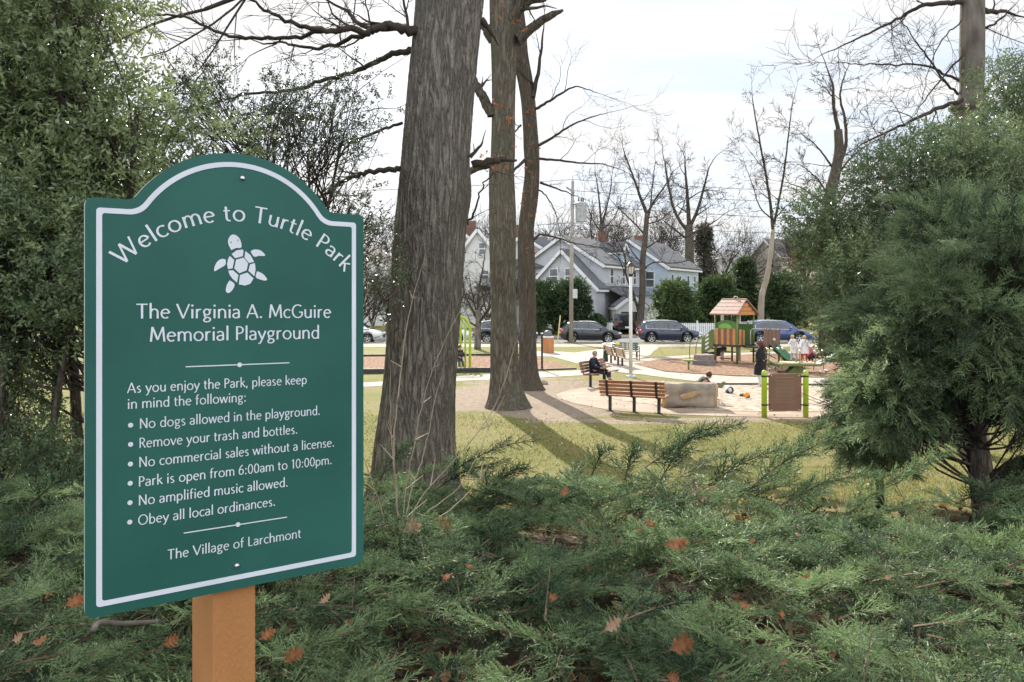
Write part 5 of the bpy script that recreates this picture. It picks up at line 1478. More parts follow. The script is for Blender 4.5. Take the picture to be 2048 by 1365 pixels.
street_tree('small spreading bare tree between the big oak and the straight oak', 50, [(955, 700), (956, 665), (957, 640), (955, 620)], (.22, .16),
            [([(955, 640), (942, 615), (930, 590), (925, 560)], .09), ([(957, 650), (972, 625), (985, 605), (1000, 595)], .09), ([(955, 625), (958, 580), (965, 540), (970, 505)], .09), ([(956, 655), (930, 640), (905, 620), (885, 600)], .07), ([(957, 630), (975, 590), (990, 560)], .06), ([(956, 640), (945, 590), (935, 540)], .06)], M_greybark, 66, tl=1.3, every=.7)
# further bare trees: three kinds grown once, then copied along the back of the gardens
PROT = []
for s in range(3):
    rg = np.random.default_rng(800 + s)
    t = thing('bare_tree', 'bare grey tree in the row far behind the houses', 'tree', (0, 0, 0), group='bare trees far behind the houses')
    out = []
    Pt = catmull([(0, 0, -.2), (.1, 0, 2.2), (-.05, .1, 4.2), (.1, 0, 5.4)], 4)
    b = MB(); b.tube(Pt, np.linspace(.34, .22, len(Pt)), 10); b.build('trunk', M_greybark, t, smooth=True)
    for k in range(7):
        a = k * 2.4 + rg.uniform(-.3, .3)
        grow(out, (0, 0, rg.uniform(3.2, 5.4)), (math.cos(a), math.sin(a), rg.uniform(.9, 2.2)), rg.uniform(3.4, 4.6), .15, 4, rg, dict(BARE, rmin=.020, kids=(3, 5)))
    branch_mesh(out, 'branches', M_twig, t)
    PROT.append(t)
spots = [(1240, 112, 1.0), (1150, 118, 1.1), (1095, 110, 1.0), (1310, 125, 1.15), (1440, 118, 1.05), (935, 100, .95), (1000, 120, 1.1), (770, 96, .9), (700, 104, 1.0), (640, 98, 1.0), (560, 110, 1.1), (1490, 130, 1.0), (1610, 120, 1.1), (1740, 110, 1.1), (1860, 118, 1.1), (420, 100, 1.1), (250, 96, 1.0), (80, 104, 1.1), (-60, 98, 1.0), (860, 112, 1.0), (1345, 140, 1.2), (1200, 138, 1.2), (1550, 150, 1.2)]
for i, (px, Y, s) in enumerate(spots):
    loc = (PX(px, Y), Y, float(gz(PX(px, Y), Y)))
    if i < 3: o = PROT[i]; o.location = loc; o.rotation_euler = (0, 0, i * 1.3); o.scale = (s,) * 3
    else: o = dup(PROT[i % 3], loc, i * 1.7, scale=s * (1 + .12 * math.sin(i * 3.1)))
# low bare shrubs, left of the oak
t0 = None
for i, (px, Y, s) in enumerate([(745, 61.8 + 6, .42), (775, 69, .5), (800, 72, .5), (720, 70, .5), (915, 70, .45), (975, 70.5, .5), (1010, 71, .5), (640, 70, .5), (560, 69, .5)]):
    loc = (PX(px, Y), Y, float(gz(PX(px, Y), Y)) - 1.4 * s)
    dup(PROT[i % 3], loc, i * 2.1, scale=s, label='low brown bare shrub in the front gardens left of the straight oak', group='bare shrubs in the front gardens').name = 'bare_shrub'
# far woods closing the view
rg = np.random.default_rng(3)
n = 9000
x = rg.uniform(-150, 150, n); y = rg.uniform(150, 175, n); hgt = (5.5 + 2.6 * np.sin(x * .11) + 1.6 * np.sin(x * .31 + 1)) * rg.uniform(.1, 1, n) ** .6
pos = np.stack([x, y, 1.5 + hgt], -1)
V, F, T = scatter(FOL, pos, rg.normal(0, 1, (n, 3)) + [0, 0, .6], rg.uniform(0, 6.28, n), rg.uniform(1.6, 3.2, n), rg)
b = MB(); b.add(V, F)
tag(b.build('far_woods', pm('far_brush', (.10, .085, .075), (.20, .17, .15), rough=.9, attr='tint', lo=.05, hi=.95), tint=T), 'hazy brown winter woods beyond the houses', kind='stuff')

# ------------------------------------------------------------------ utility poles and wires
M_pole = pm('weathered_pole', (.23, .20, .175), (.36, .325, .29), scale=3, rough=.9, bump=.4, bscale=30, stretch=(1, 1, .12))
M_tank = pm('grey_tank', (.34, .36, .39), (.42, .44, .47), scale=4, rough=.5)
UY = 57.3
ux = PX(1142, UY)
t = thing('utility_pole', 'tall wooden utility pole carrying a grey transformer can', 'pole', (ux, UY, 0))
b = MB(); b.tube([(0, 0, -.2), (.04, 0, 5.5), (.12, 0, 11.6)], [.155, .14, .105], 12); b.build('shaft', M_pole, t, smooth=True)
b = MB(); b.beam((-.35, -.1, 11.15), (.25, -.1, 10.75), .10, .12)
b.beam((.10, -.02, 8.05), (.75, -.02, 8.0), .08, .10); b.beam((.12, -.02, 9.9), (.55, -.02, 9.9), .07, .09); b.tube([(.12, 0, 11.6), (.13, 0, 12.0)], .025, 6)
b.build('bracket', M_pole, t)
b = MB(); zc = PZ(425, UY)
b.lathe([(.02, .74), (.30, .72), (.405, .66), (.41, .60), (.40, .58), (.40, -.62), (.37, -.70), (.02, -.71)], 22, (.72, -.05, zc)); tk = b.build('transformer', M_tank, t, smooth=True, sharp=35)
for q in (-.16, .16, .02):
    b = MB(); b.lathe([(.05, 0), (.045, .08), (.07, .10), (.04, .14), (.065, .18), (.035, .22), (.055, .26), (.02, .34)], 10, (.72 + q, -.1 + abs(q), zc + .72)); b.build('bushing', M_black, tk, smooth=True)
b = MB(); b.box((.27, -.14, PZ(588, UY)), (.34, .26, .66)); bev(b.build('meter_box', pm('meter_grey', (.42, .45, .44), (.5, .53, .52), scale=5, rough=.6), t), .02)
t = thing('utility_pole', 'distant utility pole with a single crossarm above the right shoulder of the sign', 'pole', (PX(697, 84), 84, .4))
b = MB(); b.tube([(0, 0, -.2), (0, 0, PZ(385, 84) - .4)], [.15, .11], 8); b.build('shaft', M_pole, t, smooth=True)
b = MB(); b.beam((-1.3, -.15, PZ(392, 84) - .4), (1.0, -.15, PZ(392, 84) - .4), .1, .12); b.build('crossarm', M_pole, t)
def cable(label, a, b_, sag):
    a, b_ = np.array(a), np.array(b_)
    P = [a + (b_ - a) * s - np.array([0, 0, sag * 4 * s * (1 - s)]) for s in np.linspace(0, 1, 14)]
    o = MB().tube(np.array(P) - P[0], .016, 4).build('overhead_cable', M_black, loc=tuple(P[0]))
    tag(o, label, 'cable', 'overhead cables on the utility pole')
top = lambda z: (ux + .1, UY - .1, z)
cable('topmost overhead cable running right from the utility pole', top(11.7), (62, 61, 11.9), .9)
cable('second overhead cable running right from the utility pole', top(10.9), (62, 61, 11.0), .9)
cable('third overhead cable running right below the first two', top(9.9), (62, 61, 9.7), 1.0)
cable('thick communication cable low across the view to the right', top(8.6), (62, 61, 8.4), .8)
cable('topmost overhead cable running left from the utility pole', top(11.7), (-50, 58.5, 11.6), .9)
cable('lower overhead cable running left from the utility pole', top(8.6), (-50, 58.5, 8.6), .9)
cable('service cable slanting from the pole to the grey house', top(10.4), (PX(1210, 84), 84, 8.7), .4)
# ------------------------------------------------------------------ cars
M_tyre = pm('tyre', (.014, .014, .014), (.03, .03, .03), scale=20, rough=.85)
M_rim = pm('alloy', (.50, .51, .53), (.60, .61, .63), scale=5, rough=.3, metal=.9)
M_cglass = pm('car_glass', (.025, .032, .038), (.05, .06, .07), scale=1, rough=.04, spec=1.0)
M_red = pm('tail_lamp', (.45, .015, .015), (.55, .03, .03), scale=5, rough=.15, coat=1)
M_lamp = pm('head_lamp', (.65, .68, .72), (.75, .78, .8), scale=5, rough=.08, coat=1)
M_chrome = pm('chrome', (.75, .76, .78), rough=.12, metal=1.0)
M_plast = pm('dark_plastic', (.02, .02, .021), (.035, .035, .036), scale=12, rough=.6)
def paint(n, c): return pm(n, c, tuple(q * 1.15 for q in c), scale=2, rough=.25, coat=1.0, metal=.35, spec=.5)
def car(label, loc, rz, col, L, W, H, roofline, hood, cab, wheel_r, wx, group='cars parked along the street'):
    """roofline: (x, z) of the glasshouse top; hood: (x, z) of the body's upper edge; x from the tail 0 to the nose L"""
    t = thing('parked_car', label, 'car', loc, rz, group)
    pa = paint('paint_%d' % (len(_MATS)), col) if col not in _MATS else _MATS[col]
    X = np.unique(np.concatenate([np.linspace(0, L, 64), *[np.linspace(w - wheel_r * 1.25, w + wheel_r * 1.25, 15) for w in wx]]))
    hz = np.interp(X, *zip(*hood))
    hw = W / 2 * (1 - .16 * np.clip(1 - X / .55, 0, 1) ** 2 - .24 * np.clip(1 - (L - X) / .8, 0, 1) ** 2)
    zb = np.full(len(X), .24) + .20 * np.clip(1 - X / .35, 0, 1) + .10 * np.clip(1 - (L - X) / .35, 0, 1)
    for w in wx:
        d = (wheel_r * 1.16) ** 2 - (X - w) ** 2
        zb = np.where(d > 0, np.maximum(zb, wheel_r + np.sqrt(np.maximum(d, 0))), zb)
    zb = np.minimum(zb, hz - .12)
    rows = []
    for x, h, z, b0 in zip(X, hz, hw, zb):
        m1 = b0 + (h - b0) * .30; m2 = b0 + (h - b0) * .62
        sec = [(0, b0 + .02), (z * .90, b0), (z * .985, m1), (z, m2), (z * .965, h - .05), (z * .90, h), (z * .5, h + .025), (0, h + .035)]
        full = [(-y, q) for y, q in sec[1:-1]][::-1]
        rows.append([(x - L / 2, y, q) for y, q in sec] + [(x - L / 2, y, q) for y, q in full])
    n = len(rows[0]); V = np.array(rows).reshape(-1, 3)
    i, j = np.meshgrid(np.arange(len(X) - 1), np.arange(n), indexing='ij')
    a = i * n + j; c = i * n + (j + 1) % n
    b = MB(); b.add(V, np.stack([a, a + n, c + n, c], -1).reshape(-1, 4))
    b.F.append((np.array([list(range(n))]), 0)); b.F.append((np.array([[len(V) - 1 - q for q in range(n)]]), 0))
    body = b.build('body', pa, t, smooth=True, sharp=50)
    # glasshouse
    Xg = np.linspace(roofline[0][0], roofline[-1][0], 40)
    rz_ = np.interp(Xg, *zip(*roofline)); bz = np.interp(Xg, *zip(*hood)) - .01
    gw = np.interp(Xg, X, hw) * .93
    def sec(k, e=0.0):
        up = max(0.0, rz_[k] - bz[k]); f = up / (H - np.interp(L * .45, *zip(*hood)))
        return [(gw[k] + e, bz[k]), (gw[k] * (1 - .19 * f) + e, bz[k] + up * .86), (gw[k] * (1 - .27 * f), bz[k] + up * .97 + e), (0, bz[k] + up + e)]
    V = []
    for k in range(40):
        s = sec(k); V += [(Xg[k] - L / 2, y, z) for y, z in s] + [(Xg[k] - L / 2, -y, z) for y, z in s[:-1][::-1]]
    i, j = np.meshgrid(np.arange(39), np.arange(6), indexing='ij'); a = i * 7 + j
    b = MB(); b.add(V, np.stack([a, a + 7, a + 8, a + 1], -1).reshape(-1, 4))
    b.build('cabin', pa, t, smooth=True, sharp=45)
    def side_pt(x, v, s, e=.006):
        k = np.interp(x, Xg, np.arange(40)); k0 = int(min(38, k)); f = k - k0
        A, B = sec(k0), sec(k0 + 1)
        y0, z0 = [A[0][q] * (1 - f) + B[0][q] * f for q in (0, 1)]; y1, z1 = [A[1][q] * (1 - f) + B[1][q] * f for q in (0, 1)]
        return (x - L / 2, s * (y0 + (y1 - y0) * v + e), z0 + (z1 - z0) * v)
    for s in (-1, 1):
        outl = []
        for (xa, xb, va, vb) in cab:
            xs_ = np.linspace(xa, xb, 7)
            Pb = [side_pt(x, .06, s) for x in xs_]; Pt = [side_pt(x, va + (vb - va) * (x - xa) / (xb - xa), s) for x in xs_]
            b = MB(); F = [(q, q + 1, 8 + q, 7 + q) for q in range(6)]
            b.add(Pb + Pt, F if s < 0 else [f[::-1] for f in F]); b.build('side_window', M_cglass, t)
        xs_ = np.linspace(cab[0][0], cab[-1][1], 16)
        vs = np.interp(xs_, [q for c_ in cab for q in c_[:2]], [q for c_ in cab for q in c_[2:]])
        loop = [side_pt(x, .03, s, .010) for x in xs_] + [side_pt(x, v + .03, s, .010) for x, v in zip(xs_, vs)][::-1]
        b = MB(); b.tube(np.array(loop + loop[:1]), .014, 5); b.build('window_trim', M_chrome, t)
        b = MB(); mx = cab[-1][1] - .05; mz = np.interp(mx, *zip(*hood)) + .10
        b.sphere((mx - L / 2 + .02, s * (W / 2 + .07), mz), (.09, .11, .07), 10); b.build('mirror', pa, t, smooth=True)
        for hx_ in (.36, .60):
            b = MB(); b.box((L * hx_ - L / 2, s * (W / 2 + .004), np.interp(L * hx_, *zip(*hood)) - .13), (.18, .03, .03)); b.build('door_handle', pa, t)
        b = MB(); b.sphere((-L / 2 + .12, s * W / 2 * .80, np.interp(.1, *zip(*hood)) - .12), (.16, .13, .17), 12); b.build('tail_light', M_red, t, smooth=True)
        b = MB(); b.sphere((L / 2 - .17, s * W / 2 * .70, np.interp(L - .2, *zip(*hood)) - .10), (.24, .15, .075), 12); b.build('headlight', M_lamp, t, smooth=True)
        b = MB(); b.box(((wx[0] + wx[1]) / 2 - L / 2, s * W / 2 * .93, .27), (wx[1] - wx[0] - wheel_r * 2.5, .05, .13)); b.build('sill', M_plast, t)
    def top_pt(x, q, e=.008):
        k = np.interp(x, Xg, np.arange(40)); k0 = int(min(38, k)); f = k - k0
        A, B = sec(k0, e), sec(k0 + 1, e)
        return np.array([x - L / 2, A[q][0] * (1 - f) + B[q][0] * f, A[q][1] * (1 - f) + B[q][1] * f])
    for (xa, xb, nm) in ((roofline[-2][0] + .08, roofline[-1][0] - .10, 'windscreen'), (roofline[0][0] + .08, roofline[1][0] - .05, 'rear_window')):
        V = []
        for x in np.linspace(xa, xb, 6):
            p2, p3 = top_pt(x, 2), top_pt(x, 3)
            V += [p2 * [1, .95, 1] , p3, p2 * [1, -.95, 1]]
        b = MB(); F = []
        for q in range(5): F += [(q * 3, q * 3 + 3, q * 3 + 4, q * 3 + 1), (q * 3 + 1, q * 3 + 4, q * 3 + 5, q * 3 + 2)]
        b.add(V, F); b.build(nm, M_cglass, t, smooth=True)
    for s in (-1, 1):
        b = MB(); P = [np.array(side_pt(x, 1.05, s, .0)) + (0, -s * .05, .05) for x in np.linspace(roofline[1][0] + .1, roofline[-2][0] - .1, 6)]
        b.tube(P, .018, 5); b.build('roof_rail', M_chrome, t)
    b = MB(); b.box((L / 2 - .02, 0, .50), (.06, W * .5, .20)); b.build('grille', M_plast, t)
    b = MB(); b.box((-L / 2 - .005, 0, .75), (.03, .45, .14)); b.build('number_plate', M_trim, t)
    b = MB(); b.box((-L * .0, 0, .36), (L * .86, W * .80, .26)); b.build('underbody', M_plast, t)
    for w in wx:
        for s in (-1, 1):
            M = Matrix.Rotation(R(-90 * s), 3, 'X')
            b = MB(); r = wheel_r
            b.lathe([(r * .66, -.10), (r * .95, -.11), (r, -.07), (r, .07), (r * .95, .105), (r * .66, .10)], 28, (0, 0, 0), M)
            wh = b.build('wheel', M_tyre, t, smooth=True, loc=(w - L / 2, s * (W / 2 - .12), r), sharp=40)
            b = MB()
            b.lathe([(r * .68, .085), (r * .66, .10), (r * .60, .095), (r * .58, .02)], 28, (0, 0, 0), M)
            for q in range(5):
                an = q * 2 * math.pi / 5 + .3
                for dq in (-.16, .16):
                    b.beam((math.cos(an) * r * .12, s * .075, math.sin(an) * r * .12), (math.cos(an + dq) * r * .62, s * .090, math.sin(an + dq) * r * .62), .035, .03, up=(0, 1, 0))
            b.lathe([(.001, .10), (r * .16, .095), (r * .17, .06)], 16, (0, 0, 0), M)
            b.build('rim', M_rim, wh, smooth=False)
            b = MB(); b.lathe([(.001, .015), (r * .64, .012)], 24, (0, 0, 0), M); b.build('brake_shadow', M_dark, wh).name = 'spoke_gap_shade'  # dark disc painting the shade seen between the spokes
    return t
SUVH = lambda L: [(0, .78), (.10, 1.00), (.5, 1.06), (L * .45, 1.02), (L * .70, .99), (L * .86, .92), (L - .18, .82), (L, .66)]
CY = 59.25; RZ0 = -.08
car('charcoal compact SUV parked behind the utility pole', (PX(1180, CY), CY, RZ0), 0, (.014, .017, .026), 4.45, 1.85, 1.60,
    [(.10, 1.04), (.62, 1.52), (1.3, 1.59), (2.2, 1.60), (2.75, 1.53), (3.45, 1.05)], SUVH(4.45), [(.62, 1.15, .50, .86), (1.20, 2.02, .87, .90), (2.09, 2.95, .90, .62)], .355, (.84, 3.48))
car('dark blue SUV with red tail lamps parked right of the street lamp', (PX(1337, CY), CY, RZ0), 0, (.016, .022, .055), 4.60, 1.86, 1.68,
    [(.06, 1.08), (.45, 1.58), (1.2, 1.67), (2.3, 1.68), (2.9, 1.58), (3.62, 1.06)], SUVH(4.6), [(.50, 1.10, .62, .88), (1.16, 2.12, .89, .90), (2.19, 3.10, .90, .60)], .36, (.90, 3.52))
car('bright blue SUV parked behind the climbing tower', (PX(1553, CY + .1), CY + .1, RZ0), 0, (.032, .060, .17), 4.75, 1.92, 1.68,
    [(.05, 1.06), (.55, 1.58), (1.3, 1.67), (2.3, 1.68), (2.95, 1.58), (3.70, 1.06)], SUVH(4.75), [(.55, 1.12, .60, .88), (1.18, 2.16, .89, .90), (2.23, 3.16, .90, .60)], .375, (.92, 3.75))
car('navy SUV half hidden behind the straight oak', (PX(1012, CY), CY, RZ0), 0, (.018, .024, .055), 4.6, 1.86, 1.66,
    [(.06, 1.08), (.5, 1.57), (1.2, 1.65), (2.3, 1.66), (2.9, 1.57), (3.62, 1.06)], SUVH(4.6), [(.50, 1.10, .62, .88), (1.16, 2.12, .89, .90), (2.19, 3.10, .90, .60)], .36, (.90, 3.52))
car('white car behind the lime swing frame', (PX(884, CY), CY, RZ0), 0, (.62, .62, .62), 4.6, 1.84, 1.60,
    [(.06, 1.06), (.5, 1.50), (1.2, 1.59), (2.3, 1.60), (2.9, 1.50), (3.62, 1.04)], SUVH(4.6), [(.50, 1.10, .62, .88), (1.16, 2.12, .89, .90), (2.19, 3.10, .90, .60)], .35, (.90, 3.52))
car('white car between the sign and the big oak', (PX(706, CY), CY, RZ0), 0, (.60, .60, .61), 4.6, 1.84, 1.60,
    [(.06, 1.06), (.5, 1.50), (1.2, 1.59), (2.3, 1.60), (2.9, 1.50), (3.62, 1.04)], SUVH(4.6), [(.50, 1.10, .62, .88), (1.16, 2.12, .89, .90), (2.19, 3.10, .90, .60)], .35, (.90, 3.52))
# boxy off-road car seen from behind in the driveway
jx, jy = PX(1254, 70), 70
t = thing('off_road_car', 'black boxy off-road car seen from behind with a spare wheel on its tailgate', 'car', (jx, jy, .07))
b = MB(); b.box((0, 2.0, .80), (1.72, 3.9, .62)); b.box((0, 1.55, 1.42), (1.62, 2.9, .78), taper=.92); bev(b.build('body', paint('jeep_black', (.014, .014, .016)), t), .07, 3)
b = MB(); b.box((0, .065, 1.45), (1.25, .03, .48)); b.build('rear_window', M_cglass, t)
b = MB(); b.lathe([(.02, .10), (.20, .10), (.24, .06), (.36, .08), (.38, 0), (.36, -.10)], 24, (0.02, -.06, 1.16), Matrix.Rotation(R(90), 3, 'X')); b.build('spare_wheel', M_tyre, t, smooth=True)
for s in (-1, 1):
    b = MB(); b.box((s * .80, .01, .92), (.13, .06, .26)); b.build('tail_light', M_red, t)
    b = MB(); b.sphere((s * 1.0, 2.6, 1.28), (.09, .07, .10), 8); b.build('mirror', M_plast, t)
    for y in (.75, 3.2):
        b = MB(); b.lathe([(.05, .13), (.26, .13), (.38, .12), (.40, 0), (.38, -.12)], 22, (s * .78, y, .40), Matrix.Rotation(R(90 * s), 3, 'Y')); b.build('wheel', M_tyre, t, smooth=True)
b = MB(); b.box((0, -.06, .52), (1.7, .16, .20)); bev(b.build('bumper', M_plast, t), .03)
b = MB(); b.box((.02, -.155, .62), (.40, .02, .16)); b.build('number_plate', M_trim, t)

# ------------------------------------------------------------------ park furniture
M_slat = pm('bench_slats', (.26, .105, .042), (.38, .17, .075), scale=6, rough=.6, bump=.3, stretch=(.2, 3, 3))
M_slat2 = pm('brown_slats', (.17, .075, .050), (.25, .12, .08), scale=6, rough=.6, bump=.3, stretch=(.2, 3, 3))
M_slat3 = pm('pale_slats', (.42, .30, .19), (.52, .39, .26), scale=6, rough=.6, stretch=(.2, 3, 3))
M_teal = pm('teal_slats', (.02, .12, .13), (.03, .16, .17), scale=6, rough=.5)
def bench(label, c, rz, mat, L=1.83, legs=(-.69, 0, .69), arms=False, backmat=None, patches=False):
    """sitters look along +y of the bench"""
    t = thing('park_bench', label, 'bench', (*c, float(gz(*c))), rz, 'benches around the sand pit and paths')
    b = MB()
    for k in range(4): b.box((0, -.14 + k * .125, .455 + .006 * k), (L, .105, .042))
    seat = bev(b.build('seat', mat, t), .008)
    b = MB(); up = np.array([0, -.26, .97])
    rot = Matrix.Rotation(R(15), 3, 'X')
    for k in range(4):
        p = np.array([0, -.235, .50]) + up * (.045 + k * .105)
        b.box(p, (L, .038, .088), M=rot)
    bev(b.build('backrest', backmat or mat, t), .008)
    for x in legs:
        b = MB(); b.box((x, .0, .215), (.075, .075, .43)); b.box((x, .0, .008), (.17, .17, .016)); b.build('leg', M_black, t)
        b = MB(); b.beam((x, -.17, .425), (x, .32, .445), .055, .03); b.beam((x, -.262, .45), (x, -.375, .90), .065, .016, up=(0, 1, 0)); b.beam((x, -.17, .43), (x, -.262, .46), .06, .03)
        b.build('back_support', M_black, t)
    if arms:
        for x in (-L / 2 + .04, L / 2 - .04):
            b = MB(); b.tube(catmull([(x, -.25, .70), (x, .05, .72), (x, .28, .68), (x, .34, .5), (x, .30, .1), (x, .36, .0)], 4), .022, 6); b.build('armrest', M_black, t, smooth=True)
            b = MB(); b.box((x, .02, .735), (.07, .5, .03)); b.build('arm_pad', M_slat3, t)
    if patches:
        for x in (-.10, .12):
            b = MB(); b.box(np.array([x, -.205, .50]) + up * .20, (.09, .012, .36), M=rot); b.build('patch', M_slat3, t)
    return t
bench('slatted park bench with its back to us on the near edge of the sand pit', (PX(1269, 22.0), 22.05), math.atan2(-.57, 1.27), M_slat)
bench('brown bench on which the man in the dark coat sits', (3.22, 29.15), R(61) - math.pi, M_slat2, L=2.3, legs=(-.9, .9))
bench('pale slatted bench seen from behind by the path junction, nearer half of a pair', (5.22, 36.6), math.atan2(-2.85, .45) , M_slat3, L=1.5, legs=(-.6, .6))
bench('pale slatted bench seen from behind by the path junction, farther half of a pair', (4.92, 38.4), math.atan2(-2.85, .45), M_slat3, L=1.5, legs=(-.6, .6))
bench('bench with a teal backrest and black armrests behind the pale pair', (PX(1252, 41.0), 41.0), math.pi, M_slat3, L=1.35, legs=(-.55, .55), arms=True, backmat=M_teal, patches=True)
# bag and cloth by the benches
t = thing('shoulder_bag', 'dark green bag hanging on the end of the pale bench', 'bag', (PX(1211, 38.9), 38.9, 0))
b = MB(); b.box((0, 0, .36), (.26, .22, .55), taper=.75); bev(b.build('pouch', pm('dark_green_cloth', (.02, .045, .03), (.04, .07, .05), scale=9, rough=.85), t), .05, 3)
b = MB(); b.tube(catmull([(-.10, 0, .6), (-.04, 0, .85), (.06, 0, .85), (.10, 0, .6)], 4), .014, 6); b.build('strap', M_black, t)
b = MB(); xs_, ys_ = np.meshgrid(np.linspace(-.35, .35, 10), np.linspace(-.25, .25, 8))
b.add(np.stack([xs_, ys_, .05 * np.sin(xs_ * 9) * np.cos(ys_ * 7) - .35 * np.clip(np.abs(xs_) - .2, 0, 1) ** 1.0], -1).reshape(-1, 3), np.array([[i * 10 + j, i * 10 + j + 1, i * 10 + j + 11, i * 10 + j + 10] for i in range(7) for j in range(9)]))
o = b.build('blanket', pm('white_cloth', (.72, .72, .70), (.62, .62, .6), scale=6, rough=.9), smooth=True, loc=(4.74, 38.9, .99)); tag(o, 'white blanket laid over the end of the pale bench', 'blanket')
b = MB(); b.sphere((0, 0, 0), (.10, .07, .08), 10); o = b.build('flower_toy', pm('yellow_toy', (.7, .5, .04), (.8, .6, .08), scale=8, rough=.6), smooth=True, loc=(5.05, 38.2, 1.0)); tag(o, 'small yellow toy on top of the pale bench back', 'toy')
# street lamp
lx, ly = PX(1261.5, 32), 32.0
t = thing('street_lamp', 'white lamp post with a black capped lantern between the path and the sand pit', 'street lamp', (lx, ly, 0))
M_lpost = pm('lamp_post_white', (.62, .62, .61), (.70, .70, .69), scale=3, rough=.5)
b = MB(); b.tube([(0, 0, .1), (0, 0, 4.02)], [.075, .058], 14); b.build('shaft', M_lpost, t, smooth=True)
b = MB(); b.lathe([(.001, .12), (.09, .115), (.12, .07), (.20, .06), (.21, 0)], 8); b.build('base', pm('lamp_base', (.40, .41, .42), (.5, .51, .52), scale=6, rough=.6), t)
b = MB(); b.lathe([(.05, 4.0), (.065, 4.03), (.085, 4.06), (.10, 4.10), (.11, 4.13)], 8); b.lathe([(.185, 4.42), (.19, 4.44), (.10, 4.56), (.04, 4.61), (.028, 4.64), (.04, 4.66), (.001, 4.73)], 8)
for k in range(8):
    a = k * math.pi / 4; b.beam((.105 * math.cos(a), .105 * math.sin(a), 4.13), (.172 * math.cos(a), .172 * math.sin(a), 4.43), .014, .014)
ln = b.build('lantern_frame', M_black, t)
b = MB(); b.lathe([(.001, 4.13), (.098, 4.135), (.164, 4.42), (.001, 4.425)], 8); b.build('lantern_glass', pm('milky_glass', (.72, .70, .66), (.8, .78, .74), scale=4, rough=.3, trans=.5), ln)
# litter bin, post, marker
bx, by = G(1096, 706)
t = thing('litter_bin', 'orange wooden slatted litter bin with a dark domed lid', 'bin', (bx, by, 0))
M_bin = pm('bin_wood', (.42, .17, .06), (.52, .235, .10), scale=8, rough=.6, stretch=(1, 1, .1))
b = MB()
for k in range(18):
    a = k / 18 * 6.283; b.box((.33 * math.cos(a), .33 * math.sin(a), .46), (.035, .105, .86), rz=a)
b.build('slats', M_bin, t)
b = MB(); b.lathe([(.30, .03), (.30, .88), (.001, .88)], 20); b.build('liner', M_plast, t)
b = MB(); b.lathe([(.34, .88), (.36, .90), (.35, .96), (.22, .97), (.22, .99)], 24); b.build('rim', M_lpost, t, smooth=True)
b = MB(); b.lathe([(.22, .97), (.24, 1.12), (.20, 1.24), (.10, 1.30), (.001, 1.31)], 24); b.build('lid', pm('lid_grey', (.09, .10, .11), (.13, .14, .15), scale=6, rough=.5), t, smooth=True)
x, y = G(1084, 741)
t = thing('dark_post', 'slim dark post standing at the edge of the left wood chip area', 'post', (x, y, 0))
b = MB(); b.box((0, 0, .8), (.09, .09, 1.6)); b.build('shaft', pm('post_dark', (.03, .022, .02), (.05, .04, .035), scale=8, rough=.7), t)
b = MB(); b.box((0, 0, 1.62), (.11, .11, .05)); b.build('cap', M_lpost, t); b = MB(); b.box((0, 0, .02), (.22, .22, .04)); b.build('foot', M_black, t)
x, y = PX(1115, 56.8), 56.8
t = thing('marker_stake', 'pale yellow wooden stake leaning at the kerb left of the charcoal car', 'stake', (x, y, 0))
b = MB(); b.tube([(0, 0, 0), (.20, 0, 2.0)], .045, 6); b.build('stake', pm('stake_yellow', (.55, .45, .22), (.65, .55, .3), scale=5, rough=.7), t)
# boulder
x, y = PX(1380, 22.9), 23.1
def boulder():
    n, m = 40, 22; V = []
    rg = np.random.default_rng(8)
    for i in range(m):
        v = i / (m - 1)
        for j in range(n):
            a = j / n * 6.2832
            # barrel-like block lying along x with flared ragged ends
            xx = (v - .5) * 1.42
            e = 1 + .10 * (abs(v - .5) * 2) ** 4 + .02 * math.sin(v * 19)
            r = .40 * e * (1 + .05 * math.sin(3 * a + 1) + .03 * math.sin(5 * a + v * 7) + .02 * math.sin(11 * a + 9 * v))
            c, s = math.cos(a), math.sin(a)
            q = (abs(c) ** 4 + abs(s) ** 4) ** -.25
            V.append((xx + .03 * math.sin(4 * a + 2) * (abs(v - .5) * 2) ** 3, r * q * c * .82, max(-.02, .36 + r * q * s * .86)))
    b = MB(); i, j = np.meshgrid(np.arange(m - 1), np.arange(n), indexing='ij'); a = i * n + j; bb = i * n + (j + 1) % n
    b.add(V, np.stack([a, a + n, bb + n, bb], -1).reshape(-1, 4)[:, ::-1])
    k0, k1 = b.n - n * m, b.n - n
    b.F.append((np.array([[q for q in range(n)][::1]]), 0)); b.F.append((np.array([[k1 + q for q in range(n)][::-1]]), 0))
    return b
M_rock = pm('rock_face', (.22, .185, .15), (.42, .35, .275), scale=2.2, rough=.9, bump=1.0, bscale=7, detail=9)
M_rocko = pm('ochre_rock', (.36, .23, .115), (.48, .33, .185), scale=5, rough=.9, bump=.8, bscale=9, detail=8)
t = thing('climbing_boulder', 'sand coloured block shaped boulder at the edge of the sand pit', 'boulder', (x, y, 0), R(-3))
b = boulder(); bo = b.build('rock', M_rock, t, smooth=True)
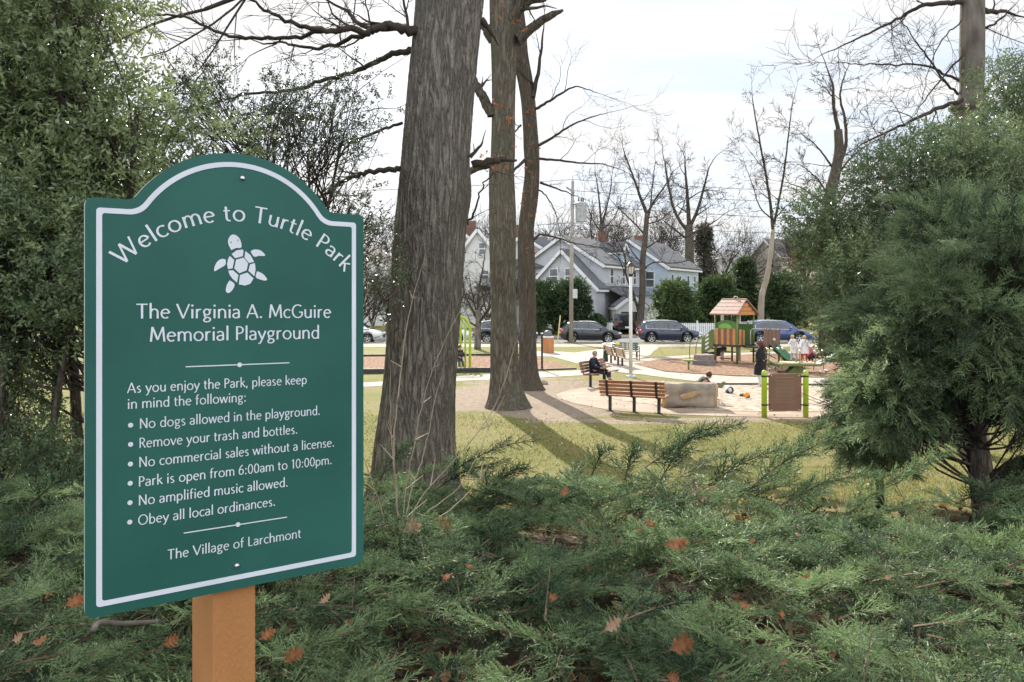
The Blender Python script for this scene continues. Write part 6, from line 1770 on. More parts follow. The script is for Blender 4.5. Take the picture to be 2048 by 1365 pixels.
for s in (-1, 1):
    b = MB()
    n = 26; rg = np.random.default_rng(15 + s)
    V = []
    for k, (rr, ox) in enumerate(((1.05, .015), (1.11, .055), (1.02, .105), (.75, .125))):
        for j in range(n):
            a = j / n * 6.2832; c, q_ = math.cos(a), math.sin(a); q = (abs(c) ** 4 + abs(q_) ** 4) ** -.25
            r = .40 * rr * q * (1 + .035 * math.sin(5 * a + k) + rg.normal(0, .012))
            V.append((s * (.66 + ox + .015 * math.sin(3 * a)), r * c * .82, max(-.02, .36 + r * q_ * .86)))
    i, j = np.meshgrid(np.arange(3), np.arange(n), indexing='ij'); a = i * n + j; bb = i * n + (j + 1) % n
    F = np.stack([a, a + n, bb + n, bb], -1).reshape(-1, 4)
    b.add(V, F[:, ::-1] if s > 0 else F); b.F.append((np.array([[3 * n + q for q in range(n)]]), 0)); b.build('ragged_end', M_rocko, t, smooth=True)
b = MB(); V = [(.26 * math.cos(a) * (1 + .15 * math.sin(3 * a)) - .02, -.352 - .012 * math.cos(a * 2), .38 + .11 * math.sin(a) * (1 + .2 * math.sin(2 * a + 1)) + .05 * math.cos(a)) for a in np.arange(24) / 24 * 6.2832]
b.add(V + [(-.02, -.385, .38)], [(q, (q + 1) % 24, 24) for q in range(24)]); b.build('ochre_patch', M_rocko, t, smooth=True)
for (px, py, s, lab) in ((1088, 769, .17, 'grey stone at the foot of the leaning oak'), (1180, 700, .1, None)):
    if not lab: continue
    x, y = G(px, py); b = MB(); b.sphere((0, 0, s * .3), (s, s * .8, s * .6), 9, M=Matrix.Rotation(.3, 3, 'Y')); o = b.build('stone', M_rock, smooth=True, loc=(x, y, 0)); tag(o, lab, 'stone')
# notice board with lime posts
M_lime = pm('lime_paint', (.30, .44, .015), (.36, .50, .03), scale=3, rough=.4, coat=.3)
M_brown = pm('brown_panel', (.165, .085, .055), (.21, .115, .075), scale=3, rough=.5)
yb = 21.05; xl, xr = PX(1528.5, yb), PX(1611.5, yb)
t = thing('notice_board', 'brown notice board held between two lime green posts', 'notice board', ((xl + xr) / 2, yb, 0))
hwid = (xr - xl) / 2
for s in (-1, 1):
    b = MB(); b.tube([(s * hwid, 0, -.05), (s * hwid, 0, 1.16), (s * hwid, 0, 1.20), (s * hwid, 0, 1.235), (s * hwid, 0, 1.255)], [.072, .072, .066, .045, .012], 16); po = b.build('post', M_lime, t, smooth=True)
    for z in (.335, 1.09):
        b = MB(); b.tube([(s * hwid, 0, z - .02), (s * hwid, 0, z + .02)], .079, 16); b.box((s * (hwid - .10), 0, z), (.10, .05, .03)); b.build('clamp', M_black, po)
w2 = hwid - .115
b = MB(); pts = []
for cx_, cz_, a0 in ((-1, -1, 180), (1, -1, 270), (1, 1, 0), (-1, 1, 90)):
    for a in np.linspace(a0, a0 + 90, 5): pts.append((cx_ * (w2 - .05) + .05 * math.cos(R(a)), cz_ * (.49 - .05) + .05 * math.sin(R(a))))
b.prism(pts, (0, .015, .66), (1, 0, 0), (0, 0, 1), (0, -1, 0), .03)
pa_ = b.build('panel', M_brown, t)
b = MB()
for k in range(17): 
    rgk = random.Random(k); ln_ = w2 * rgk.uniform(.62, .78)
    b.box((-.0 + (ln_ - w2 * .78) / 2, -.0175, .98 - k * .036), (ln_ * 2 * .78, .003, .011))
b.box((0, -.0175, 1.06), (w2 * 1.2, .003, .02))
pl_ = b.build('text_lines', pm('panel_text', (.26, .17, .12), (.29, .19, .14), scale=9, rough=.6), pa_)
for sx in (-1, 1):
    for z in (.20, 1.10):
        b = MB(); b.sphere((sx * (w2 - .07), -.018, z), (.018, .008, .018), 8); b.build('bolt', M_steel, pa_, smooth=True)
# ------------------------------------------------------------------ playground
M_pgreen = pm('play_green', (.075, .165, .045), (.10, .205, .06), scale=4, rough=.5)
M_dgreen = pm('olive_green', (.10, .14, .035), (.14, .18, .05), scale=4, rough=.5)
M_lgreen = pm('leaf_green', (.17, .36, .06), (.22, .42, .09), scale=4, rough=.5)
M_orange = pm('play_orange', (.46, .19, .06), (.54, .245, .085), scale=6, rough=.6)
M_pbrown = pm('play_brown', (.155, .085, .060), (.20, .115, .08), scale=6, rough=.6)
M_terra = pm('terracotta', (.235, .135, .098), (.31, .185, .135), scale=5, rough=.6)
M_deck = pm('deck_black', (.022, .022, .022), (.05, .05, .05), scale=20, rough=.6)
M_grey = pm('play_grey', (.46, .45, .43), (.55, .54, .52), scale=4, rough=.5)
M_stump = pm('stump_grey', (.13, .12, .115), (.21, .195, .185), scale=5, rough=.8, bump=.4)
M_tan = pm('play_tan', (.55, .43, .27), (.64, .52, .35), scale=5, rough=.6)
ty = 39.2; tx_ = PX(1469, ty)
tw = thing('climbing_tower', 'green climbing tower with a terracotta house roof and striped orange and brown panels', 'playset', (tx_, ty, 0), R(-50.6))
pxs = [(-.62, -.68), (.62, -.68), (.62, .68), (-.62, .68)]
for x, y in pxs:
    b = MB(); b.tube([(x, y, -.05), (x, y, 2.45)], .052, 10); b.build('post', M_dgreen, tw, smooth=True)
# roof: stepped courses on both slopes, gable boards at the ends
b = MB()
for s in (-1, 1):
    for k in range(4):
        f0, f1 = k / 4, (k + 1) / 4
        A = np.array([0, s * .86 * (1 - f0) + s * .05, 2.36 + .70 * f0]); B = np.array([0, s * .86 * (1 - f1), 2.36 + .70 * f1 + .03])
        hl = .80 - .03 * k
        b.add([A + (-hl, 0, 0), A + (hl, 0, 0), B + (hl, 0, 0), B + (-hl, 0, 0), A + (-hl, 0, .07), A + (hl, 0, .07), B + (hl, 0, .07), B + (-hl, 0, .07)],
              [(0, 1, 2, 3), (7, 6, 5, 4), (0, 4, 5, 1), (1, 5, 6, 2), (2, 6, 7, 3), (3, 7, 4, 0)])
b.box((0, 0, 3.10), (1.40, .12, .07))
rf = b.build('roof', M_terra, tw)
for s in (-1, 1):
    b = MB()
    for k in range(3): b.prism([(-.74 + .22 * k, 2.36 + .2 * k), (.74 - .22 * k, 2.36 + .2 * k), (.60 - .22 * k, 2.54 + .2 * k), (-.60 + .22 * k, 2.54 + .2 * k)], (s * (.66 - .02 * k), 0, 0), (0, 1, 0), (0, 0, 1), (s, 0, 0), .03)
    b.build('gable_board', M_orange, rf)
b = MB(); b.tube(catmull([(-.05, 0, 3.13), (.0, 0, 3.24), (.12, 0, 3.26), (.2, 0, 3.18)], 4), .02, 6); b.build('finial', M_grey, rf, smooth=True)
def striped(parent, x0, x1, y, z0, z1, ax='x', n=7, cols=(None, None)):
    o = None
    for c in (0, 1):
        b = MB(); w = (x1 - x0) / n
        for k in range(n):
            if k % 2 != c: continue
            xc = x0 + w * (k + .5); hgt = z1 - z0 - .02 * ((k * 7) % 3)
            b.box((xc, y, z0 + hgt / 2) if ax == 'x' else (y, xc, z0 + hgt / 2), (w * .96, .05, hgt) if ax == 'x' else (.05, w * .96, hgt))
        q = b.build('striped_panel' if c == 0 else 'brown_boards', (M_orange, M_pbrown)[c] if cols[0] is None else cols[c], parent if c == 0 else o); o = q if c == 0 else o
    return o
b = MB(); b.box((0, 0, .88), (1.42, 1.52, .09)); b.build('deck', M_deck, tw)
sp_ = striped(tw, -.58, .58, -.74, .93, 1.72)
b = MB(); pts = [(-.60, .93), (.60, .93), (.60, 1.86)] + [(.60 * math.cos(R(a)), 1.86 + .26 * math.sin(R(a))) for a in np.linspace(0, 180, 14)][1:]
b.prism(pts, (0, -.66, 0), (1, 0, 0), (0, 0, 1), (0, 1, 0), .04); b.build('arched_panel', M_pgreen, tw)
b = MB(); b.prism([(.40 * math.cos(R(a)) - .05, 1.70 + .26 * math.sin(R(a))) for a in np.linspace(0, 180, 12)], (0, -.69, 0), (1, 0, 0), (0, 0, 1), (0, 1, 0), .025); b.build('sun_motif', M_lgreen, tw)
striped(tw, -.62, -.20, .70, .93, 1.68, 'y', 3)
b = MB(); b.box((0, .70, 1.42), (1.16, .05, .98)); b.build('green_panel', M_pgreen, tw)
b = MB(); b.tube([(.70, -.65, 2.02), (.70, .65, 2.02)], .022, 6); b.build('crossbar', M_grey, tw, smooth=True)
# lower deck and its panels on the right
for x, y in ((1.75, -.1), (1.75, 1.1), (.95, 1.25)):
    b = MB(); b.tube([(x, y, -.05), (x, y, 1.72)], .048, 10); b.build('post', M_pbrown, tw, smooth=True)
b = MB(); b.box((1.22, .35, .84), (1.06, 1.3, .08)); b.build('deck', M_deck, tw)
striped(tw, -.12, 1.10, 1.79, .80, 1.66, 'y', 8, (M_pbrown, pm('play_brown_dark', (.125, .068, .048), (.16, .09, .065), scale=6, rough=.6)))
striped(tw, .95, 1.75, 1.17, .80, 1.66, 'x', 5)
b = MB(); b.tube([(1.02, -.16, .95), (1.02, -.16, 1.62), (1.1, -.1, 1.72), (1.7, -.1, 1.72)], .024, 6); b.build('grab_bar', M_grey, tw, smooth=True)
b = MB(); b.box((1.25, .15, .62), (.6, .5, .05)); b.box((1.3, .2, .30), (.10, .10, .6)); b.build('step_platform', M_deck, tw)
b = MB(); b.lathe([(.001, .09), (.06, .08), (.09, 0)], 10, (1.84, .5, 1.20), Matrix.Rotation(R(90), 3, 'Y')); b.build('spinner', M_grey, tw, smooth=True)
# stair on the left with perforated side panels
b = MB()
for k in range(3): b.box((-.85 - .26 * k, -.15 - .12 * k, .70 - .22 * k), (.34, .95, .07)); b.box((-.72 - .26 * k, -.15 - .12 * k, .60 - .22 * k), (.05, .95, .20))
b.build('stair', M_deck, tw)
for s, mt in ((-1, M_dgreen), (1, M_pbrown)):
    pn = MB()
    x0, y0 = -1.30, -.22 + s * .52
    pn.prism([(-.10, .35), (.62, .80), (.62, 1.62), (.52, 1.66), (-.02, 1.25), (-.10, 1.15)], (x0, y0, 0), (1, 0, 0), (0, 0, 1), (0, 1, 0), .04)
    q = pn.build('side_panel', mt, tw)
    b = MB()
    for k in range(4): b.prism([(0, .62 + k * .20), (.20, .74 + k * .20), (.20, .84 + k * .20), (0, .72 + k * .20)], (x0 + .12, y0 - .012, 0), (1, 0, 0), (0, 0, 1), (0, 1, 0), .064)
    b.build('slot_highlights', M_trim, q)  # white bars painting the highlights on the side panels
    b = MB(); b.tube([(x0 - .08, y0, -.05), (x0 - .08, y0, 1.20)], .035, 8); b.build('post', M_dgreen, tw, smooth=True)
# grey tube mast with a bent head
b = MB(); b.tube(catmull([(-1.25, .75, -.05), (-1.25, .75, 1.4), (-1.25, .75, 2.35), (-1.20, .72, 2.62), (-1.02, .62, 2.74), (-.85, .55, 2.72)], 6), .085, 10); b.build('tube_mast', M_grey, tw, smooth=True)
b = MB(); b.tube([(-.80, .52, 2.71), (-.62, .46, 2.66)], .12, 10); b.build('mast_mouth', pm('dark_red', (.15, .03, .03), (.2, .05, .05), scale=6, rough=.5), tw, smooth=True)
b = MB(); b.tube([(-.35, .9, -.05), (-.35, .9, 2.5)], .075, 10); b.build('tube_mast', M_grey, tw, smooth=True)
b = MB(); b.lathe([(.20, -.05), (.26, 0), (.20, .05)], 18, (-.72, .70, 1.55), Matrix.Rotation(R(60), 3, 'X')); b.build('steering_wheel', M_plast, tw, smooth=True)
for (x, y, z, l) in ((-.2, -.3, .55, .9), (-.3, -.25, .22, .7)):
    b = MB(); b.beam((x - l / 2, y, z), (x + l / 2, y, z), .10, .06); b.build('rung', M_pbrown, tw)
# slide leaving the lower deck to the right
b = MB(); S = catmull([(1.75, .5, .80), (1.95, .5, .74), (2.35, .5, .45), (2.7, .5, .16), (3.0, .5, .12)], 5)
V = []
for p in S:
    for (yy, zz_) in ((-.34, .20), (-.30, .20), (-.26, .0), (0, -.03), (.26, 0), (.30, .20), (.34, .20)): V.append(p + (0, yy, zz_))
i, j = np.meshgrid(np.arange(len(S) - 1), np.arange(6), indexing='ij'); a = i * 7 + j
b.add(V, np.stack([a, a + 7, a + 8, a + 1], -1).reshape(-1, 4)); sl = b.build('slide', pm('slide_green', (.035, .13, .065), (.05, .17, .085), scale=3, rough=.35), tw, smooth=True)
sl.modifiers.new('thickness', 'SOLIDIFY').thickness = .03
# stepping stump and arched rails left of the stair
sx, sy = PX(1408, 38.0), 38.0
t = thing('stepping_stump', 'two tiered grey stepping stump in front of the tower stair', 'play stump', (sx, sy, 0))
b = MB(); b.lathe([(.56, 0), (.57, .22), (.55, .24), (.001, .24)], 10); b.build('lower_tier', M_stump, t)
b = MB(); b.lathe([(.48, .24), (.50, .47), (.46, .50), (.001, .50)], 10, (.03, .10, 0)); b.build('upper_tier', pm('stump_brown', (.20, .16, .135), (.28, .23, .2), scale=5, rough=.8), t)
t = thing('grab_rail', 'pair of arched dark handrails beside the stepping stump', 'handrail', (PX(1390, 38.6), 38.6, 0))
for dx_ in (0, .34):
    b = MB(); b.tube(catmull([(-.25 + dx_, dx_ * .5, -.05), (-.25 + dx_, dx_ * .5, .85), (-.12 + dx_, dx_ * .5, 1.15), (.25 + dx_, dx_ * .5, 1.35)], 5), .022, 7); b.build('rail', M_dgreen, t, smooth=True)
b = MB(); b.sphere((.25, 0, 1.36), .06, 8); b.sphere((-.03 + .15, .17, 1.2), .05, 8); b.build('knob', M_trim, t, smooth=True)
t = thing('stepping_pod', 'small lime topped stepping pod on a dark stem left of the stump', 'play pod', (*G(1377, 741), 0))
b = MB(); b.lathe([(.001, .36), (.22, .42), (.26, .47), (.20, .46), (.001, .42)], 12); b.build('dish', M_lgreen, t, smooth=True)
b = MB(); b.tube([(0, 0, -.05), (0, 0, .40)], .035, 8); b.build('stem', M_dgreen, t, smooth=True)
# rocking platform with reed like stalks
ry = 34.0; rx_ = PX(1593, ry)
t = thing('rocking_platform', 'tan rocking platform on a green wedge with leaf wings and ball tipped stalks', 'play platform', (rx_, ry, 0), R(-6))
b = MB(); b.prism([(-.46, 0), (.48, 0), (.12, .34), (-.10, .34)], (0, -.35, 0), (1, 0, 0), (0, 0, 1), (0, 1, 0), .7); b.build('base_wedge', M_dgreen, t)
b = MB(); b.prism([(-.64, -.3), (-.5, -.45), (.6, -.45), (.68, -.3), (.68, .4), (-.64, .4)], (0, 0, .40), (1, 0, 0), (0, 1, 0), (0, 0, 1), .06); b.build('platform', M_tan, t)
b = MB(); b.prism([(-.72, -.5), (.72, -.5), (1.05, -.1), (.74, .45), (-.70, .45), (-1.3, 0)], (0, 0, .31), (1, 0, 0), (0, 1, 0), (0, 0, 1), .085); b.build('green_rim', M_dgreen, t)
def leafp(cx, cy, cz, l, w, tilt, m):
    b = MB(); P = [(l * math.cos(a) * (1 if math.cos(a) > 0 else .7), w * math.sin(a) * (1 - .35 * math.cos(a))) for a in np.arange(18) / 18 * 6.2832]
    c, s = math.cos(tilt), math.sin(tilt)
    b.prism(P, (cx, cy, cz), (c, 0, s), (0, 1, 0), (-s, 0, c), .03); b.build('leaf_wing', m, t)
M_leafg = pm('wing_green', (.05, .20, .10), (.08, .26, .14), scale=3, rough=.4)
leafp(-1.2, -.1, .50, .55, .36, -.55, M_leafg); leafp(1.15, .1, .52, .52, .36, .55, M_leafg); leafp(-1.0, .9, .70, .42, .36, -.5, M_leafg); leafp(1.75, .8, .55, .5, .35, .4, M_leafg)
for (x, y, hx2, hz2, two) in ((-.55, .2, -.62, .95, 1), (-1.1, .3, -1.05, .92, 1), (.68, -.1, .82, .85, 1), (.02, -.48, .02, .88, 0), (.25, .42, .05, .8, 0), (.45, .42, .35, .8, 0), (1.2, .3, 1.15, .85, 0)):
    b = MB(); b.tube(catmull([(x, y, .12), (x + (hx2 - x) * .3, y, .12 + (hz2 - .12) * .5), (hx2, y, hz2)], 5), .018, 6); st = b.build('stalk', M_dgreen, t, smooth=True)
    for d in ((-.09, .09) if two else (0,)):
        b = MB(); b.sphere((hx2 + d, y, hz2 + .06), .062, 10); b.build('ball', M_steel, st, smooth=True)
for k, (px, py) in enumerate(((1539, 742), (1550, 740), (1640, 748), (1652, 746))):
    o = thing('ground_ball', 'steel ball on a short stem by the rocking platform', 'play knob', (*G(px, py + 4), 0), group='steel balls in the wood chips')
    b = MB(); b.tube([(0, 0, 0), (0, 0, .14)], .02, 6); b.build('stem', M_dgreen, o); b = MB(); b.sphere((0, 0, .17), .07, 10); b.build('ball', M_steel, o, smooth=True)
# lime swing frame behind the oaks
gx, gy = G(940, 739)
sw = thing('swing_frame', 'lime green tubular arch swing frame between the two oak trunks', 'swing set', (gx, gy, 0), R(0))
for k in range(4):
    xo, yo = -k * .235, k * .40
    b = MB(); b.tube(catmull([(xo, yo, -.05), (xo, yo, 1.4), (xo - .01, yo, 1.9), (xo - .18, yo, 2.22), (xo - .48, yo, 2.34), (xo - 1.3, yo, 2.36), (xo - 2.5, yo, 2.36)], 6), .062 if k == 0 else .05, 10); b.build('arch', M_lime, sw, smooth=True)
b = MB(); b.box((-.42, .1, 2.34), (.22, .1, .12)); b.build('hanger', M_black, sw)
for dx_ in (-.62, -.28):
    b = MB(); b.tube([(dx_, .15, 2.3), (dx_ - .0, -.15, .78)], .012, 5); b.build('chain', M_steel, sw)
b = MB(); b.lathe([(.12, 0), (.19, .06), (.20, .24), (.16, .30)], 12, (-.45, -.18, .50)); b.build('bucket_seat', M_plast, sw, smooth=True)
# sand toys
x, y = G(1493, 797)
t = thing('toy_digger', 'orange toy digger lying in the sand pit', 'toy', (x, y, .02), .5); t.scale = (.72,) * 3
b = MB(); b.box((0, 0, .09), (.26, .15, .10)); b.box((.04, 0, .17), (.10, .13, .10)); b.beam((-.10, 0, .12), (-.26, 0, .20), .05, .05); b.build('body', pm('toy_orange', (.75, .27, .02), (.8, .33, .04), scale=9, rough=.45), t)
b = MB(); b.box((-.30, 0, .12), (.06, .16, .10)); b.lathe([(.001, .08), (.055, .08), (.06, 0), (.055, -.08)], 12, (.08, 0, .05), Matrix.Rotation(R(90), 3, 'X')); b.build('bucket_and_wheels', M_plast, t)
x, y = G(1459, 788)
t = thing('sand_bucket', 'black and white bucket tipped over in the sand', 'bucket', (x, y, .09), .4); t.scale = (.72,) * 3
b = MB(); b.lathe([(.001, -.16), (.11, -.16), (.15, .10), (.155, .11)], 16, (0, 0, .03), Matrix.Rotation(R(75), 3, 'X')); b.build('pail', M_plast, t, smooth=True)
b = MB(); b.lathe([(.12, -.10), (.165, .12), (.15, .16), (.001, .17)], 16, (.03, .14, .05), Matrix.Rotation(R(75), 3, 'X')); b.build('white_sleeve', M_trim, t, smooth=True)
x, y = G(1440, 777)
t = thing('toy_shovel', 'olive green plastic scoop leaning in the sand beside the bucket', 'toy', (x, y, .02), -.3)
b = MB(); b.prism([(-.14, 0), (-.05, -.05), (.10, .02), (.20, .16), (.10, .20), (-.02, .12)], (0, 0, 0), (1, 0, .1), (0, .3, 1), (0, 1, -.1), .09); b.build('scoop', pm('toy_olive', (.09, .11, .035), (.13, .15, .05), scale=9, rough=.5), t)
b = MB(); b.beam((-.10, .05, .02), (-.34, .05, -.02), .04, .03); b.build('handle', M_plast, t)

# ------------------------------------------------------------------ people
M_skin = pm('skin', (.50, .27, .185), (.56, .32, .23), scale=12, rough=.55, spec=.3)
def skin(name, P, Ed, r, mat, parent, root=0, sub=1):
    me = bpy.data.meshes.new(name); me.from_pydata([tuple(p) for p in P], Ed, [])
    o = bpy.data.objects.new(name, me); COL.objects.link(o); o.parent = parent
    me.materials.append(mat)
    md = o.modifiers.new('skin', 'SKIN'); md.use_smooth_shade = True
    if not me.skin_vertices: return o
    for i, q in enumerate(r): me.skin_vertices[0].data[i].radius = (q, q) if np.isscalar(q) else q
    me.skin_vertices[0].data[root].use_root = True
    s = o.modifiers.new('smooth', 'SUBSURF'); s.levels = s.render_levels = sub
    return o
def person(label, loc, rz, J, S, jacket, trousers, shoes, hair, coat=0.0, hairlen=0.0, cap=None, group=None):
    """J: joints in metres for an adult, scaled by S; forward is +y"""
    t = thing('person', label, 'person', loc, rz, group)
    j = {k: np.array(v, float) * S for k, v in J.items()}
    P, Ed, r, ix = [], [], [], {}
    def add(k, rad, prev=None, p=None):
        ix[k] = len(P); P.append(j[k] if p is None else p); r.append(rad * S if np.isscalar(rad) else (rad[0] * S, rad[1] * S))
        if prev: Ed.append((ix[prev], ix[k]))
    add('pelvis', (.14, .10)); add('waist', (.125, .09), 'pelvis'); add('chest', (.145, .10), 'waist'); add('neckb', .07, 'chest')
    fw = norm(j['face'] - j['head']); up = j['top'] - j['head']; up = norm(up - fw * (up @ fw))
    add('neck', .052, 'neckb', j['neckb'] * .45 + (j['head'] - up * .09 * S) * .55)
    add('jaw', .062, 'neck', j['head'] - up * .055 * S + fw * .018 * S); add('head', (.078, .092), 'jaw'); add('top', (.062, .075), 'head', j['head'] + up * .075 * S - fw * .01 * S)
    add('nose', .012, 'head', j['head'] + fw * .105 * S - up * .012 * S)
    for s in 'LR':
        add('sh' + s, .058, 'chest'); add('el' + s, .043, 'sh' + s); add('wr' + s, .028, 'el' + s)
        d = norm(j['wr' + s] - j['el' + s]); sd = norm(np.cross(d, (0, 0, 1) if abs(d[2]) < .9 else (0, 1, 0)))
        add('pa' + s, (.036, .016), 'wr' + s, j['wr' + s] + d * .075 * S)
        nn = np.cross(sd, d)
        for q in range(4):
            b0 = j['wr' + s] + (d * .10 + sd * (q - 1.5) * .021) * S
            add('f%d' % q + s, .0095, 'pa' + s, b0); add('g%d' % q + s, .008, 'f%d' % q + s, b0 + (d * (.035, .042, .040, .030)[q] - nn * .012) * S); add('h%d' % q + s, .007, 'g%d' % q + s, b0 + (d * (.060, .072, .068, .05)[q] - nn * .034) * S)
        th = j['wr' + s] + (d * .045 + sd * -.038) * S
        add('t0' + s, .011, 'pa' + s, th); add('t1' + s, .009, 't0' + s, th + (d * .035 - sd * .018 - nn * .012) * S)
        add('hi' + s, .085, 'pelvis'); add('kn' + s, .058, 'hi' + s); add('an' + s, .036, 'kn' + s); add('to' + s, (.035, .028), 'an' + s)
    skin('body', P, Ed, r, M_skin, t)
    eyes = MB()
    sdv = norm(np.cross(fw, up))
    for s in (-1, 1): eyes.sphere(j['head'] + (fw * .084 + sdv * s * .032 + up * .008) * S, .011 * S, 8)
    eyes.build('eyes', M_black, t, smooth=True)
    m = MB(); m.sphere(j['head'] + (fw * .080 - up * .058) * S, np.array([.022, .012, .007]) * S, 8); m.build('mouth', pm('lips', (.35, .13, .11), (.4, .16, .14), scale=9, rough=.5), t, smooth=True)
    # jacket
    P, Ed, r, ix = [], [], [], {}
    add('pelvis', (.175, .135)); add('waist', (.165, .125), 'pelvis'); add('chest', (.175, .13), 'waist'); add('neckb', .085, 'chest')
    for s in 'LR': add('sh' + s, .085, 'chest'); add('el' + s, .072, 'sh' + s); add('wr' + s, .055, 'el' + s)
    skin('jacket', P, Ed, r, jacket, t)
    if coat:
        # open skirted coat: elliptical rings from the hem to the collar
        c_ = MB(); n_ = 28; an = np.arange(n_) / n_ * 6.2832; rings = []
        for q, (k0, k1, f, rx_, ry_) in enumerate((('pelvis', 'waist', coat, .27, .21), ('pelvis', 'waist', coat * .5, .265, .205), ('pelvis', 'waist', 0, .25, .19), ('waist', 'chest', 0, .225, .165), ('waist', 'chest', .6, .235, .17), ('chest', 'neckb', .2, .235, .155), ('chest', 'neckb', .75, .15, .12), ('chest', 'neckb', 1.15, .085, .085))):
            p = j[k0] + (j[k1] - j[k0]) * f if f >= 0 or k0 != 'pelvis' else j['pelvis'] + np.array([0, .02, f]) * S
            wv = 1 + .035 * np.sin(5 * an + q) + .02 * np.sin(9 * an)
            rings.append(np.c_[p[0] + rx_ * S * wv * np.cos(an), p[1] + ry_ * S * wv * np.sin(an), np.full(n_, p[2])])
        i_, j_ = np.meshgrid(np.arange(len(rings) - 1), np.arange(n_), indexing='ij'); a_ = i_ * n_ + j_; b_ = i_ * n_ + (j_ + 1) % n_
        c_.add(np.concatenate(rings), np.stack([a_, b_, b_ + n_, a_ + n_], -1).reshape(-1, 4))
        c_.build('coat', jacket, t, smooth=True)
    P, Ed, r, ix = [], [], [], {}
    add('pelvis', (.155, .12))
    for s in 'LR': add('hi' + s, .098, 'pelvis'); add('kn' + s, .072, 'hi' + s); add('an' + s, .055, 'kn' + s)
    skin('trousers', P, Ed, r, trousers, t)
    for s in 'LR':
        d = j['to' + s] - j['an' + s]
        skin('shoe', [j['an' + s] - (0, 0, .02 * S), j['an' + s] + d * .45 - (0, 0, .022 * S), j['to' + s] - (0, 0, .012 * S)], [(0, 1), (1, 2)], [(.05 * S, .05 * S), (.052 * S, .042 * S), (.046 * S, .034 * S)], shoes, t)
    # hair: back and top of the skull
    h = MB(); c = j['head'] - fw * .022 * S + up * .028 * S
    rot = Matrix(((sdv[0], fw[0], up[0]), (sdv[1], fw[1], up[1]), (sdv[2], fw[2], up[2])))
    h.sphere(c, np.array([.092, .098, .100]) * S, 16, M=rot)
    if hairlen:
        h.tube([c - fw * .05 * S, c - fw * .07 * S - up * hairlen * .5 * S, c - fw * .05 * S - up * hairlen * S], np.array([.085, .078, .04]) * S, 12)
        for s in (-1, 1): h.tube([c + sdv * s * .07 * S, c + (sdv * s * .085 - up * hairlen * .5 + fw * .02) * S, c + (sdv * s * .075 - up * hairlen) * S], np.array([.035, .034, .015]) * S, 8)
    h.build('hair', hair, t, smooth=True)
    if cap:
        h = MB(); h.sphere(c + up * .025 * S, np.array([.102, .108, .085]) * S, 16, M=rot); h.sphere(c + (fw * .11 + up * .02) * S, np.array([.07, .06, .012]) * S, 12, M=rot); h.build('cap', cap, t, smooth=True)
    return t
STAND = dict(pelvis=(0, 0, .92), waist=(0, .01, 1.06), chest=(0, .01, 1.25), neckb=(0, 0, 1.40), head=(0, .035, 1.545), face=(0, .135, 1.50), top=(0, .02, 1.64),
             shL=(-.17, 0, 1.34), elL=(-.24, -.04, 1.08), wrL=(-.19, .10, .90), shR=(.17, 0, 1.34), elR=(.24, -.04, 1.08), wrR=(.19, .10, .90),
             hiL=(-.09, 0, .90), knL=(-.10, .02, .49), anL=(-.10, -.02, .08), toL=(-.11, .15, .035), hiR=(.09, 0, .90), knR=(.10, .02, .49), anR=(.10, -.02, .08), toR=(.12, .15, .035))
cl = lambda n, c, r=.85: pm(n, c, tuple(min(1, q * 1.35 + .004) for q in c), scale=9, rough=r, bump=.2, spec=.2)
wy = 28.3
person('woman in a long black coat and light trousers looking down at the sand pit', (PX(1521, wy), wy, 0), R(62), STAND, .985, cl('black_coat', (.012, .012, .014)), cl('light_trousers', (.48, .48, .48)), cl('white_shoes', (.6, .58, .55)), cl('auburn_hair', (.075, .030, .018), .6), coat=-.46, hairlen=.22, cap=cl('plum_cap', (.085, .05, .065)))
SIT = dict(pelvis=(0, -.06, .56), waist=(0, -.10, .70), chest=(0, -.08, .92), neckb=(0, -.05, 1.06), head=(0, .01, 1.20), face=(0, .11, 1.165), top=(0, 0, 1.30),
           shL=(-.17, -.06, 1.0), elL=(-.25, .06, .76), wrL=(-.12, .28, .70), shR=(.17, -.06, 1.0), elR=(.25, .06, .76), wrR=(.12, .28, .70),
           hiL=(-.09, -.01, .56), knL=(-.08, .40, .63), anL=(.08, .60, .33), toL=(.12, .74, .30), hiR=(.10, -.01, .55), knR=(.11, .42, .53), anR=(.11, .44, .08), toR=(.12, .62, .035))
mp_ = person('man in a dark navy jacket and trousers sitting cross legged on the brown bench', (2.97, 28.70, 0), R(-29 - 90), SIT, .96, cl('navy_jacket', (.016, .019, .030)), cl('navy_trousers', (.014, .016, .024)), cl('black_shoes', (.015, .015, .015), .5), cl('grey_hair', (.20, .19, .18), .7))
b = MB(); V = [(x, y, .035 * math.sin(x * 9) - .02 * abs(x)) for y in (0, .30) for x in np.linspace(-.2, .2, 7)]
b.add(V, np.array([[k, k + 1, k + 8, k + 7] for k in range(6)])); o = b.build('newspaper', pm('paper', (.72, .72, .72), (.6, .6, .6), scale=30, rough=.8)); 
o.location = (2.97 + .875 * .33, 28.70 - .484 * .33, .695); o.rotation_euler = (R(12), 0, R(-119)); tag(o, 'white paper held open in the lap of the seated man', 'newspaper')
o.modifiers.new('thickness', 'SOLIDIFY').thickness = .004
LEAN = dict(STAND, chest=(0, .10, 1.22), neckb=(0, .16, 1.36), head=(0, .22, 1.50), face=(0, .31, 1.44), top=(0, .19, 1.60), shL=(-.17, .12, 1.30), elL=(-.26, .20, 1.06), wrL=(-.24, .34, .88), shR=(.17, .12, 1.30), elR=(.26, .20, 1.06), wrR=(.24, .34, .88), knL=(-.13, .06, .49), anL=(-.16, -.04, .08), toL=(-.17, .13, .035), knR=(.13, .10, .49), anR=(.15, .12, .08), toR=(.16, .28, .035))
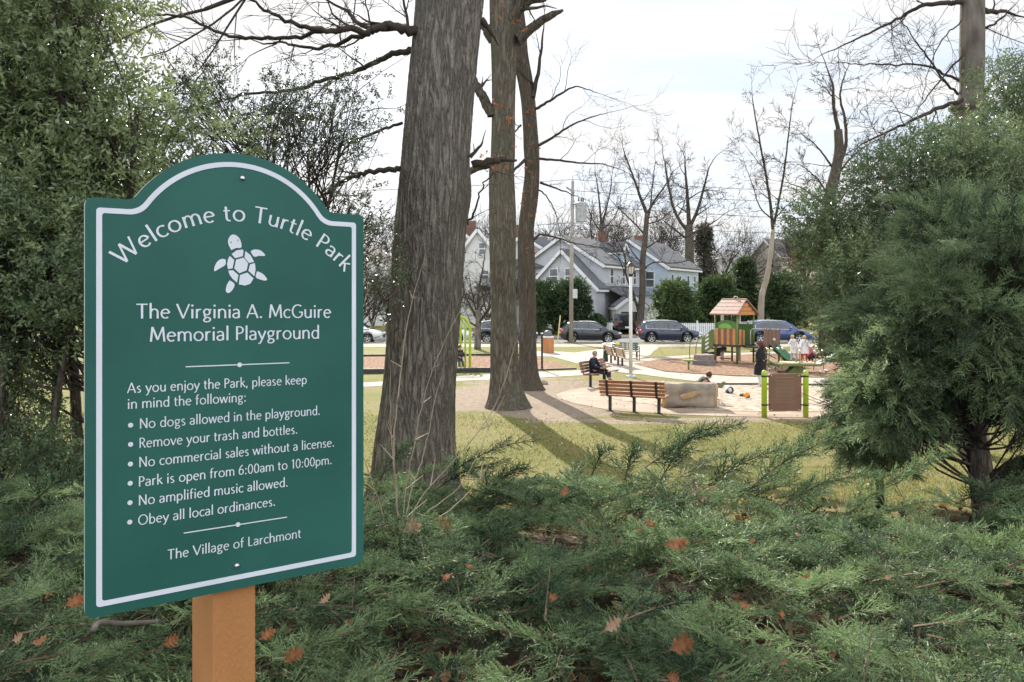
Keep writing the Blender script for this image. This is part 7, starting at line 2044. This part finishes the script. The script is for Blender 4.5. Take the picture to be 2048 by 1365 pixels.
WHC, RED, BLOND = cl('white_coat', (.56, .54, .55)), cl('red_boots', (.26, .03, .035)), cl('blond_hair', (.42, .29, .15), .6)
py_ = ry
person('fair haired child in a white coat and red leggings in front on the rocking platform', (PX(1607, py_), py_ - .05, .46), R(170), LEAN, .70, WHC, RED, cl('dark_boots', (.03, .02, .02)), BLOND, coat=-.40, hairlen=.10)
person('child in a white coat behind the other one on the rocking platform', (PX(1594, py_), py_ + .28, .46), R(120), LEAN, .70, WHC, cl('grey_leggings', (.30, .29, .30)), cl('dark_boots', (.03, .02, .02)), BLOND, coat=-.40, hairlen=.10)
CROUCH = dict(pelvis=(0, -.12, .30), waist=(0, -.06, .44), chest=(0, .06, .60), neckb=(0, .16, .70), head=(0, .26, .78), face=(0, .33, .71), top=(0, .24, .88),
              shL=(-.16, .10, .66), elL=(-.22, .26, .46), wrL=(-.14, .42, .28), shR=(.16, .10, .66), elR=(.22, .26, .46), wrR=(.14, .42, .28),
              hiL=(-.09, -.10, .30), knL=(-.16, .24, .42), anL=(-.12, .02, .08), toL=(-.13, .18, .035), hiR=(.09, -.10, .30), knR=(.16, .24, .42), anR=(.12, .02, .08), toR=(.13, .18, .035))
cy_ = 24.4
person('brown haired child crouching behind the boulder', (PX(1402, cy_), cy_, .02), R(-80), CROUCH, .98, cl('dark_jacket', (.03, .026, .026)), cl('denim', (.05, .06, .09)), cl('dark_boots', (.03, .02, .02)), cl('brown_hair', (.06, .028, .016), .6))
cy_ = 39.5
person('small child in a pink jacket crouching in the wood chips behind the platform', (PX(1624, cy_), cy_, .02), R(100), CROUCH, 1.0, cl('pink_jacket', (.45, .11, .13)), cl('dark_leggings', (.04, .03, .03)), cl('dark_boots', (.03, .02, .02)), cl('brown_hair', (.06, .028, .016), .6))
person('toddler in a navy jacket sitting in the bucket swing', (gx - .45, gy - .18, .02), R(200), dict(SIT, knL=(-.10, .26, .42), anL=(-.12, .30, .14), toL=(-.12, .42, .12), knR=(.10, .26, .42), anR=(.12, .30, .14), toR=(.12, .42, .12), pelvis=(0, -.02, .58)), .80, cl('navy_jacket', (.016, .019, .030)), cl('denim', (.05, .06, .09)), cl('dark_boots', (.03, .02, .02)), cl('brown_hair', (.06, .028, .016), .6))

# ------------------------------------------------------------------ lawn blades and litter
rg = np.random.default_rng(91)
n = 70000
y = 8.6 + 13.5 * rg.random(n) ** 1.25; x = rg.uniform(-.60, .66, n) * y
keep = (np.sin(x * 1.3 + y * .7) + np.sin(x * .5 - y * 1.1) + rg.normal(0, .8, n)) > -.9
for (cx, cy, rx_2, ry_2) in DIRT[:6]: keep &= ((x - cx) / rx_2) ** 2 + ((y - cy) / ry_2) ** 2 > 1 + rg.normal(0, .25, n)
x, y = x[keep], y[keep]
keep = y < 22.0 - .0 * x; keep &= ~((x > 1.0) & (y > 20.4)); x, y = x[keep], y[keep]; n = len(x)
z = gz(x, y); h = rg.uniform(.02, .065, n); a = rg.uniform(0, 6.283, n); w = .005 + .0004 * y
ca, sa = np.cos(a), np.sin(a); lx_, ly_ = rg.normal(0, .4, n) * h, rg.normal(0, .4, n) * h
V = np.stack([np.stack([x - ca * w, y - sa * w, z - .004], -1), np.stack([x + ca * w, y + sa * w, z - .004], -1), np.stack([x + lx_, y + ly_, z + h], -1)], 1).reshape(-1, 3)
b = MB(); b.add(V, np.arange(n * 3).reshape(-1, 3))
tag(b.build('grass_blades', pm('grass_blade', (.12, .145, .04), (.36, .32, .12), rough=.6, attr='tint', lo=.1, hi=.9, trans=.45), tint=np.repeat(rg.random(n), 3)), 'short yellowish winter grass of the lawn', kind='stuff')
n = 3600
y = 8.5 + 40 * rg.random(n) ** 1.6; x = rg.uniform(-.62, .62, n) * y
tm = [leaf_sprig(np.random.default_rng(k), 1, 1.0, .6) for k in range(4)]
D = rg.normal(0, 1, (n, 3)) * [1, 1, .35]
V, F, T = scatter(tm, np.stack([x, y, gz(x, y) + .02], -1), D, rg.uniform(0, 6.28, n), rg.uniform(.05, .10, n), rg)
b = MB(); b.add(V, F)
tag(b.build('leaf_litter', pm('pale_dry_leaf', (.28, .17, .10), (.60, .50, .38), rough=.7, attr='tint', lo=.2, hi=.8, trans=.2), tint=T), 'pale dry leaves scattered over the lawn and paths', kind='stuff')
n = 5200
y = 1.8 + 6.6 * rg.random(n); x = rg.uniform(-.75, .75, n) * (y + .4)
V, F, T = scatter(tm, np.stack([x, y, gz(x, y) + .015 + .05 * rg.random(n)], -1), rg.normal(0, 1, (n, 3)) * [1, 1, .5], rg.uniform(0, 6.28, n), rg.uniform(.05, .11, n), rg)
b = MB(); b.add(V, F)
tag(b.build('bank_leaf_litter', pm('brown_dry_leaf', (.10, .045, .022), (.34, .18, .095), rough=.7, attr='tint', lo=.2, hi=.9, trans=.2), tint=T), 'brown leaf litter under the junipers', kind='stuff')
